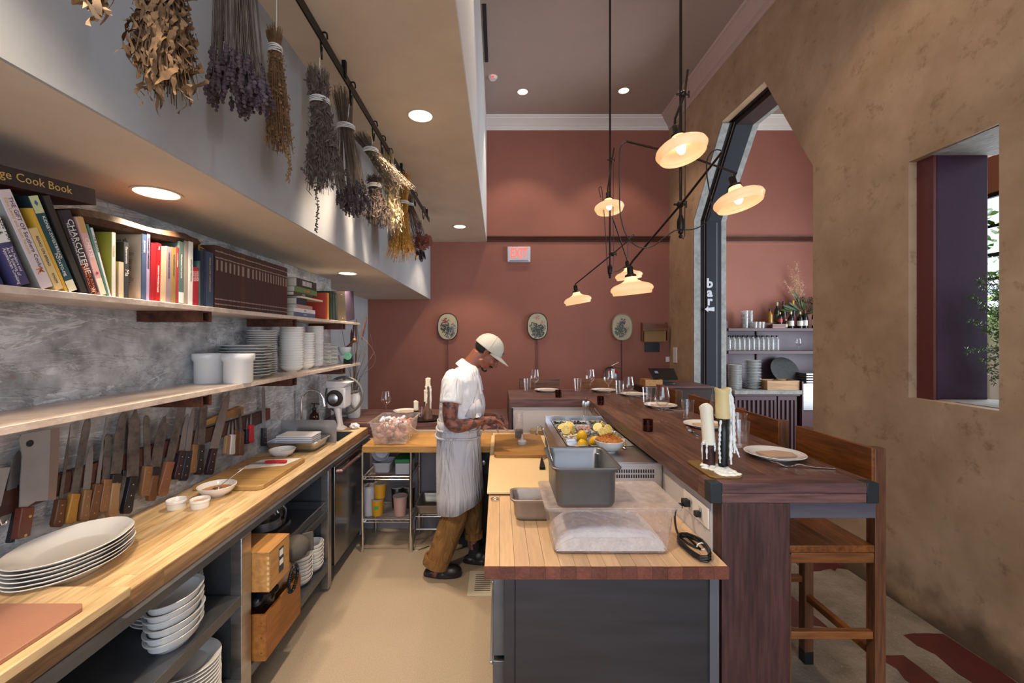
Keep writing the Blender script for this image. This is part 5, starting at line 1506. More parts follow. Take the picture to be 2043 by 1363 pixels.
# ================================================================ PREP COUNTER THINGS
ZP = .8562
tag(M().box((-.045, 2.285, ZP), (.40, 3.56, .862)).build('shade_sheet', BLACK), 'thin black sheet added for the shaded, stained wood under the pale yellow cutting board', 'mat')  # black sheet stands in for shaded, stained wood below the board
tag(M().prism([(-.061, 2.277), (.40, 2.277), (.40, 3.60), (-.061, 3.60)], 'z', .8625, .877).build('cutting_board', mat('yellow_board', 'e0c496', .45, var=.03, vs=3), bev=.004), 'large pale yellow plastic cutting board on the prep counter', 'cutting board')
tag(M().prism([(-.015, 2.91), (.33, 2.91), (.345, 2.93), (.345, 3.52), (.33, 3.54), (-.01, 3.54), (-.03, 3.52), (-.03, 2.93)], 'z', .8775, .90).build('cutting_board', wood('bamboo_board', '9a6c30', 'ae7f3e', 'x', 4, .4, 0, .06), bev=.003), 'brown wooden cutting board lying on the yellow one', 'cutting board')
k = thing('knife', 'knife with a dark triangular handle on the yellow board', 'knife', (.29, 2.74, .878))
M().prism([(.255, 2.65), (.292, 2.65), (.296, 2.85), (.286, 2.87)], 'z', .8785, .897).build('handle', BLKM, k, bev=.003)
M().prism([(.286, 2.87), (.296, 2.87), (.33, 2.905), (.31, 2.905)], 'z', .887, .889).build('blade', BL3, k)
# squeeze bottle, cap, lids
q = thing('squeeze_bottle', 'clear squeeze bottle of dark sauce on the wooden board', 'bottle', (.165, 3.42, .9005))
M().lathe([(0, 0), (.033, 0), (.034, .005), (.034, .17), (.03, .185), (.03, .205), (.028, .205)], (.165, 3.42, .9005), 28).build('bottle', POLY, q)
M().lathe([(0, .002), (.031, .002), (.0315, .062), (0, .062)], (.165, 3.42, .9005), 24).build('dark_sauce', mat('black_sauce', '16141e', .25), q)
tag(M().lathe([(0, 0), (.033, 0), (.034, .004), (.034, .022), (.028, .028), (.012, .032), (.007, .06), (.005, .075), (0, .075)], (.178, 3.20, .9005), 28).build('nozzle_cap', WHITE), 'white squeeze bottle nozzle cap standing on the wooden board', 'cap')
tag(M().lathe([(0, 0), (.06, 0), (.065, .006), (.062, .008), (0, .004)], (.26, 3.66, ZP), 32).build('lid', POLYL), 'round clear lid behind the squeeze bottle', 'lid')
tag(M().lathe([(0, 0), (.058, 0), (.065, .04), (.068, .045), (.062, .045), (.05, .01), (0, .008)], (.335, 3.72, ZP), 32).build('tub', mat('beige_plastic', 'b09c80', .5)), 'low beige tub against the white bar face', 'tub')
# utensil crock
u = thing('utensil_crock', 'grey metal crock of spoons in the corner of the bar', 'crock', (.745, 3.62, ZP))
M().lathe([(0, 0), (.045, 0), (.045, .17), (.042, .17), (.041, .01), (0, .01)], (.745, 3.62, ZP), 24).build('crock', STEELD, u)
for i, (dx, dz) in enumerate(((-.02, .30), (.0, .29), (.018, .30))):
    m = M().tube([(.745 + dx * .5, 3.62, ZP + .02), (.745 + dx, 3.62, ZP + dz - .05)], .003, 6).ball((.745 + dx, 3.62, ZP + dz - .02), (.017, .004, .03), 12, 6)
    tag(m.build('spoon', STEEL), ['left', 'middle', 'right'][i] + ' large steel spoon standing in the metal crock', 'spoon', 'spoons in the metal crock')
tag(M().tube([(.79, 3.5, 1.12), (.80, 3.3, 1.085), (.795, 3.05, 1.062)], .004, 6).build('tongs', CHROME), 'thin steel tongs lying behind the topping pans', 'tongs')
# foods in the rail pans
def fill(x0, x1, y0, y1, z, mt, name, label, kindf, n=60, seed=1, dz=.02, cat='food'):
    rr = random.Random(seed)
    m = M()
    m.box((x0 + .016, y0 + .016, z - .03), (x1 - .016, y1 - .016, z - .012))
    for k in range(n):
        x, y = rr.uniform(x0 + .022, x1 - .022), rr.uniform(y0 + .024, y1 - .024)
        zz = z - .012 + rr.uniform(0, dz)
        if kindf == 'leaf':
            s = rr.uniform(.008, .014); R_ = Euler((rr.uniform(-.8, .8), rr.uniform(-.8, .8), rr.uniform(0, 6))).to_matrix()
            m.add([V((x, y, zz)) + R_ @ V(c) for c in ((-s, 0, 0), (0, s * .5, .002), (s, 0, 0), (0, -s * .5, .002))], [(0, 1, 2, 3)])
        elif kindf == 'ball':
            m.ball((x, y, zz), rr.uniform(.005, .008), 7, 5)
        else:
            m.ball((x, y, zz), (rr.uniform(.01, .018), rr.uniform(.007, .012), .006), 7, 5, rot=(rr.uniform(-.5, .5), rr.uniform(-.5, .5), rr.uniform(0, 3)))
    return tag(m.build(name, mt), label, cat, kind='stuff')
LEMI = mat('lemon_flesh', 'e8c850', .35, var=.12, vs=30)
LEMP = mat('lemon_pith', 'efe6b8', .6)
LEM = mat('lemon_skin', 'e6b414', .38, bump=.25, bs=140, sss=.1)
DKG = mat('dark_greens', '24421c', .7, var=.4, vs=30)
(c0, c1, c2) = cols; (r0, r1, r2, r3) = rows
fill(*c0, *r3, UZ, DKG, 'chopped_herbs', 'dark green herbs in the far left pan', 'leaf', 120, 1)
fill(*c1, *r3, UZ, mat('dark_olives', '2c2428', .3), 'olives', 'dark olives in the far middle pan', 'ball', 60, 2)
fill(*c2, *r3, UZ, mat('capers', '5c5c20', .5), 'capers', 'green capers in the far right pan', 'ball', 90, 3)
fill(*c0, *r2, UZ, DKG, 'chopped_herbs', 'dark green herbs in the pan with the lemon halves', 'leaf', 80, 4)
fill(*c1, *r2, UZ, mat('pink_onion', 'b08c86', .5), 'sliced_onion', 'pink sliced onion in the middle pan', 'lump', 60, 5)
fill(*c2, *r2, UZ, mat('dark_pickle', '3c342c', .5), 'pickles', 'dark pickles under the lemon wedges', 'lump', 40, 6)
fill(*c0, *r1, UZ, mat('white_garlic', 'cfc4b0', .5), 'garlic', 'white garlic pieces in the left pan', 'lump', 40, 7)
fill(*c1, *r1, UZ, mat('grey_pan_contents', '6c6a66', .5), 'chopped_shallot', 'grey chopped shallot behind the whole lemons', 'lump', 40, 8)
fill(*c2, *r1, UZ, mat('green_slaw', '8a9a5a', .6), 'slaw', 'green slaw under the right lemon wedges', 'lump', 40, 9)
def lemon(p, r, rot, lab):
    prof = []
    for i in range(13):
        a = pi * i / 12
        prof.append((r * sin(a) * .95, -r * 1.18 * cos(a) - (r * .12 if i == 0 else 0) + (r * .14 if i == 12 else 0)))
    prof[0] = (0, prof[0][1]); prof[-1] = (0, prof[-1][1])
    m = M().lathe(prof, p, 22, rot=rot)
    tag(m.build('lemon', LEM), lab, 'lemon', 'whole lemons in the topping pans')
    zmax = p[2]
for x, y, Y, rot, lb in ((1161, 871, 2.68, (.3, .2, 0), 'whole lemon at the back left of the lemon pile'), (1163, 889, 2.585, (.1, -.3, 0), 'upright whole lemon in front of the back left one'), (1186, 882, 2.62, (.2, .5, 0), 'whole lemon in the middle, left of the orange bowl'), (1149, 899, 2.55, (1.2, 1.0, .4), 'whole lemon lying lowest at the left of the pile'), (1206, 878, 2.68, (1.3, .3, 0), 'whole lemon half hidden behind the shredded topping'), (1238, 890, 2.62, (1.2, .8, 0), 'whole lemon right of the shredded topping')):
    lemon(at(x, y, Y), .034, rot, lb)
def half(p, r, rot, lab, wedge=False):
    t = thing('lemon_half', lab, 'lemon', p, group='cut lemons in the topping pans')
    t.rotation_euler = rot
    prof = [(0, -r * .9)] + [(r * sin(a), -r * .9 * cos(a)) for a in [pi / 2 * k / 6 for k in range(1, 7)]]
    M().lathe(prof, n=22).build('peel', LEM, t, local=True)
    M().lathe([(r * .99, .0001), (r * .86, .001), (0, .001)], n=22).build('pith', LEMP, t, local=True)
    m = M()
    for k in range(8):
        a0, a1 = k * pi / 4 + .07, (k + 1) * pi / 4 - .07
        m.add([V((r * .1 * cos((a0 + a1) / 2), r * .1 * sin((a0 + a1) / 2), .0016))] + [V((r * .82 * cos(a), r * .82 * sin(a), .0016)) for a in (a0, (a0 + a1) / 2, a1)], [(0, 1, 2, 3)])
    m.build('segments', LEMI, t, local=True)
for x, y, Y, rot, lb in ((1129, 857, 2.84, (R(70), 0, R(10)), 'cut lemon half facing the camera in the left pan'), (1137, 847, 2.96, (R(25), R(15), 0), 'cut lemon half behind the camera-facing one'), (1121, 850, 2.93, (R(15), R(-30), 0), 'cut lemon half at the pan corner, far left'), (1144, 858, 2.87, (R(80), 0, R(60)), 'small lemon end beside the camera-facing half'),
        (1192, 852, 2.93, (R(40), R(-40), 0), 'lemon wedge standing at the left of the right pan'), (1203, 862, 2.82, (R(60), R(20), 0), 'lemon half in front in the right pan'), (1214, 856, 2.86, (R(50), R(35), 0), 'lemon half at the right in the right pan'), (1206, 848, 2.98, (R(10), R(40), 0), 'lemon wedge at the back of the right pan')):
    half(at(x, y, Y), .033, rot, lb)
# bowl with shredded topping
bl = inst(mesh_of(M().lathe(bowl_prof(.084, .066, .4), n=48), 'white_bowl', CHINA), 'white_bowl', (.628, 2.415, UZ + .0045), label='white bowl of orange shredded topping on the steel rail', cat='bowl')
m = M(); rr = random.Random(5)
for k in range(430):
    a, q = rr.uniform(0, 6.28), rr.uniform(0, 1) ** .6
    h_ = (1 - q ** 1.6) * .045
    p = V((.628 + .072 * q * cos(a), 2.415 + .072 * q * sin(a), UZ + .066 + h_ * rr.uniform(.4, 1)))
    d = V((rr.uniform(-1, 1), rr.uniform(-1, 1), rr.uniform(-.5, .8))) * .012
    m.tube([p - d, p + V((0, 0, rr.uniform(0, .006))), p + d], .0013, 3)
m.ball((.628, 2.415, UZ + .06), (.073, .073, .035), 20, 8)
tag(m.build('shredded_topping', mat('shredded_orange', 'b26c2c', .6, var=.35, vs=60)), 'heap of orange shredded topping in the white bowl', 'food', kind='stuff')
spoon('spoon', (.735, 2.50, UZ + .012), (.76, 2.66, UZ + .02), 'small steel spoon right of the topping bowl', .014)
# small steel pan, plastic box, big steel pan
sp_ = thing('steel_pan', 'small scratched steel pan left of the plastic box', 'pan', (.15, 2.01, ZP))
gnpan('pan', .055, .30, 1.935, 2.10, .96, .102, mat('scuffed_steel', (.33, .29, .27), .45, .8, var=.2, vs=6), sp_, rim=.011, rad=.028, inset=.012)
fill(.07, .285, 1.95, 2.085, .925, mat('brown_broth', '6a5240', .3), 'brown_sauce', 'brown sauce in the small steel pan', 'lump', 20, 3, .004, 'sauce')
M().tube([(-.03 + .022 * (1 - cos(t)), 2.19 + .02 * sin(t), .866) for t in [k * pi / 8 for k in range(17)]], .003, 8, caps=False).tube([(.012, 2.19, .866), (.05, 2.195, .866)], .004, 8)
tag(M().tube([(-.018 + .02 * cos(t), 2.215 + .016 * sin(t), .8635) for t in [k * pi / 8 for k in range(17)]], .0028, 8, caps=False).build('key_ring', CHROME), 'small steel ring on the counter beside the small pan', 'ring')
px = thing('plastic_box', 'large clear plastic box with a lid holding white dough', 'food box', (.44, 1.77, ZP))
BX0, BX1, BY0, BY1, BZ = .178, .702, 1.617, 1.925, 1.052
def rr_pts(x0, x1, y0, y1, r, z, n=4):
    out = []
    for (cx, cy, a0) in ((x1 - r, y1 - r, 0), (x0 + r, y1 - r, 90), (x0 + r, y0 + r, 180), (x1 - r, y0 + r, 270)):
        for k in range(n + 1):
            t = R(a0 + 90 * k / n); out.append((cx + r * cos(t), cy + r * sin(t), z))
    return out
def polybox(parent, x0, x1, y0, y1, z0, z1, mt, name='box_body', taper=.022):
    rim = .014
    ls = [rr_pts(x0, x1, y0, y1, .02, z1 - .006), rr_pts(x0, x1, y0, y1, .02, z1), rr_pts(x0 + rim, x1 - rim, y0 + rim, y1 - rim, .03, z1), rr_pts(x0 + rim + .003, x1 - rim - .003, y0 + rim + .003, y1 - rim - .003, .03, z1 - .035), rr_pts(x0 + rim + .007, x1 - rim - .007, y0 + rim + .007, y1 - rim - .007, .03, z1 - .04),
          rr_pts(x0 + rim + taper, x1 - rim - taper, y0 + rim + taper, y1 - rim - taper, .03, z0 + .012), rr_pts(x0 + rim + taper + .012, x1 - rim - taper - .012, y0 + rim + taper + .012, y1 - rim - taper - .012, .025, z0)]
    n = len(ls[0])
    vs = [p for l in ls for p in l]
    fs = [(i * n + k, i * n + (k + 1) % n, (i + 1) * n + (k + 1) % n, (i + 1) * n + k) for i in range(len(ls) - 1) for k in range(n)]
    fs.append(tuple(6 * n + k for k in range(n)))
    return M().add(vs, fs).build(name, mt, parent, ang=50)
polybox(px, BX0, BX1, BY0, BY1, ZP + .0008, BZ - .006, POLY)
ls = [rr_pts(BX0 - .001, BX1 + .001, BY0 - .001, BY1 + .001, .02, BZ - .004), rr_pts(BX0 - .001, BX1 + .001, BY0 - .001, BY1 + .001, .02, BZ + .001), rr_pts(BX0 + .016, BX1 - .016, BY0 + .016, BY1 - .016, .02, BZ + .002), rr_pts(BX0 + .022, BX1 - .022, BY0 + .022, BY1 - .022, .02, BZ - .003), rr_pts(BX0 + .05, BX1 - .05, BY0 + .05, BY1 - .05, .02, BZ - .003)]
n = len(ls[0])
M().add([p for l in ls for p in l], [(i * n + k, i * n + (k + 1) % n, (i + 1) * n + (k + 1) % n, (i + 1) * n + k) for i in range(4) for k in range(n)] + [tuple(4 * n + k for k in range(n))]).build('lid', POLYL, px, ang=50)
# white slab of dough, domed, with a wrapped film
def dome(u, v):
    x = BX0 + .045 + (BX1 - BX0 - .09) * u; y = BY0 + .042 + (BY1 - BY0 - .085) * v
    e = min(1, 7 * min(u, 1 - u) + .02) ** .45 * min(1, 9 * min(v, 1 - v) + .1) ** .4
    return (x, y, ZP + .012 + .088 * e * (.75 + .25 * sin(pi * min(1, u * 1.1))) + .002 * sin(u * 30) * sin(v * 17))
m = M().grid(dome, 44, 24)
tag(m.build('dough', mat('white_bean_dough', 'f2f1f0', .6, var=.06, vs=20, bump=.6, bs=28)), 'white lumpy dough slab under film inside the plastic box', 'dough')
m = M(); 
m.grid(lambda u, v: (BX0 + .048 + (BX1 - BX0 - .1) * u, BY0 + .0395 + .003 * v, ZP + .014 + .05 * v * (min(1, 6 * min(u, 1 - u)) ** .5)), 30, 3)
tag(m.build('dough_edge', mat('cut_dough', 'eceae6', .7, var=.15, vs=40, bump=1, bs=60)), 'rough cut front edge of the white dough in the plastic box', 'dough')
tag(M().grid(lambda u, v: (BX0 + .06 + (BX1 - BX0 - .13) * u, BY0 + .05 + (BY1 - BY0 - .11) * v, dome(u * .94 + .03, v * .9 + .05)[2] + .004 + .003 * sin(u * 23 + v * 9) * sin(v * 12)), 50, 22).build('cling_film', glassm('cling_film', (.95, .95, 1), 1.0)), 'crinkled cling film over the white dough', 'film')
bp_ = thing('steel_pan', 'deep half-size steel pan standing on the plastic box lid', 'pan', (.33, 1.74, BZ))
gnpan('pan', .20, .465, 1.582, 1.907, 1.2125, .157, mat('mid_steel', (.17, .18, .20), .4, .85, var=.1, vs=5, rv=.08), bp_, rim=.013, rad=.032, inset=.010)
ld = M().tube(curve_pts([at(1097, 905, 1.86), at(1092, 880, 1.88), at(1083, 858, 1.91), at(1078, 852, 1.93), at(1073, 853, 1.93), at(1071, 862, 1.93), at(1071, 868, 1.93)], 5), .0048, 8)
ld.tube([at(1097, 905, 1.86), at(1112, 960, 1.80)], .0035, 8).ball(at(1118, 975, 1.78), (.03, .03, .018), 14, 8)
tag(ld.build('ladle', CHROME), 'steel ladle with a hooked handle leaning in the deep pan', 'ladle')
# box of meat on the cross counter
mb = thing('meat_box', 'clear plastic box of pink poultry and ice on the cross counter', 'food box', (-.86, 3.5, ZP))
polybox(mb, -1.026, -.69, 3.315, 3.80, ZP + .0008, 1.034, POLY)
m = M(); rr = random.Random(8)
MEAT = mat('raw_poultry', 'b87c6c', .4, var=.3, vs=14, c2='d8a898', sss=.1)
for k in range(95):
    x, y, z = rr.uniform(-.965, -.755), rr.uniform(3.39, 3.72), rr.uniform(.905, .99)
    m.ball((x, y, z), (rr.uniform(.02, .035), rr.uniform(.02, .035), rr.uniform(.014, .024)), 9, 6, rot=(rr.uniform(0, 3), rr.uniform(0, 3), rr.uniform(0, 3)))
    if k % 4 == 0:
        d = V((rr.uniform(-1, 1), rr.uniform(-.5, .5), rr.uniform(-1, 1))).normalized() * .04
        m.tube([V((x, y, z)) - d, V((x, y, z)) + d], [.013, .007], 7)
tag(m.build('raw_poultry', MEAT), 'pink raw poultry pieces filling the clear box', 'meat', kind='stuff')
m = M()
for k in range(30):
    m.ball((rr.uniform(-.98, -.75), rr.uniform(3.37, 3.72), rr.uniform(1.0, 1.02)), rr.uniform(.01, .018), 6, 4, rot=(rr.uniform(0, 3), 0, 1))
tag(m.build('ice_cubes', mat('ice', (.75, .78, .85), .15), smooth=False), 'loose ice on top of the raw poultry', 'ice', kind='stuff')

# ================================================================ WIRE RACK UNDER THE CROSS COUNTER
wr = thing('wire_rack', 'chrome wire shelf rack under the cross counter', 'rack', (-.9, 3.55, 0))
for (x, y) in ((-1.08, 3.38), (-.695, 3.38), (-1.08, 3.74), (-.695, 3.74)):
    m = M().tube([(x, y, 0), (x, y, .80)], .012, 10)
    m.build('post', CHROME, wr)
for z in (.235, .575):
    m = M()
    for dz in (0, .024):
        m.tube([(-1.08, 3.38, z + dz), (-.695, 3.38, z + dz)], .0035, 6).tube([(-1.08, 3.74, z + dz), (-.695, 3.74, z + dz)], .0035, 6)
        m.tube([(-1.08, 3.38, z + dz), (-1.08, 3.74, z + dz)], .0035, 6).tube([(-.695, 3.38, z + dz), (-.695, 3.74, z + dz)], .0035, 6)
    for y in (3.38, 3.74):
        m.tube([(-1.07 + k * .03, y, z + (.024 if k % 2 else 0)) for k in range(13)], .0024, 5)
    for k in range(24):
        y = 3.39 + k * .0148
        m.tube([(-1.078, y, z + .024), (-.697, y, z + .024)], .0015, 4)
    m.build('wire_shelf', CHROME, wr)['kind'] = 'stuff'
def tub(x, y, z, r, h, mt, lab, lid=None, name='tub', top=1.15):
    t = thing(name, lab, 'container', (x, y, z), group='containers on the wire rack')
    M().lathe([(0, 0), (r * .82, 0), (r * .84, .004), (r * .98, h - .008), (r * .95, h - .006), (r * .8, .008), (0, .006)], (x, y, z), 28).build('body', mt, t)
    M().lathe([(0, h - .001), (r * .9, h - .001), (r * 1.04, h + .001), (r * 1.05, h - .009), (r * 1.0, h - .011)], (x, y, z), 28).build('lid', lid or POLYL, t)
YEL = mat('mustard_yellow_tub', 'c08a1c', .5); WHT = mat('milky_plastic', 'a9a7ac', .45)
zl, zu = .2605, .6005
tub(-.985, 3.47, zl, .052, .135, YEL, 'yellow tub with green print on the bottom wire shelf')
tub(-.965, 3.475, zl + .138, .05, .12, YEL, 'yellow tub standing on the one with green print')
M().box((-1.0, 3.4175, zl + .06), (-.965, 3.4195, zl + .085)).build('print', mat('green_print', '2c8a3c', .5), bpy.data.objects['tub'])
tub(-.80, 3.47, zl, .057, .155, mat('clear_pink_tub', 'b08a80', .4), 'clear tub with pinkish contents on the bottom wire shelf')
tub(-1.055, 3.47, zl, .05, .24, WHT, 'tall milky white jug at the left of the bottom wire shelf', name='jug')
tub(-.86, 3.62, zl, .05, .18, mat('dark_jar', '1c1816', .4), 'dark jar behind the clear tub')
tub(-.76, 3.63, zl, .05, .18, mat('dark_jar', '201a18', .4), 'dark jar behind, next to the rack post')
t = thing('white_tray', 'white plastic tray on the upper wire shelf', 'container', (-.95, 3.5, zu), group='containers on the wire rack')
gnpan('tray', -1.02, -.865, 3.42, 3.62, zu + .09, .088, WHT, t, rim=.008, rad=.02)
tag(M().lathe([(0, 0), (.05, .006), (.068, .03), (.072, .05), (.07, .05), (.05, .01), (0, .006)], (-.955, 3.50, zu + .165), 28, rot=(R(80), 0, 0)).build('white_bowl', WHT), 'round white bowl leaning upright above the tray', 'bowl')
t = thing('storage_box', 'white storage box with a green lid on the upper wire shelf', 'container', (-.77, 3.5, zu), group='containers on the wire rack')
M().box((-.83, 3.42, zu), (-.71, 3.6, zu + .09)).build('box', WHT, t, bev=.006)
M().box((-.835, 3.415, zu + .0905), (-.705, 3.605, zu + .125)).build('lid', mat('green_lid', '1c6a34', .5), t, bev=.006)
# steel pan on its wire stand
ws_ = thing('wire_stand', 'low chrome wire stand behind the cook holding a steel pan', 'stand', (-.52, 3.55, 0))
m = M()
for x in (-.665, -.36):
    m.tube(curve_pts([(x, 3.44, .255), (x - .01, 3.43, .1), (x - .012, 3.40, .006), (x + .05, 3.42, .006), (x + .1, 3.46, .006)], 4), .0045, 8)
    m.tube([(x, 3.72, .255), (x, 3.73, .006)], .0045, 8).tube([(x, 3.44, .255), (x, 3.72, .255)], .0045, 8)
for z in (.255, .155):
    m.tube([(-.665, 3.44, z), (-.36, 3.44, z)], .0045, 8).tube([(-.665, 3.72, z), (-.36, 3.72, z)], .0045, 8)
m.build('frame', CHROME, ws_)
t = thing('steel_pan', 'steel pan resting on the low wire stand', 'pan', (-.52, 3.58, .26))
gnpan('pan', -.68, -.36, 3.43, 3.74, .345, .082, mat('dull_brown_steel', (.3, .27, .23), .4, .8), t, rim=.012, rad=.03)

# ================================================================ FLOOR DRAIN
dn = thing('floor_drain', 'white slotted floor drain cover beside the prep cabinet', 'drain', (-.1, 2.94, .0005))
DW = mat('off_white_drain', 'b4ab98', .5)
M().box((-.207, 2.80, .0005), (-.04, 3.10, .0035)).build('frame_plate', DW, dn, bev=.001)
M().box((-.175, 2.835, .0037), (-.045, 3.07, .006)).build('grate', DW, dn, bev=.002)
m = M()
for k in range(9):
    m.box((-.162, 2.852 + k * .0235, .0058), (-.055, 2.861 + k * .0235, .0063))
m.build('slots', mat('drain_shadow', '3a332c', .9), dn)['kind'] = 'stuff'
# ================================================================ TABLE SETTINGS
ZT_ = 1.1448
stg = [(0, 0), (.034, 0), (.036, .0015), (.020, .005), (.006, .010), (.0038, .02), (.0036, .085), (.006, .093), (.016, .100), (.036, .118), (.0475, .14), (.0455, .175), (.036, .232), (.0345, .232), (.044, .175), (.0458, .141), (.035, .121), (.015, .1025), (0, .101)]
wgm = mesh_of(M().lathe(stg, n=36), 'wine_glass', GLASS)
tbm = mesh_of(M().lathe([(0, 0), (.031, 0), (.033, .003), (.0415, .132), (.040, .132), (.031, .010), (0, .009)], n=32), 'tumbler', GLASS)
vtm = mesh_of(M().lathe([(0, 0), (.028, 0), (.030, .002), (.031, .068), (.0285, .068), (.0275, .008), (0, .008)], n=28), 'votive_holder', AMBER)
plm = mesh_of(M().lathe(plate_prof(.127, .020, .6), n=56), 'dinner_plate', CHINA)
def wine(x, y, z, lab): return inst(wgm, 'wine_glass', (x, y, z), label=lab, cat='wine glass', group='wine glasses on the bar')
def tumb(x, y, z, lab): return inst(tbm, 'tumbler', (x, y, z), label=lab, cat='tumbler', group='water tumblers on the bar')
NAP = mat('beige_napkin', 'bfa088', .85, bump=.1, bs=300)
def setting(x, y, z, rz, lab, nlab, flab=None, fk=None):
    inst(plm, 'dinner_plate', (x, y, z), label='white dinner plate ' + lab, cat='plate', group='plates along the bar')
    m = M()
    for k in range(3):
        ox = .006 * k
        m.prism([(-.075 + ox, -.045), (.06 + ox, -.055), (.085 + ox, .0), (.05, .05), (-.06, .045)], 'z', .0085 + k * .0024, .0105 + k * .0024)
    m.X = None
    mm = M(); mm.v = [tuple(Matrix.Rotation(rz, 3, 'Z') @ V(p) + V((x, y, z))) for p in m.v]; mm.f = m.f; mm.mi = m.mi
    tag(mm.build('napkin', NAP, bev=.0008), 'folded beige napkin ' + nlab, 'napkin', 'napkins on the plates')
    if fk:
        (ax, ay), (bx, by) = fk
        A, B = V((ax, ay, z)), V((bx, by, z))
        d = (B - A).normalized(); s = V((-d.y, d.x, 0))
        path = curve_pts([A + V((0, 0, .019)), A + d * .03 + V((0, 0, .006)), A + d * .062 + V((0, 0, .004)), A + d * .09 + V((0, 0, .014)), A + d * .14 + V((0, 0, .007)), B + V((0, 0, .005))], 4)
        m = M()
        n = len(path)
        vs = []
        for i, p in enumerate(path):
            w_ = .003 + (.009 if i < 9 else .0) * sin(min(1, i / 9) * pi * .9) + (.004 * (i / n) if i > 10 else 0)
            vs += [p - s * w_, p + s * w_, p + s * w_ - V((0, 0, .0018)), p - s * w_ - V((0, 0, .0018))]
        fs = [(i * 4 + k, i * 4 + (k + 1) % 4, (i + 1) * 4 + (k + 1) % 4, (i + 1) * 4 + k) for i in range(n - 1) for k in range(4)] + [(3, 2, 1, 0), tuple(4 * (n - 1) + k for k in range(4))]
        m.add(vs, fs)
        for k in (-1.5, -.5, .5, 1.5):
            m.tube([A + s * k * .0045 + V((0, 0, .019)) - d * .02, A + s * k * .0045 + d * .03 + V((0, 0, .0075))], .0011, 4)
        tag(m.build('fork', CHROME), flab, 'fork', 'forks on the bar')
setting(1.289, 1.99, ZT_, .2, 'nearest the camera on the bar', 'on the nearest bar plate', 'steel fork lying in front of the nearest bar plate', ((1.20, 1.845), (1.42, 1.80)))
setting(1.29, 2.66, ZT_, .1, 'behind the two big candles', 'on the plate behind the big candles', 'dark fork behind the big candles', ((1.14, 2.56), (1.12, 2.40)))
setting(1.30, 3.42, ZT_, .2, 'third along the bar, behind the big wine glass', 'on the third bar plate', 'steel fork in front of the third bar plate', ((1.20, 3.27), (1.42, 3.22)))
setting(1.30, 4.10, ZT_, -.1, 'at the bar corner beside the terminal', 'on the bar corner plate', 'steel fork in front of the bar corner plate', ((1.20, 3.95), (1.40, 3.90)))
setting(1.09, 4.42, ZT_, .2, 'at the right of the far bar section', 'on the right plate of the far bar section')
setting(.50, 4.42, ZT_, .3, 'at the left of the far bar section', 'on the left plate of the far bar section')
setting(-.96, 4.40, .9308, .2, 'on the low table by the meat box', 'on the low table plate')
tumb(1.232, 2.165, ZT_, 'tumbler behind the nearest bar plate')
tumb(1.29, 2.90, ZT_, 'tumbler left of the cream candles, by the second plate')
tumb(1.345, 2.33 + .05, ZT_, 'tumbler right behind the tall candle')
tumb(1.265, 3.62, ZT_, 'tumbler beside the big wine glass')
tumb(.30, 4.40, ZT_, 'tumbler at the left end of the far bar section')
tumb(.82, 4.40, ZT_, 'tumbler in the middle of the far bar section')
tumb(1.19, 4.18, ZT_, 'tumbler just behind the corner wine glass')
wine(1.27, 2.46, ZT_, 'wine glass half hidden behind the cream candles')
wine(1.083, 2.82, ZT_, 'large wine glass standing nearest on the bar')
wine(1.08, 3.55, ZT_, 'second wine glass along the bar, before the corner plate')
wine(1.085, 4.20, ZT_, 'wine glass at the inner corner of the bar')
wine(.94, 4.36, ZT_, 'wine glass beside the right plate of the far bar section')
wine(.372, 4.34, ZT_, 'wine glass at the left end of the far bar section')
wine(-1.13, 4.28, .9308, 'wine glass on the low table behind the meat box')['group'] = ''
for x, y, lb in ((.89, 2.54, 'amber votive holder nearest the camera on the bar'), (.85, 3.54, 'amber votive holder by the inner bar corner'), (.56, 3.98, 'amber votive holder on the far bar section')):
    inst(vtm, 'votive_holder', (x, y, ZT_), label=lb, cat='candle holder', group='amber votives on the bar')
    tag(M().lathe([(0, 0), (.026, 0), (.026, .02), (0, .018)], (x, y, ZT_ + .009), 16).build('tea_light', mat('tea_light_wax', 'a87a50', .5)), 'tea light inside the ' + lb, 'tea light')
# candle tray, near
ct = tag(M().prism([(.838, 1.69), (.852, 1.675), (.952, 1.675), (.966, 1.69), (.966, 1.89), (.952, 1.905), (.852, 1.905), (.838, 1.89)], 'z', ZT_, ZT_ + .008).build('candle_tray', mat('brass_tray', '8a6a3a', .4, .4), bev=.002), 'brass tray under the two big candles at the bar end', 'tray')
def candle(x, y, z, r, h, lab, lean=(0, 0), mt=WAX, seed=1, cup=True):
    rr = random.Random(seed)
    secs = []
    nn = 24
    t = thing('candle', lab, 'candle', (x, y, z))
    prof = [(r * .0, 0), (r * .98, 0), (r, h * .02), (r * .97, h * .3), (r * .96, h * .6), (r * .98, h * .85), (r * 1.06, h * .96), (r * 1.02, h), (r * .85, h * .99), (r * .6, h * .955), (0, h * .95)]
    ph = rr.uniform(0, 6)
    m = M().lathe(prof, n=nn)
    vs = []
    for p in m.v:
        f = p[2] / h
        ang_ = math.atan2(p[1], p[0])
        dz = (.05 * h * sin(2 * ang_ + ph)) if f > .93 else 0
        vs.append((p[0] + lean[0] * f + x, p[1] + lean[1] * f + y, p[2] + dz + z))
    m.v = vs
    m.build('wax_body', mt, t)
    M().tube([(x + lean[0], y + lean[1], z + h * .94), (x + lean[0] + .001, y + lean[1], z + h * 1.01)], .0012, 5).build('wick', BLACK, t)
    return t
def drips(name, pts_list, lab, mt=WAXW, cat='wax'):
    m = M()
    for pts, r in pts_list:
        q = curve_pts(pts, 5)
        m.tube(q, [r * (1 + .35 * sin(i * 2.1)) * (1 if i < len(q) - 2 else .6) for i in range(len(q))], 7)
    return tag(m.build(name, mt), lab, cat)
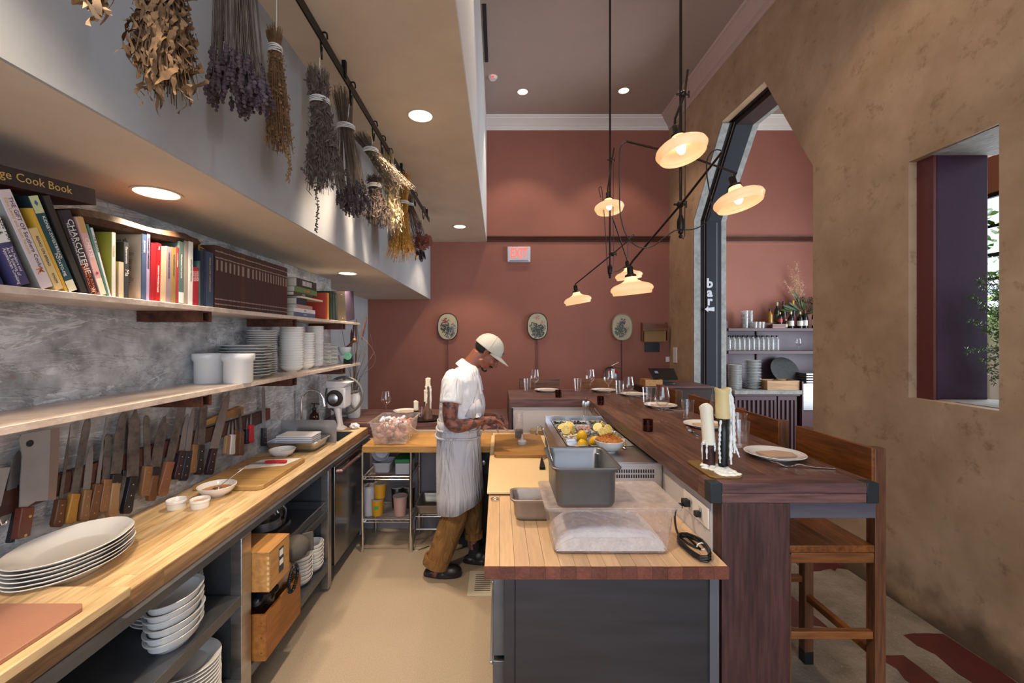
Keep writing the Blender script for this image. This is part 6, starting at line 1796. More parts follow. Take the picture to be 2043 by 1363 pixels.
HOLD = mat('tarnished_metal', '4a3434', .4, .6, var=.4, vs=20)
z0 = ZT_ + .0082
tag(M().lathe([(0, 0), (.0235, 0), (.0245, .003), (.0245, .100), (.021, .100), (.020, .006), (0, .005)], (.906, 1.832, z0), 28).build('candle_holder', HOLD), 'dark metal cup holding the shorter big candle', 'candle holder')
candle(.906, 1.832, z0 + .09, .0265, .165, 'shorter cream candle leaning left on the brass tray', (-.014, 0), seed=2)
tag(M().lathe([(0, 0), (.0195, 0), (.020, .01), (.0205, .15), (.018, .17), (.021, .185), (.024, .20), (.024, .205), (0, .205)], (.955, 1.81, z0), 28).build('candle_bottle', mat('black_glass_bottle', '141a1a', .2)), 'black bottle crusted with wax under the taller candle', 'bottle')
candle(.953, 1.81, z0 + .206, .0285, .125, 'taller cream candle with thick white drips on the black bottle', (-.003, 0), mat('yellowed_wax', 'd8c490', .5, sss=.2), seed=4)
dl = []
rr = random.Random(11)
for (dx, dy, zt, zb, r) in ((.030, -.006, .335, .03, .0075), (.036, .004, .33, .10, .0065), (.024, -.016, .31, .015, .006), (-.022, -.018, .20, .02, .0045), (.040, -.012, .29, .06, .0055), (.033, -.02, .30, .09, .006)):
    pts = [(.953 + dx * .8, 1.81 + dy, z0 + zt), (.953 + dx, 1.81 + dy, z0 + zt - .05)]
    for k in range(1, 5):
        pts.append((.953 + dx + rr.uniform(-.003, .005), 1.81 + dy + rr.uniform(-.003, .003), z0 + zt - .05 - (zt - .05 - zb) * k / 4))
    dl.append((pts, r))
dl.append(([(.995, 1.80, z0 + .10), (1.005, 1.795, z0 + .07), (1.012, 1.79, z0 + .045)], .004))
for k in range(5):
    a = k * 1.3
    dl.append(([(.906 + .024 * cos(a), 1.832 + .024 * sin(a), z0 + .10), (.906 + .027 * cos(a), 1.832 + .027 * sin(a), z0 + .08), (.906 + .026 * cos(a), 1.832 + .026 * sin(a), z0 + rr.uniform(.02, .07))], .0038))
dl.append(([(.885, 1.825, z0 + .105), (.878, 1.822, z0 + .10), (.876, 1.82, z0 + .09)], .006))
drips('wax_drips', dl, 'thick white wax drips running down the taller candle')
m = M()
for k in range(60):
    a, q = rr.uniform(0, 6.28), rr.uniform(0, 1) ** .5
    x, y = .915 + .052 * q * cos(a), 1.775 + .09 * q * sin(a)
    m.ball((x, y, z0), (rr.uniform(.008, .018), rr.uniform(.008, .02), rr.uniform(.002, .008)), 8, 5)
for k in range(7):
    m.ball((.955 + rr.uniform(0, .012), 1.70 + k * .012, z0), (.012, .01, .003), 8, 4)
tag(m.build('wax_puddle', WAXW), 'white hardened wax puddle spread over the brass tray', 'wax', kind='stuff')
# candle tray, far (on the low table)
tag(M().lathe([(0, 0), (.15, 0), (.17, .008), (.172, .012), (.16, .01), (.0, .005)], (-.70, 4.03, .9308), 44).build('round_tray', BLKM), 'dark round tray of candles on the low table behind the cook', 'tray')
zf = .9308 + .006
tag(M().lathe([(0, 0), (.018, 0), (.022, .004), (.022, .09), (.018, .09), (.016, .006), (0, .005)], (-.77, 3.98, zf), 20).build('candle_holder', HOLD), 'short dark cup for the left candle on the round tray', 'candle holder')
candle(-.77, 3.98, zf + .085, .022, .085, 'short cream candle at the left of the round tray', seed=5)
tag(M().lathe([(0, 0), (.045, 0), (.042, .03), (.028, .12), (.022, .2), (.026, .29), (.02, .305), (0, .305)], (-.665, 4.02, zf), 24).build('candle_bottle', mat('brown_wax_bottle', '6a4c3c', .5, var=.4, vs=20)), 'brown wax-covered bottle for the tall candle on the round tray', 'bottle')
candle(-.665, 4.02, zf + .306, .024, .075, 'tall white candle on the wax-covered bottle', seed=6)
tag(M().lathe([(0, 0), (.02, 0), (.008, .01), (.006, .12), (.02, .14), (.022, .15), (0, .15)], (-.695, 4.08, zf), 20).build('candle_holder', HOLD), 'thin metal stick behind the tall candle', 'candle holder')
candle(-.695, 4.08, zf + .151, .018, .11, 'middle cream candle behind the tall white one', seed=7)
tg = inst(tbm, 'tumbler', (-.735, 4.08, zf), sc=(.8, .8, .75), label='small glass between the candles on the round tray', cat='tumbler')
drips('wax_drips', [([(-.645 + dx, 4.0 + dy, zf + .31), (-.64 + dx, 3.995 + dy, zf + .25), (-.64 + dx, 3.99 + dy, zf + .2 - l)], .005) for dx, dy, l in ((0, 0, .1), (-.03, -.01, .05), (-.042, .01, .12), (.004, .02, .15))], 'white wax drips down the wax-covered bottle')

# ================================================================ PENDANT LAMPS
OP_ = bpy.data.materials.new('opal_glass'); OP_.use_nodes = True
N, K = OP_.node_tree.nodes, OP_.node_tree.links
b = N['Principled BSDF']
tl = N.new('ShaderNodeBsdfTranslucent'); tl.inputs[0].default_value = (1, .86, .7, 1)
b.inputs['Base Color'].default_value = (.85, .74, .62, 1); b.inputs['Roughness'].default_value = .15
b.inputs['Emission Color'].default_value = (1, .66, .38, 1); b.inputs['Emission Strength'].default_value = .22
mx = N.new('ShaderNodeMixShader'); mx.inputs[0].default_value = .55
K.new(b.outputs[0], mx.inputs[1]); K.new(tl.outputs[0], mx.inputs[2]); K.new(mx.outputs[0], N['Material Output'].inputs[0])
BULB = mat('glowing_bulb', (1, .8, .5), .3, emi=(1, .72, .38), es=14)
DBR = mat('dark_bronze', '2a201c', .4, .7)
def shade(parent, c, tilt, power=9):
    """c: centre of the shade's widest ring; local axis tilted"""
    T = Matrix.Translation(V(c)) @ Euler(tilt).to_matrix().to_4x4()
    m = M(); m.X = T
    m.lathe([(.030, .064), (.032, .052), (.040, .038), (.066, .024), (.104, .012), (.122, -.002), (.127, -.016), (.123, -.026), (.116, -.032), (.116, -.040), (.112, -.048), (.110, -.048), (.113, -.040), (.113, -.031), (.120, -.027), (.124, -.016), (.119, -.003), (.102, .009), (.065, .021), (.037, .035), (.029, .050), (.027, .064)], n=48)
    s = m.build('glass_shade', OP_, parent, ang=60)
    m = M(); m.X = T
    m.lathe([(.033, .060), (.034, .070), (.020, .078), (.018, .084), (.018, .118), (.014, .124), (.006, .128), (0, .128)], n=24)
    m.build('socket', DBR, parent)
    m = M(); m.X = T
    m.lathe([(0, -.038), (.012, -.034), (.021, -.018), (.024, 0), (.020, .02), (.012, .04), (.011, .06)], n=20)
    m.build('bulb', BULB, parent)
    p = T @ V((0, 0, -.01))
    o = lamp('pendant_bulb_light', 'POINT', p, power, (1, .68, .38), .02, (0, 0, 0))
    o.parent = parent; o.location = wm(parent).inverted() @ p
    return T @ V((0, 0, .128))
def pendant(name, lab, px, Y, ybot, r):
    p = at(px, ybot, Y)
    t = thing('pendant_lamp', lab, 'pendant lamp', (p.x, Y, p.z), group='articulated brass pendants over the bar')
    M().tube([(p.x, Y, p.z + .03), (p.x, Y, 4.93)], r, 12).build('rod', DBR, t)
    M().lathe([(0, 4.955), (.06, 4.953), (.058, 4.94), (.02, 4.925), (0, 4.925)][::-1], (p.x, Y, 0), 28).build('ceiling_canopy', DBR, t)
    M().ball((p.x, Y, p.z + .02), r * 1.9, 14, 8).ball((p.x, Y, p.z - .005), r * 1.4, 12, 8).lathe([(r * 2.4, .03), (r * 2.6, .05), (r * 2.6, .08), (r * 1.6, .10), (r * 1.2, .11)], (p.x, Y, p.z), 16).build('finial', DBR, t)
    return t, p
def clamp(t, c, r=.02):
    M().ball(c, (r, r, r * 1.1), 12, 8).tube([V(c) - V((.035, 0, 0)), V(c) + V((.035, 0, .0))], .006, 8).box((V(c) + V((.03, -.003, -.018))), (V(c) + V((.036, .003, .018)))).build('clamp', DBR, t)
A, pA = pendant('a', 'nearer black pendant rod with three opal glass shades', 1358, 2.30, 470, .0075)
s1 = shade(A, at(1358, 294, 2.17), (R(-10), R(-9), 0), 16)
s2 = shade(A, at(1472, 394, 2.30), (R(-9), R(-11), 0), 16)
s3 = shade(A, at(1260, 572, 2.60), (R(3), R(-6), 0), 16)
c1, c2, c3 = at(1362, 188, 2.30), at(1357, 310, 2.30), at(1357, 408, 2.30)
m = M()
m.tube([at(1372, 140, 2.34), c1 + V((.01, 0, 0)), s1 + V((0, 0, .03)), s1], .0065, 8)
m.build('short_arm', DBR, A)
M().tube([at(1250, 282, 2.20), at(1310, 297, 2.24), c2 + V((0, -.02, 0)), at(1470, 346, 2.29), s2], .0055, 8).build('upper_arm', DBR, A)
M().tube([at(1440, 304, 2.02), c3 + V((0, -.02, 0)), at(1263, 520, 2.58), s3], .0062, 8).build('long_arm', DBR, A)
for c in (c1, c3): clamp(A, c, .019)
cb = M().tube(curve_pts([at(x, y, Y) for x, y, Y in ((1252, 282, 2.2), (1240, 290, 2.2), (1236, 312, 2.2), (1236, 380, 2.22), (1238, 430, 2.24), (1250, 470, 2.26), (1272, 492, 2.28), (1300, 492, 2.28), (1325, 474, 2.29), (1345, 461, 2.3), (1358, 459, 2.29), (1385, 457, 2.28), (1408, 444, 2.25), (1419, 420, 2.2), (1416, 385, 2.15), (1410, 345, 2.1), (1412, 315, 2.05), (1425, 300, 2.02), (1438, 300, 2.02), (1440, 305, 2.02))], 6), .0032, 7)
cb.tube([at(1367, 192, 2.28), at(1367, 330, 2.28), at(1366, 470, 2.28), at(1363, 477, 2.28), at(1358, 470, 2.28)], .0028, 7)
cb.build('cable', BLACK, A)
B, pB = pendant('b', 'farther black pendant rod with three opal glass shades', 1217, 3.80, 552, .0085)
t1 = shade(B, at(1215, 411, 3.72), (R(-8), R(-3), 0), 14)
t2 = shade(B, at(1152, 596, 3.95), (R(2), R(-10), 0), 14)
t3 = shade(B, at(1254, 547, 4.05), (R(2), R(-8), 0), 14)
k1, k2 = at(1219, 319, 3.80), at(1222, 507, 3.80)
M().tube([at(1225, 296, 3.82), k1 + V((.008, 0, 0)), t1 + V((0, 0, .03)), t1], .0065, 8).build('short_arm', DBR, B)
M().tube([at(1264, 471, 3.70), k2 + V((0, -.02, 0)), at(1149, 566, 3.92), t2], .006, 8).build('long_arm', DBR, B)
M().tube([at(1222, 434, 3.80), at(1252, 520, 4.02), t3], .006, 8).build('middle_arm', DBR, B)
clamp(B, k1, .018); clamp(B, k2, .018)
cb = M().tube(curve_pts([at(x, y, 3.82) for x, y in ((1199, 395), (1195, 378), (1197, 374), (1201, 380), (1207, 450), (1211, 520), (1214, 540), (1221, 543), (1235, 540), (1248, 530))], 6), .0035, 7)
cb.tube([at(x, y, 3.78) for x, y in ((1224, 325), (1223, 430), (1225, 520), (1222, 542))], .003, 6)
cb.tube(curve_pts([at(x, y, 3.75) for x, y in ((1253, 515), (1253, 485), (1258, 472), (1264, 468), (1266, 474))], 5), .003, 6)
cb.build('cable', BLACK, B)

# ================================================================ THINGS ON THE BACK WALL
YW = YB - .001
es = thing('exit_sign', 'white exit sign with glowing red letters on the terracotta wall', 'exit sign', (.30, YW, 2.8))
a, b_ = at(1012, 524, YW), at(1058, 493, YW)
M().box((a.x, YW - .045, a.z), (b_.x, YW, b_.z)).build('housing', mat('sign_white', 'c9c4cc', .5), es, bev=.012)
M().box((a.x + .035, YW - .048, a.z + .012), (b_.x - .035, YW - .0455, a.z + .022)).build('lower_groove', GREYM, es)
REDL = mat('glowing_red_letters', 'ff3a2c', .5, emi=(1, .13, .09), es=1.6)
text('EXIT', 'lettering', .20, ((a.x + b_.x) / 2, YW - .0465, (a.z + b_.z) / 2 + .012), (R(90), 0, 0), REDL, es, ext=.001, align='CENTER', sx=.62, bold=.006)
PARCH = mat('painted_silk', 'b3a78a', .6, var=.06, vs=8)
FRM = mat('dark_fan_frame', '2c1a16', .5)
def fan(cx, cy, lab, spots, ring=FRM):
    c = at(cx, cy, YW)
    t = thing('round_fan', lab, 'wall fan', (c.x, YW, c.z - .2), group='painted oval fans on the back wall')
    rx, rz = .150, .195
    def ell(k=1, y=0): return [(c.x + rx * k * math.copysign(abs(cos(a)) ** .85, cos(a)), c.z + rz * k * math.copysign(abs(sin(a)) ** .85, sin(a))) for a in [i * pi / 24 for i in range(48)]]
    M().prism(ell(.97), 'y', YW - .040, YW - .004).build('silk_panel', PARCH, t, fix=True)
    M().tube([(p[0], YW - .038, p[1]) for p in ell(1)] + [(ell(1)[0][0], YW - .038, ell(1)[0][1])], .0075, 6, caps=False).build('rim', ring, t)
    M().box((c.x - .006, YW - .02, c.z - .95), (c.x + .002, YW - .006, c.z - rz)).build('cord', mat('rose_cord', '5a3230', .6), t)
    rr = random.Random(cx)
    for nm, colr, pts in spots:
        m = M()
        for (u, v, s, n) in pts:
            for k in range(n):
                a, q = rr.uniform(0, 6.28), rr.uniform(0, 1) ** .6
                x, z = u + s * q * cos(a), v + s * q * sin(a)
                if (x / rx) ** 2 + (z / rz) ** 2 > .85: continue
                l = s * rr.uniform(.12, .3); th = rr.uniform(0, 6.28)
                y = YW - .0402 - rr.uniform(0, .0012)
                d, e = V((cos(th), 0, sin(th))) * l, V((-sin(th), 0, cos(th))) * l * rr.uniform(.25, .5)
                C_ = V((c.x + x, y, c.z + z))
                m.add([C_ - d, C_ + e, C_ + d, C_ - e], [(0, 1, 2, 3)])
        m.build(nm, mat(nm + '_ink', colr, .7), t)['kind'] = 'stuff'
fan(894, 652, 'left painted oval fan with a red flower and dark leaves', (('painted_leaves', '2a2c2a', [(-.05, .0, .07, 90), (-.02, .08, .05, 40), (0, -.08, .08, 60)]), ('painted_rocks', '6a6c74', [(.05, -.03, .08, 60), (.03, -.1, .08, 50)]), ('painted_flower', 'b02428', [(-.055, .085, .04, 50), (-.075, .02, .02, 16)])))
fan(1072, 651, 'middle painted oval fan with two pink flowers above dark grasses', (('painted_grass', '3c4440', [(0, -.07, .1, 150), (-.06, 0, .06, 50), (.07, -.02, .05, 40)]), ('painted_rocks', '70706c', [(.0, -.1, .09, 60)]), ('painted_flower', 'b8505c', [(-.005, .125, .035, 40), (.075, .055, .03, 36)])))
fan(1240, 653, 'right painted oval fan with a dark blue iris', (('painted_leaves', '5a6058', [(-.02, -.06, .09, 130), (-.03, .03, .06, 60)]), ('painted_iris', '34384c', [(.0, .08, .05, 60), (.08, -.03, .03, 20)])), mat('pale_fan_frame', '8a8068', .5))
th_ = thing('paper_roll_holder', 'wooden wall holder with a roll of kraft paper', 'paper holder', (2.22, YW, 1.6))
a, b_ = at(1278, 682, YW), at(1328, 644, YW)
M().box((a.x, YW - .10, (a.z + b_.z) / 2 + .02), (b_.x, YW - .085, b_.z - .02)).build('front_board', OAKX, th_, bev=.002)
for x in (a.x, b_.x - .012): M().box((x, YW - .084, a.z + .02), (x + .012, YW, b_.z)).build('side_board', OAKX, th_, bev=.002)
M().tube([(a.x + .02, YW - .05, (a.z + b_.z) / 2 + .03), (b_.x - .02, YW - .05, (a.z + b_.z) / 2 + .03)], .035, 20).build('paper_roll', mat('kraft_roll', '8a6a44', .8), th_)
M().box((a.x + .025, YW - .088, a.z), (b_.x - .03, YW - .086, (a.z + b_.z) / 2 + .02)).build('paper_sheet', mat('kraft_sheet', '8f7048', .8), th_)
a, b_ = at(1286, 702, YW), at(1315, 684, YW)
tag(M().box((a.x, YW - .02, a.z), (b_.x, YW, b_.z)).build('tablet', BLACK, bev=.003), 'small black tablet mounted below the paper roll holder', 'tablet')
a, b_ = at(1328, 722, YW), at(1336, 712, YW)
tag(M().box((a.x, YW - .01, a.z), (b_.x, YW, b_.z)).box((a.x + .02, YW - .012, a.z + .02), (b_.x - .02, YW - .0105, b_.z - .02)).build('wall_switch', CROWN), 'small white wall switch in the back right corner', 'switch')
tag(M().box((2.548, 6.10, 1.34), (2.559, 6.22, 1.56)).box((2.546, 6.11, 1.49), (2.5475, 6.21, 1.55)).build('remote_holder', CROWN), 'white remote control holder on the plaster wall', 'remote')
fe = thing('fire_extinguisher', 'fire extinguisher with chrome lever on the back wall', 'fire extinguisher', (1.60, YW - .09, 1.0))
xe = at(1224, 740, 6.30).x
M().lathe([(0, 1.0), (.06, 1.0), (.065, 1.01), (.065, 1.16), (.055, 1.20), (.025, 1.215), (.022, 1.24)], (xe, 6.30, 0), 28).build('cylinder', mat('silver_blue', '8a94a0', .3, .6), fe)
M().lathe([(.066, 1.175), (.062, 1.195), (.03, 1.222)], (xe, 6.30, 0), 28).build('red_collar', mat('extinguisher_red', 'a01a1c', .4), fe)
M().tube([(xe, 6.30, 1.23), (xe - .03, 6.29, 1.285), (xe + .07, 6.28, 1.335)], .011, 8).tube([(xe - .02, 6.29, 1.27), (xe + .10, 6.28, 1.25)], .007, 8).build('lever', CHROME, fe)
M().tube(curve_pts([(xe - .02, 6.29, 1.26), (xe - .10, 6.28, 1.25), (xe - .13, 6.28, 1.17), (xe - .10, 6.28, 1.02)], 6), .011, 8).build('hose', BLACK, fe)
M().prism([(xe - .05, 1.10), (xe - .01, 1.10), (xe + .0, 1.24), (xe - .05, 1.25)], 'y', 6.225, 6.227).build('inspection_tag', PAPER, fe)
# host stand with terminal
hs = thing('service_cabinet', 'dark brown service cabinet in the back right corner', 'cabinet', (2.1, 5.4, 0))
M().box((1.74, 5.05, 0), (2.545, 5.58, 1.10)).build('body', mat('dark_red_brown', '2c1714', .5), hs, bev=.004)
M().box((1.72, 5.03, 1.101), (2.55, 5.60, 1.125)).build('top', DARKX, hs, bev=.003)
pt = thing('order_terminal', 'tilted black touchscreen terminal on the service cabinet', 'terminal', (2.05, 5.3, 1.126))
M().loft([((2.10, 5.34, 1.1265), .10, .08, 4), ((2.10, 5.34, 1.14), .10, .08, 4)], 24).box((2.06, 5.34, 1.14), (2.14, 5.36, 1.22)).build('stand', BLACK, pt)
a, b_ = at(1292, 736, 5.42), at(1350, 756, 5.15)
sc = M().add([at(1293, 735, 5.40), at(1344, 735, 5.40), at(1353, 756, 5.12), at(1304, 756, 5.12)] + [at(1293, 735, 5.40) - V((0, 0, .012)), at(1344, 735, 5.40) - V((0, 0, .012)), at(1353, 756, 5.12) - V((0, 0, .012)), at(1304, 756, 5.12) - V((0, 0, .012))], [(0, 3, 2, 1), (4, 5, 6, 7), (0, 1, 5, 4), (1, 2, 6, 5), (2, 3, 7, 6), (3, 0, 4, 7)]).build('screen', mat('dark_screen', '14181c', .15), pt, fix=True)
q0, q1, q2, q3 = at(1305, 741, 5.32), at(1311, 741, 5.32), at(1314, 746, 5.25), at(1307, 746, 5.25)
M().add([p + V((0, -.004, .006)) for p in (q0, q1, q2, q3)], [(0, 3, 2, 1)]).build('screen_tile', mat('screen_tile', '6a8090', .4), pt)
wbs = thing('wooden_bin', 'light wooden box beside the touchscreen terminal', 'box', (1.82, 5.2, 1.126))
X0, X1, Y0, Y1 = 1.745, 1.95, 5.06, 5.26
for nm, a, b_ in (('side', (X0, Y0), (X1, Y0 + .01)), ('side', (X0, Y1 - .01), (X1, Y1)), ('side', (X0, Y0 + .01), (X0 + .01, Y1 - .01)), ('side', (X1 - .01, Y0 + .01), (X1, Y1 - .01)), ('bottom', (X0 + .01, Y0 + .01), (X1 - .01, Y1 - .01))):
    M().box((*a, 1.1255), (*b_, 1.20 if nm == 'side' else 1.135)).build(nm, PINE, wbs)
# ================================================================ THE COOK
YP = 3.08
cook = thing('person', 'cook in white tee, cap and apron bending over the counter with tattooed arms', 'person', (-.30, YP, 0))
SKIN = mat('tattooed_skin', '8a5240', .5, var=.1, vs=9, sss=.08)
N, K = SKIN.node_tree.nodes, SKIN.node_tree.links
b = N['Principled BSDF']; src = b.inputs['Base Color'].links[0].from_socket
tc = N.new('ShaderNodeTexCoord'); sx = N.new('ShaderNodeSeparateXYZ'); K.new(tc.outputs['Object'], sx.inputs[0])
mk = N.new('ShaderNodeMath'); mk.operation = 'LESS_THAN'; mk.inputs[1].default_value = 1.345; K.new(sx.outputs['Z'], mk.inputs[0])
nz = N.new('ShaderNodeTexNoise'); nz.inputs['Scale'].default_value = 26; nz.inputs['Detail'].default_value = 4; K.new(tc.outputs['Object'], nz.inputs['Vector'])
mr = N.new('ShaderNodeMapRange'); mr.inputs['From Min'].default_value = .50; mr.inputs['From Max'].default_value = .55; K.new(nz.outputs[0], mr.inputs[0])
m2 = N.new('ShaderNodeMath'); m2.operation = 'MULTIPLY'; K.new(mk.outputs[0], m2.inputs[0]); K.new(mr.outputs[0], m2.inputs[1])
m3 = N.new('ShaderNodeMath'); m3.operation = 'MULTIPLY'; m3.inputs[1].default_value = .75; K.new(m2.outputs[0], m3.inputs[0])
mx = N.new('ShaderNodeMix'); mx.data_type = 'RGBA'; mx.inputs['B'].default_value = (*L('352e36'), 1)
K.new(m3.outputs[0], mx.inputs['Factor']); K.new(src, mx.inputs['A']); K.new(mx.outputs['Result'], b.inputs['Base Color'])
S = YP / FPX
def pp(x, y, Y=YP): return V(((x - VX) * S, Y, EYE - (y - VY) * S))
HR = Matrix.Translation(pp(971, 704)) @ Matrix.Rotation(R(46), 4, 'Y') @ Matrix.Rotation(R(3), 4, 'Z')
Bd = M()
# torso, pelvis, legs (inside the clothes)
def torso(m, g=0):
    secs = []
    for y, x0, x1, hw in ((728, 924, 950, .07), (738, 906, 955, .15), (755, 888, 957, .195), (785, 881, 959, .20), (815, 878, 959, .185), (845, 876, 953, .17), (870, 876, 953, .17), (905, 880, 950, .17)):
        secs.append((pp((x0 + x1) / 2, y), (x1 - x0) / 2 * S + g, hw + g, 2.3))
    m.loft(secs[::-1], 28)
torso(Bd, -.018)
for pts, rs in ((((912, 905, 2.99), (914, 1010, 3.01), (876, 1120, 3.03), (868, 1140, 3.03)), (.085, .058, .04, .035)), (((922, 905, 3.17), (938, 1005, 3.19), (941, 1095, 3.21), (941, 1112, 3.21)), (.085, .058, .04, .035))):
    Bd.tube([pp(*p) for p in pts], rs, 14)
# arms
def arm(m, pts, rs): m.tube(curve_pts(pts, 6), [rs[0] + (rs[-1] - rs[0]) * 0 + 0 for _ in range(1)] * 1 if False else _interp(rs, (len(pts) - 1) * 6 + 1), 14)
def _interp(rs, n):
    out = []
    for i in range(n):
        t = i / (n - 1) * (len(rs) - 1); k = min(int(t), len(rs) - 2); f = t - k
        out.append(rs[k] * (1 - f) + rs[k + 1] * f)
    return out
RA = [pp(909, 758, 2.90), pp(906, 795, 2.865), pp(906, 828, 2.86), pp(920, 838, 2.87), pp(945, 836, 2.92), pp(966, 833, 2.985)]
LA = [pp(915, 760, 3.27), pp(914, 795, 3.30), pp(916, 828, 3.29), pp(930, 838, 3.27), pp(952, 836, 3.22), pp(970, 833, 3.165)]
for A_ in (RA, LA):
    arm(Bd, A_, (.062, .056, .048, .047, .037, .026))
    Bd.ball(A_[2] + V((0, 0, -.012)), .043, 12, 8)
# hands: palm, four bent fingers, thumb
def hand(W, d, wd, side, curl):
    d = V(d).normalized(); wd = (V(wd) - d * V(wd).dot(d)).normalized(); nrm = d.cross(wd).normalized()
    if nrm.z > 0: nrm = -nrm                       # palm faces down
    rot = Matrix((d, wd, -nrm)).transposed()
    Bd.tube([W - d * .02, W + d * .02, W + d * .05, W + d * .085], [.025, .027, .030, .028], 12, flat=1.0)
    kn = W + d * .082
    for i, (o, l, r) in enumerate(((-.030, .88, .0088), (-.010, 1.0, .0092), (.011, .95, .009), (.031, .76, .0082))):
        p = kn + wd * o * 1.1 - d * .012
        pts = [p - d * .03, p]
        a = curl[i]
        for s_, b_ in ((.044, .5), (.027, 1.2), (.021, 1.7)):
            dd = d * cos(a * b_) + nrm * sin(a * b_) + wd * o * 2.2
            p = p + dd.normalized() * s_ * l
            pts.append(p)
        Bd.tube(pts, [r, r * 1.08, r, r * .93, r * .72], 9)
        Bd.ball(pts[-1], r * .74, 8, 6)
    p = W + d * .022 + wd * side * .024 + nrm * .006
    q = p + d * .03 + wd * side * .026 + nrm * .018
    q2 = q + d * .03 + nrm * .012 + wd * side * .002
    q3 = q2 + d * .020 + nrm * .012 - wd * side * .004
    Bd.tube([p, q, q2, q3], [.015, .012, .0095, .0075], 9).ball(q3, .0077, 8, 6)
hand(RA[-1], (1, .28, -.08), (.1, 1, -.35), 1, (.62, .7, .8, .95))
hand(LA[-1], (1, -.22, -.12), (.1, 1, .35), -1, (.9, .78, .66, .55))
# neck and head
Bd.tube([pp(932, 742), pp(941, 726), HR @ V((-.03, 0, -.035))], [.075, .060, .060], 16)
Bd.X = HR
Bd.ball((-.008, 0, .040), (.097, .077, .094), 24, 16)
Bd.ball((.030, 0, -.012), (.066, .063, .075), 20, 12)
Bd.ball((.036, 0, -.058), (.054, .050, .050), 18, 12)
Bd.ball((.072, 0, -.094), (.022, .027, .018), 12, 8)
Bd.tube([(.0, .05, -.055), (.05, .03, -.09)], [.022, .018], 10).tube([(.0, -.05, -.055), (.05, -.03, -.09)], [.022, .018], 10)
Bd.tube([(.088, -.035, .030), (.096, 0, .028), (.088, .035, .030)], .011, 8)                  # brow
Bd.tube([(.094, 0, .022), (.106, 0, -.002), (.118, 0, -.022), (.114, 0, -.032)], [.008, .0095, .013, .010], 10)  # nose
Bd.ball((.104, .012, -.029), .009, 8, 6).ball((.104, -.012, -.029), .009, 8, 6)
Bd.ball((.070, .042, -.018), (.022, .018, .020), 10, 8).ball((.070, -.042, -.018), (.022, .018, .020), 10, 8)
Bd.tube([(.084, -.026, -.060), (.100, -.008, -.054), (.102, .0, -.056), (.100, .008, -.054), (.084, .026, -.060)], .0065, 8)
Bd.tube([(.082, -.022, -.068), (.096, 0, -.069), (.082, .022, -.068)], .0072, 8)
for s_ in (-1, 1):
    Bd.tube([(.004, s_ * .076, .028), (-.012, s_ * .084, .026), (-.020, s_ * .086, .008), (-.012, s_ * .083, -.014), (.0, s_ * .076, -.028)], [.006, .0075, .008, .007, .007], 8)
    Bd.ball((-.004, s_ * .075, .0), (.013, .006, .022), 10, 8)
Bd.X = None
Bd.build('body', SKIN, cook, remesh=.0048)
e = M(); e.X = HR
for s_ in (-1, 1):
    e.ball((.083, s_ * .031, .010), (.010, .011, .009), 12, 8)
e.build('eyes', mat('eye_white', '5a4a44', .3), cook)['kind'] = 'stuff'
HAIR = mat('dark_hair', '17110f', .7, bump=.4, bs=200)
hm_ = M(); hm_.X = HR
hm_.ball((-.040, 0, .008), (.070, .076, .050), 20, 12).ball((.0, 0, .035), (.088, .080, .035), 20, 12)
hm_.tube([(.006, -.078, .030), (.012, -.076, .004)], [.008, .004], 8).tube([(.006, .078, .030), (.012, .076, .004)], [.008, .004], 8)
hm_.build('hair', HAIR, cook, remesh=.005)
bd_ = M(); bd_.X = HR
bd_.tube([(.082, -.030, -.056), (.100, -.012, -.046), (.106, 0, -.045), (.100, .012, -.046), (.082, .030, -.056)], [.004, .0055, .005, .0055, .004], 8)
bd_.ball((.074, 0, -.096), (.024, .024, .017), 12, 8)
bd_.tube([(.03, -.044, -.095), (.065, -.022, -.105), (.085, 0, -.098), (.065, .022, -.105), (.03, .044, -.095)], [.004, .008, .009, .008, .004], 8)
bd_.build('beard', HAIR, cook)
CAPM = mat('cream_cap', 'c2bdb2', .85, bump=.15, bs=200)
cp = M(); cp.X = HR @ Matrix.Translation((-.012, 0, .030)) @ Matrix.Rotation(R(-9), 4, 'Y')
prof = [(.109, -.008)] + [(.109 * cos(a) ** .85 if a < 1.57 else 0, .106 * sin(a)) for a in [pi / 2 * k / 9 for k in range(0, 10)]]
prof[-1] = (0, .106)
cp.lathe(prof, n=36, sx=1.0, sy=.87)
cp.build('cap', CAPM, cook, solid=.003)
o = COL.objects[-1]
bt_ = M(); bt_.X = cp.X; bt_.ball((0, 0, .1075), (.007, .007, .004), 8, 4)
for k in range(6):
    a = k * pi / 3 + pi / 6
    bt_.tube([(.1108 * cos(a) * cos(t) ** .85, .1108 * .87 * sin(a) * cos(t) ** .85, .1078 * sin(t)) for t in [pi / 2 * j / 8 * .98 for j in range(9)]], .0011, 4)
bt_.build('cap_seams', mat('cap_seam', 'a5a094', .85), o)['kind'] = 'stuff'
br_ = M(); br_.X = HR @ Matrix.Rotation(R(-3), 4, 'Y')
def brim(u, v):
    t = (v - .5) * 2
    a = t * 1.35
    x0, y0 = -.002 + .096 * cos(a), .092 * sin(a)
    ext = .090 * cos(t * pi / 2) ** .55
    return (x0 + ext * u, y0 * (1 - .06 * u), .044 - .022 * t * t - .010 * u)
br_.grid(brim, 8, 24)
br_.build('brim', CAPM, o, solid=.0035)
br2 = M(); br2.X = cp.X
br2.box((.106, -.018, .028), (.112, .018, .044))
br2.build('cap_logo', mat('cap_print', '4a4a52', .8), o)
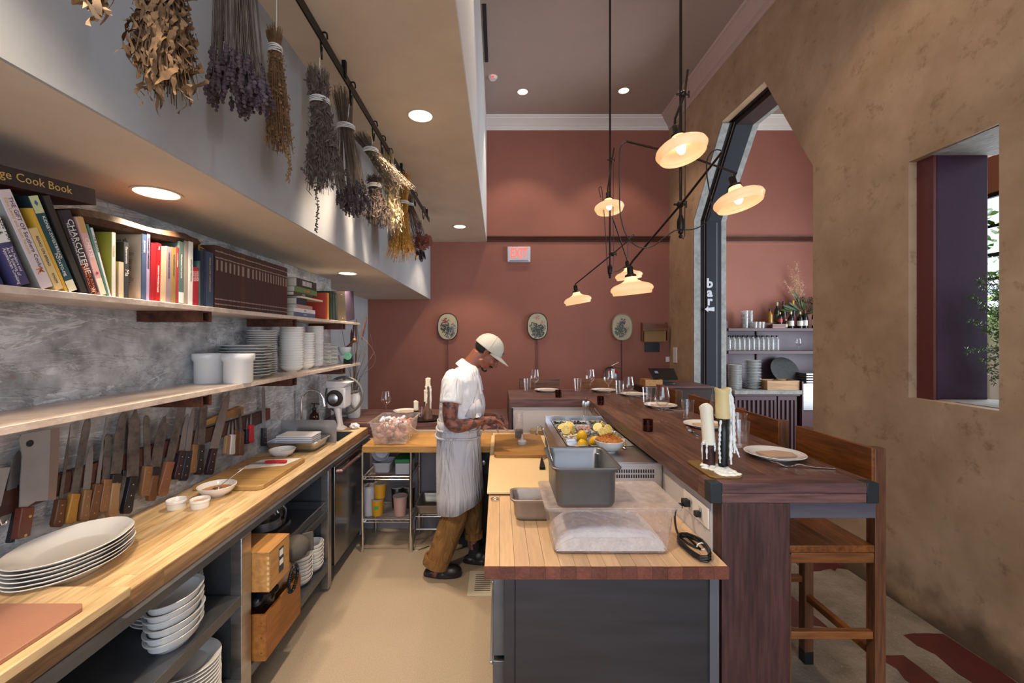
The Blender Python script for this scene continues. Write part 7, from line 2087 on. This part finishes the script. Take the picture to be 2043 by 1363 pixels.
# tee
def folds(m, sc, dist, st=(1, 1, .45)):
    N, K = m.node_tree.nodes, m.node_tree.links
    tc = N.new('ShaderNodeTexCoord'); mp = N.new('ShaderNodeMapping'); mp.inputs['Scale'].default_value = st; mp.inputs['Rotation'].default_value = (0, .5, 0)
    nz = N.new('ShaderNodeTexNoise'); nz.inputs['Scale'].default_value = sc; nz.inputs['Detail'].default_value = 3; nz.inputs['Distortion'].default_value = 1.5
    bp = N.new('ShaderNodeBump'); bp.inputs['Strength'].default_value = .8; bp.inputs['Distance'].default_value = dist
    K.new(tc.outputs['Object'], mp.inputs[0]); K.new(mp.outputs[0], nz.inputs['Vector']); K.new(nz.outputs[0], bp.inputs['Height']); K.new(bp.outputs[0], N['Principled BSDF'].inputs['Normal'])
TEE = mat('white_tee', 'e4e3e6', .9); folds(TEE, 9, .05)
ts = M(); torso(ts, .004)
ts.tube([RA[0] + V((.01, .06, .03)), RA[0] + V((0, .01, .0)), RA[1] + V((0, -.002, -.005))], [.075, .080, .077], 18)
ts.tube([LA[0] + V((.01, -.06, .03)), LA[0], LA[1] + V((0, .002, -.005))], [.075, .080, .077], 18)
ts.tube([pp(930, 738), pp(938, 724)], [.095, .070], 18)
ts.build('tee_shirt', TEE, cook, remesh=.0062)
# apron: skirt, rolled waist, bib, neck strap
APR = mat('white_apron', 'c0bec4', .85); folds(APR, 7, .06, (1, 1, .3))
sk_ = M(); secs = []
n_ = 44
vs = []
rows_ = ((836, 873, 956, .188), (850, 873, 956, .19), (875, 872, 958, .195), (905, 871, 959, .205), (940, 871, 961, .212), (975, 872, 963, .218), (1003, 873, 964, .222))
for j, (y, x0, x1, hw) in enumerate(rows_):
    c = pp((x0 + x1) / 2, y)
    for k in range(n_):
        t = 2 * pi * k / n_
        f = j / 6
        rip = 1 + .022 * f * sin(t * 7 + 1) + .015 * f * sin(t * 11)
        x = c.x + (x1 - x0) / 2 * S * cos(t) * rip; y_ = c.y + hw * sin(t) * rip
        z = c.z + (f ** 3) * .055 * cos(t) + .004 * sin(t * 5) * f
        vs.append((x, y_, z))
fs = [(i * n_ + k, i * n_ + (k + 1) % n_, (i + 1) * n_ + (k + 1) % n_, (i + 1) * n_ + k) for i in range(6) for k in range(n_)]
ap_ = sk_.add(vs, fs).build('apron', APR, cook, solid=.003, ang=80)
wv = M()
for z_, g in ((852, .004), (866, .010)):
    c = pp(914.5, z_)
    wv.tube([(c.x + (41.5 * S + g) * cos(t), c.y + (.19 + g) * sin(t), c.z + .006 * sin(3 * t)) for t in [k * pi / 18 for k in range(37)]], .0085, 8, caps=False)
wv.build('rolled_waist', APR, ap_)
def bib(u, v):
    t = (u - .5) * 2
    x = 960 + 3 * sin(v * pi) - abs(t) ** 2 * (8 + 6 * v)
    y = 838 - 58 * v
    p = pp(x, y)
    return (p.x + .006 + (.012 * sin(v * 3)), YP + t * (.15 - .045 * v), p.z)
M().grid(bib, 16, 12).build('bib', APR, ap_, solid=.003, ang=80)
fl = M()
fl.add([pp(931, 822, 2.90), pp(944, 800, 2.90), pp(957, 790, 2.93), pp(964, 808, 2.96), pp(965, 822, 2.96), pp(960, 826, 2.93), pp(946, 826, 2.90)], [(0, 1, 2, 3, 4, 5, 6)])
fl.build('folded_flap', APR, ap_, solid=.004)
M().tube([pp(961, 782, 2.97), pp(956, 755, 2.98), pp(945, 733, 3.0), pp(934, 722, 3.04), pp(931, 720, 3.08), pp(934, 722, 3.12), pp(945, 733, 3.16), pp(956, 755, 3.18), pp(961, 782, 3.19)], .009, 8, flat=.6).build('neck_strap', APR, ap_)
M().tube([pp(946, 872, 2.885), pp(949, 900, 2.875), pp(948, 935, 2.87)], .003, 6).build('apron_string', APR, ap_)
# trousers
TR = mat('brown_canvas_trousers', '7a5528', .85, var=.15, vs=14); folds(TR, 10, .05, (1, 1, .5))
tr = M()
tr.loft([(pp(914, 960), .13, .16, 2.4), (pp(914, 900), .135, .165, 2.4), (pp(914, 862), .13, .16, 2.3)], 24)
tr.tube(curve_pts([pp(912, 925, 3.0), pp(915, 1000, 3.01), pp(895, 1060, 3.02), pp(875, 1114, 3.03)], 5), _interp((.105, .098, .09, .085), 16), 18)
tr.tube(curve_pts([pp(925, 925, 3.17), pp(938, 1000, 3.19), pp(942, 1045, 3.20), pp(943, 1086, 3.21)], 5), _interp((.105, .085, .068, .06), 16), 18)
trs = tr.build('trousers', TR, cook, remesh=.007)
cu = M()
cu.lathe([(.078, -.030), (.092, -.028), (.092, .028), (.078, .032)], pp(873, 1112, 3.03), 26, sx=1.0, sy=.95, rot=(0, R(16), 0))
cu.build('rolled_cuff', TR, trs, solid=.004)
M().lathe([(.055, -.022), (.066, -.02), (.066, .022), (.055, .024)], pp(943, 1083, 3.21), 26, rot=(0, R(-4), 0)).build('rolled_cuff', TR, trs, solid=.004)
# clogs and socks
CLG = mat('black_clog_leather', '19171a', .4)
for i, (x, Y, top) in enumerate(((-.534, 3.036, pp(873, 1118, 3.036)), (-.268, 3.215, pp(943, 1092, 3.215)))):
    c = M()
    ol = []
    for k in range(28):
        a = 2 * pi * k / 28
        q = cos(a)
        ol.append((x + .135 + .137 * q, Y + sin(a) * (.040 + .012 * (q + .3)) * 1.0))
    c.prism(ol, 'z', .001, .032)
    c.ball((x + .195, Y, .045), (.078, .050, .040), 18, 10).ball((x + .12, Y, .055), (.06, .044, .045), 16, 10).ball((x + .055, Y, .035), (.05, .041, .030), 16, 10)
    c.build('clog', CLG, cook, remesh=.0055)
    M().tube([(x + .075, Y, .05), (x + .085, Y, .10), (top.x, Y, max(.13, top.z - 0.0) if i == 0 else .16)], [.040, .038, .045], 14).build('sock', mat('black_sock', '141316', .9), cook)
# the small bird in his hands
QM = mat('raw_quail', 'b48478', .4, var=.15, vs=20, sss=.15)
qd = M()
qc = pp(981, 846, 3.075)
qd.ball(qc, (.045, .034, .026), 16, 10, rot=(0, R(12), 0))
qd.tube([qc + V((-.03, -.01, 0)), qc + V((-.055, -.01, -.012)), qc + V((-.062, -.012, -.05))], [.016, .010, .005], 8)
qd.tube([qc + V((.03, -.01, 0)), qc + V((.06, -.015, -.008)), qc + V((.12, -.02, -.045))], [.016, .011, .005], 8)
qd.tube([qc + V((.02, -.015, -.01)), qc + V((.04, -.02, -.03)), qc + V((.05, -.022, -.062))], [.014, .010, .005], 8)
qd.tube([qc + V((-.01, -.015, -.01)), qc + V((-.03, -.02, -.02)), qc + V((-.05, -.022, -.03))], [.012, .009, .005], 8)
tag(qd.build('quail', QM, remesh=.004), 'small raw bird with dangling legs held in the cook hands', 'poultry')
# ================================================================ BAR ROOM SEEN THROUGH THE OPENING
MAUV = mat('mauve_paint', '4c3238', .5)
PURP = mat('dusk_purple_paint', '5c4a58', .45, var=.06, vs=3)
bsx = thing('back_bar_shelving', 'dark mauve wall shelving in the bar room with two shelves', 'shelving', (4.2, 6.2, .98))
M().box((3.235, 6.08, .985), (3.27, 6.385, 1.94)).build('end_post', MAUV, bsx, bev=.002)
for (a, b_) in ((3.272, 3.838), (3.86, 5.3)):
    M().box((a, 6.365, .985), (b_, 6.387, 1.80)).build('back_panel', PURP, bsx)
M().box((3.84, 6.34, .985), (3.858, 6.387, 1.80)).build('upright', MAUV, bsx)
for z0, z1 in ((1.795, 1.836), (1.47, 1.513)):
    M().box((3.272, 6.06, z0), (5.3, 6.36, z1)).build('shelf', MAUV, bsx, bev=.002)
bc = thing('bar_cabinet', 'mauve bar cabinet with ribbed doors and a grey stone top', 'cabinet', (3.7, 6.1, 0))
M().box((3.24, 5.90, .05), (4.13, 6.385, .90)).build('body', MAUV, bc)
M().box((3.225, 5.82, .925), (4.15, 6.386, .98)).build('stone_top', CONC, bc, bev=.003)
M().box((3.235, 5.845, .901), (4.14, 5.90, .9245)).build('top_rail', MAUV, bc)
for (a, b_) in ((3.26, 3.83), (3.85, 4.11)):
    d = M().box((a, 5.885, .06), (b_, 5.8985, .895)).build('door', mat('deep_mauve', '35222a', .5), bc)
    M().box((a, 5.868, .84), (b_, 5.8845, .895)).box((a, 5.868, .06), (a + .03, 5.8845, .839)).box((b_ - .03, 5.868, .06), (b_, 5.8845, .839)).build('door_frame', MAUV, d)
    x = a + .045
    while x < b_ - .06:
        M().prism([(x, 5.884), (x + .008, 5.862), (x + .034, 5.862), (x + .042, 5.884)], 'z', .065, .838).build('slat', MAUV, d)
        x += .062
tag(M().box((4.18, 5.85, .70), (5.0, 6.36, 1.07)).build('steel_sink_unit', STEEL, bev=.006), 'stainless sink unit at the right of the bar cabinet', 'sink')
tag(M().box((4.155, 5.83, 0), (4.175, 6.36, 1.10)).box((4.18, 5.87, 0), (5.0, 6.36, .69)).build('sink_cabinet', MAUV), 'dark mauve base under the stainless sink unit', 'cabinet')
pb1 = mesh_of(M().lathe(plate_prof(.086, .018), n=20), 'bar_plate', CHINAG)
pb2 = mesh_of(M().lathe(plate_prof(.106, .022), n=20), 'bar_plate', CHINAG)
stack(pb1, 'bar_plate', 22, (3.345, 6.02, .9805), .0152, 'left stack in the bar room', 'plate', 'left plate stack in the bar room')
stack(pb1, 'bar_plate', 20, (3.455, 6.20, .9805), .0165, 'shaded rear stack in the bar room', 'plate', 'back plate stack in the bar room')
stack(pb2, 'bar_plate', 19, (3.60, 6.03, .9805), .0212, 'tall middle stack in the bar room', 'plate', 'tall plate stack in the bar room')
PBX = wood('pale_box_wood', 'a88058', 'bf976c', 'x', 5, .6, .04, .08)
for i, z in enumerate((.9808, 1.0455)):
    t = thing('wooden_tray_box', ['lower', 'upper'][i] + ' pale wooden tray box at the right of the bar cabinet', 'box', (3.93, 5.98, z), group='pale wooden boxes in the bar room')
    for nm, a, b_ in (('side', (3.70, 5.86), (4.14, 5.872)), ('side', (3.70, 6.10), (4.14, 6.112)), ('side', (3.70, 5.8725), (3.712, 6.0995)), ('side', (4.128, 5.8725), (4.14, 6.0995)), ('divider', (3.95, 5.8725), (3.96, 6.0995)), ('bottom', (3.7125, 5.8725), (4.1275, 6.0995))):
        M().box((*a, z), (*b_, z + (.064 if nm != 'bottom' else .008))).build(nm, PBX, t)
tag(M().lathe([(0, 0), (.17, 0), (.2, .03), (.19, .03), (0, .008)], (4.15, 6.2, 1.22), 36, rot=(R(65), 0, 0)).build('round_tray', mat('floral_tray', '1c1a1c', .5, var=.9, vs=30)), 'dark floral round tray leaning behind the wooden boxes', 'tray')
for i in range(4):
    tag(M().box((4.30, 5.95, 1.075 + i * .035), (5.0, 6.28, 1.097 + i * .035)).build('steel_tray', STEEL, bev=.004), ['bottom', 'second', 'third', 'top'][i] + ' steel tray of the pile on the sink unit', 'tray', 'steel trays on the sink unit')
jar = mesh_of(M().lathe([(0, 0), (.028, 0), (.031, .01), (.031, .15), (.026, .17), (.014, .185), (.013, .20), (.011, .20), (.011, .185), (.028, .15), (.028, .01), (0, .008)], n=16), 'water_bottle', glassm('pale_glass', (.9, .93, .95), 1.3, cloudy=.25))
cap_ = mesh_of(M().lathe([(0, .22), (.016, .22), (.017, .198), (.0, .198)], n=12), 'stopper', BLKM)
for r_ in range(2):
    for i in range(11):
        x = 3.315 + i * .069 + r_ * .03
        o = inst(jar, 'water_bottle', (x, 6.13 + r_ * .13, 1.5135), label=f"clear water bottle in the {['front', 'back'][r_]} row, {(ORD[i] if i else 'first') + ' from the left'}", cat='bottle', group='water bottles on the bar shelf')
        c = inst(cap_, 'stopper', (0, 0, 0)); c.parent = o
gl2 = mesh_of(M().lathe([(0, 0), (.03, 0), (.036, .09), (.034, .09), (.028, .006), (0, .006)], n=16), 'stacked_glass', jar.materials[0])
for cI, (x, y, n, lb) in enumerate(((3.55, 6.12, 4, 'left'), (3.635, 6.15, 4, 'right'), (3.59, 6.24, 4, 'rear'))):
    for i in range(n):
        inst(gl2, 'stacked_glass', (x, y, 1.8365 + i * .055), label=f"clear glass, {['bottom', 'second from bottom', 'third from bottom', 'top'][i]} of the {lb} glass tower on the top shelf", cat='glass', group='glass towers on the bar shelf')
for i, x in enumerate((3.66, 3.715, 3.765)):
    inst(gl2, 'tumbler', (x, 6.085, 1.8365), label=['left', 'middle', 'right'][i] + ' low glass in front of the glass towers', cat='glass', group='low glasses on the bar shelf')
inst(wgm, 'wine_glass', (4.37, 6.2, 1.5135), sc=(.9, .9, .75), label='small stemmed glass on the middle bar shelf', cat='wine glass')
for i, (x0, x1, z, h, c) in enumerate(((3.74, 4.02, 0, .075, '6a3c30'), (3.79, 4.08, .0752, .02, '8a6a60'), (3.90, 4.09, .0, .03, '7a5048'), (3.90, 4.09, .032, .028, '6c4a44'))):
    y0 = 6.1 if i < 2 else 6.062
    o = M().box((x0, y0 + (.05 if i < 2 else 0), 1.8365 + z), (x1, y0 + .045 + (.15 if i < 2 else 0), 1.8365 + z + h)).build('book', bcol(c), bev=.002)
    tag(o, ['brown box lying left of the bottles on the top shelf', 'thin mauve book on the brown box', 'lower reddish book below the bottles', 'upper reddish book below the bottles'][i], 'book', 'books on the bar shelf')
def bottle(x, y, z, h, r, glass_, capc, labc, lab):
    t = thing('wine_bottle', lab, 'bottle', (x, y, z), group='bottles on the bar shelf')
    M().lathe([(0, 0), (r * .95, 0), (r, .006), (r, h * .55), (r * .85, h * .65), (r * .4, h * .76), (r * .34, h * .82), (r * .34, h * .97), (0, h * .97)], (x, y, z), 18).build('bottle', glass_, t)
    M().lathe([(r * .38, h * .83), (r * .40, h * .99), (0, h)], (x, y, z), 14).build('cap_foil', bcol(capc), t)
    if labc:
        M().lathe([(r * 1.02, h * .14), (r * 1.02, h * .44)], (x, y, z), 18).build('paper_label', bcol(labc), t)
GD = mat('dark_green_bottle', '10160f', .12); GC = mat('amber_gold_bottle', '9a7020', .15)
for x, y, z, h, r, g, c, l, lb in ((3.90, 6.12, 1.915, .20, .034, GC, '1c1614', None, 'golden bottle with a dark cap standing on the books'),
        (4.055, 6.20, 1.90, .32, .036, GD, 'c8b8a0', '3a5a3c', 'tall bottle with a pale top at the left of the bottle group'), (4.03, 6.10, 1.897, .17, .034, GD, 'b8a860', 'a03438', 'short bottle with a red label on the books'),
        (4.16, 6.22, 1.8365, .40, .040, GD, '5a1c24', '6a2430', 'tall dark bottle with a wine red cap, left of the yellow one'), (4.30, 6.22, 1.8365, .41, .040, GD, 'c0a030', '7a2430', 'tallest dark bottle with a yellow cap'),
        (4.18, 6.09, 1.8365, .24, .037, GD, 'c8bca0', 'd8d2c8', 'front dark bottle with a white label and pale neck'), (4.31, 6.09, 1.8365, .24, .037, GD, 'b8b090', 'd8d4cc', 'second front bottle with a white label'),
        (4.40, 6.12, 1.8365, .26, .036, GD, '6a1c24', 'd0c8c4', 'dark bottle with a pink edged label beside the flowers'), (4.53, 6.10, 1.8365, .29, .037, GD, 'b8bcc0', 'd0ccc8', 'bottle with a silver top at the edge of the opening'), (4.10, 6.08, 1.8365, .13, .022, GD, 'c8bca0', 'c8b8a0', 'little dark bottle between the books and the white labels')):
    bottle(x, y, z, h, r, g, c, l, lb)
# dried and green arrangement
fa_ = thing('flower_arrangement', 'green leaves and pale pampas arrangement above the bar bottles', 'plant', (4.50, 6.26, 1.8365))
M().lathe([(0, 0), (.05, 0), (.06, .1), (.04, .2), (.035, .2), (.05, .1), (0, .01)], (4.50, 6.27, 1.8365), 20).build('vase', bcol('3c2c2c'), fa_)
rr = random.Random(31)
m = M()
for k in range(26):
    a = rr.uniform(R(100), R(160)) if k < 17 else rr.uniform(R(20), R(100))
    l = rr.uniform(.28, .5)
    b0 = V((4.50, 6.25, 2.03)); d = V((cos(a), rr.uniform(-.3, .1), sin(a) * .8)).normalized()
    s = d.cross(V((0, 1, 0))).normalized()
    w_ = rr.uniform(.014, .022)
    pts = [b0 + d * l * u + V((0, 0, -.06 * u * u)) for u in (0, .35, .6, .85, 1)]
    vs = []
    for p, ww in zip(pts, (.15, .5, 1, .8, .05)):
        vs += [p - s * w_ * ww, p + V((0, -.006, 0)), p + s * w_ * ww]
    m.add(vs, [(3 * i + j, 3 * i + j + 1, 3 * i + j + 4, 3 * i + j + 3) for i in range(4) for j in range(2)])
m.build('green_leaves', mat('dark_olive_leaf', '3c4a28', .5, var=.3, vs=8), fa_)['kind'] = 'stuff'
m = M()
for k in range(9):
    a = rr.uniform(R(95), R(135)); l = rr.uniform(.45, .8)
    d = V((cos(a), rr.uniform(-.2, .1), sin(a))).normalized(); b0 = V((4.50, 6.25, 2.03))
    m.tube([b0, b0 + d * l], .0015, 4)
    for j in range(46):
        p = b0 + d * l * rr.uniform(.6, 1.05) + V((rr.uniform(-.035, .035), rr.uniform(-.03, .02), rr.uniform(-.02, .02)))
        q = V((rr.uniform(-1, 1), 0, rr.uniform(-1, 1))) * .009
        m.add([p - q, p + V((.003, 0, .003)), p + q, p - V((.003, 0, .003))], [(0, 1, 2, 3)])
m.build('pampas', mat('pampas_straw', 'c8a880', .8), fa_)['kind'] = 'stuff'
m = M()
for k in range(90):
    p = V((4.50 + rr.uniform(-.12, .14), 6.22 + rr.uniform(-.06, .06), 2.05 + rr.uniform(0, .24)))
    m.ball(p, (.010, .010, .014), 5, 3, rot=(rr.uniform(0, 3), 0, 0))
m.build('dried_blooms', mat('dusty_rose_bloom', '6c4438', .8, var=.3, vs=20), fa_)['kind'] = 'stuff'
# window wall of the bar room (seen through the slot window)
XW = 5.6
for nm, a, b_ in (('wall_bar_side', (XW, 5.6, 0), (XW + .2, YB, 5)), ('wall_bar_side', (XW, 2.6, 3.35), (XW + .2, 5.598, 5)), ('wall_bar_side', (XW, 2.6, 0), (XW + .2, 5.598, .35))):
    struct(M().box(a, b_), nm, PINK)
wf = tag(thing('window_1', None, None, (XW, 4, .35)), kind='structure')
for y in (3.2, 4.02, 4.60, 5.2, 5.56):
    M().box((XW + .02, y, .352), (XW + .07, y + .035, 3.348)).build('mullion', BLKM, wf)
for z in (.36, 2.12, 2.62, 3.30):
    M().box((XW + .015, 2.62, z), (XW + .06, 5.595, z + .045)).build('glazing_bar', BLKM, wf)
for (a, b_) in ((2.62, 3.2), (3.235, 4.02), (4.055, 4.60), (4.635, 5.2), (5.235, 5.56)):
    M().box((XW + .075, a, .36), (XW + .08, b_, 3.34)).build('pane', GLASS, wf)
ctn = thing('curtain', 'white ribbed curtain across the lower bar room window', 'curtain', (XW - .1, 4.6, .35))
M().grid(lambda u, v: (XW - .10 + .03 * sin(u * 60), 3.6 + 1.9 * u, .40 + 1.62 * v), 220, 2).build('fabric', mat('sheer_white', 'dcdcdc', .9, sss=.0), ctn, solid=.002)
M().tube([(XW - .1, 3.55, 2.03), (XW - .1, 5.55, 2.03)], .009, 8).build('rod', BLKM, ctn)
LEAF = mat('green_leaf', '3f6a24', .5, var=.3, vs=9, c2='6a9434')
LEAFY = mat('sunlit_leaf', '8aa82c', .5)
hg = thing('hanging_plants', 'trailing green plants on a black shelf in the bar room window', 'plant', (XW - .3, 4.75, 2.4))
M().box((XW - .45, 4.3, 2.30), (XW - .22, 5.4, 2.33)).box((XW - .45, 4.3, 2.85), (XW - .22, 5.4, 2.88)).build('black_shelf', BLKM, hg)
m, my = M(), M()
for k in range(420):
    y = rr.uniform(4.3, 5.4)
    z = rr.choice((2.30, 2.88)) + rr.uniform(-.38, .22)
    p = V((XW - .34 + rr.uniform(-.14, .14), y, z)); s_ = rr.uniform(.02, .055)
    R_ = Euler((rr.uniform(-1, 1), rr.uniform(-1, 1), rr.uniform(0, 6))).to_matrix()
    q = [p + R_ @ V(c) for c in ((-s_, 0, 0), (-s_ * .4, s_ * .6, .004), (s_ * .5, s_ * .55, 0), (s_, 0, -.004), (s_ * .5, -s_ * .55, 0), (-s_ * .4, -s_ * .6, .004))]
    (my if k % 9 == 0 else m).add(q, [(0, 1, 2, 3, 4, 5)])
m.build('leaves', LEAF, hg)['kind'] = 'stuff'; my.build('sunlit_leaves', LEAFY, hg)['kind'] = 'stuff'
# ================================================================ THE SLOT WINDOW IN THE RIGHT WALL
cb_ = thing('purple_shutter', 'glossy purple shutter post with a dark red edge in the slot window', 'shutter', (2.78, 2.6, 1.327))
PUR = mat('glossy_purple_paint', '3a2034', .5, var=.12, vs=3, c2='452a40', bump=.12, bs=14, rv=.1, spec=.2)
M().box((2.630, 2.555, 1.3265), (2.935, 2.657, 2.7965)).build('panel', PUR, cb_, bev=.002)
M().box((2.610, 2.557, 1.3265), (2.6295, 2.657, 2.7965)).build('red_edge', RUST, cb_, bev=.001)
M().box((2.936, 2.563, 1.3265), (2.940, 2.60, 2.7965)).build('pale_edge', CROWN, cb_)
struct(M().box((2.64, 2.182, 1.3262), (2.978, 2.553, 1.330)), 'trim_10', CONC)
struct(M().box((2.58, 2.182, 2.793), (2.978, 2.553, 2.7966)), 'trim_11', CONC)
fp = thing('potted_fern', 'feathery green fern in a terracotta pot in the slot window', 'potted plant', (2.955, 2.42, 1.3305))
M().lathe([(0, 0), (.03, 0), (.05, .07), (.062, .15), (.05, .20), (.045, .20), (.055, .15), (.04, .07), (0, .01)], (2.965, 2.40, 1.3305), 24).build('pot', mat('terracotta', '8a5040', .7), fp)
st_, fo = M(), M()
rr = random.Random(77)
ends = [(1942, 590), (1936, 640), (1950, 560), (1958, 610), (1965, 555), (1975, 550), (1985, 580), (1932, 700), (1960, 660), (1980, 640), (1975, 700), (1968, 740), (1985, 610), (1990, 680), (1958, 720), (1984, 545), (1978, 760)]
for (x, y) in ends:
    Yp = rr.uniform(2.38, 2.50)
    e_ = at(x, y, Yp)
    b0 = V((2.965, 2.40, 1.52))
    q = curve_pts([b0, b0.lerp(e_, .5) + V((.03, 0, .06)), e_], 8)
    st_.tube(q, .0016, 5)
    for c in q[5:]:
        for j in range(9):
            d = V((rr.uniform(-1, 1), rr.uniform(-.6, .6), rr.uniform(-1, .6))).normalized()
            l = rr.uniform(.012, .03); s = d.cross(V((0, 1, .2))).normalized() * .0035
            o_ = c + V((rr.uniform(-.012, .012), rr.uniform(-.012, .012), rr.uniform(-.012, .012)))
            fo.add([o_, o_ + d * l * .5 + s, o_ + d * l, o_ + d * l * .5 - s], [(0, 1, 2, 3)])
st_.build('stems', mat('plant_stem', '3c4a24', .6), fp)['kind'] = 'stuff'
fo.build('fronds', mat('fern_green', '4a6a2c', .5, var=.3, vs=20), fp)['kind'] = 'stuff'
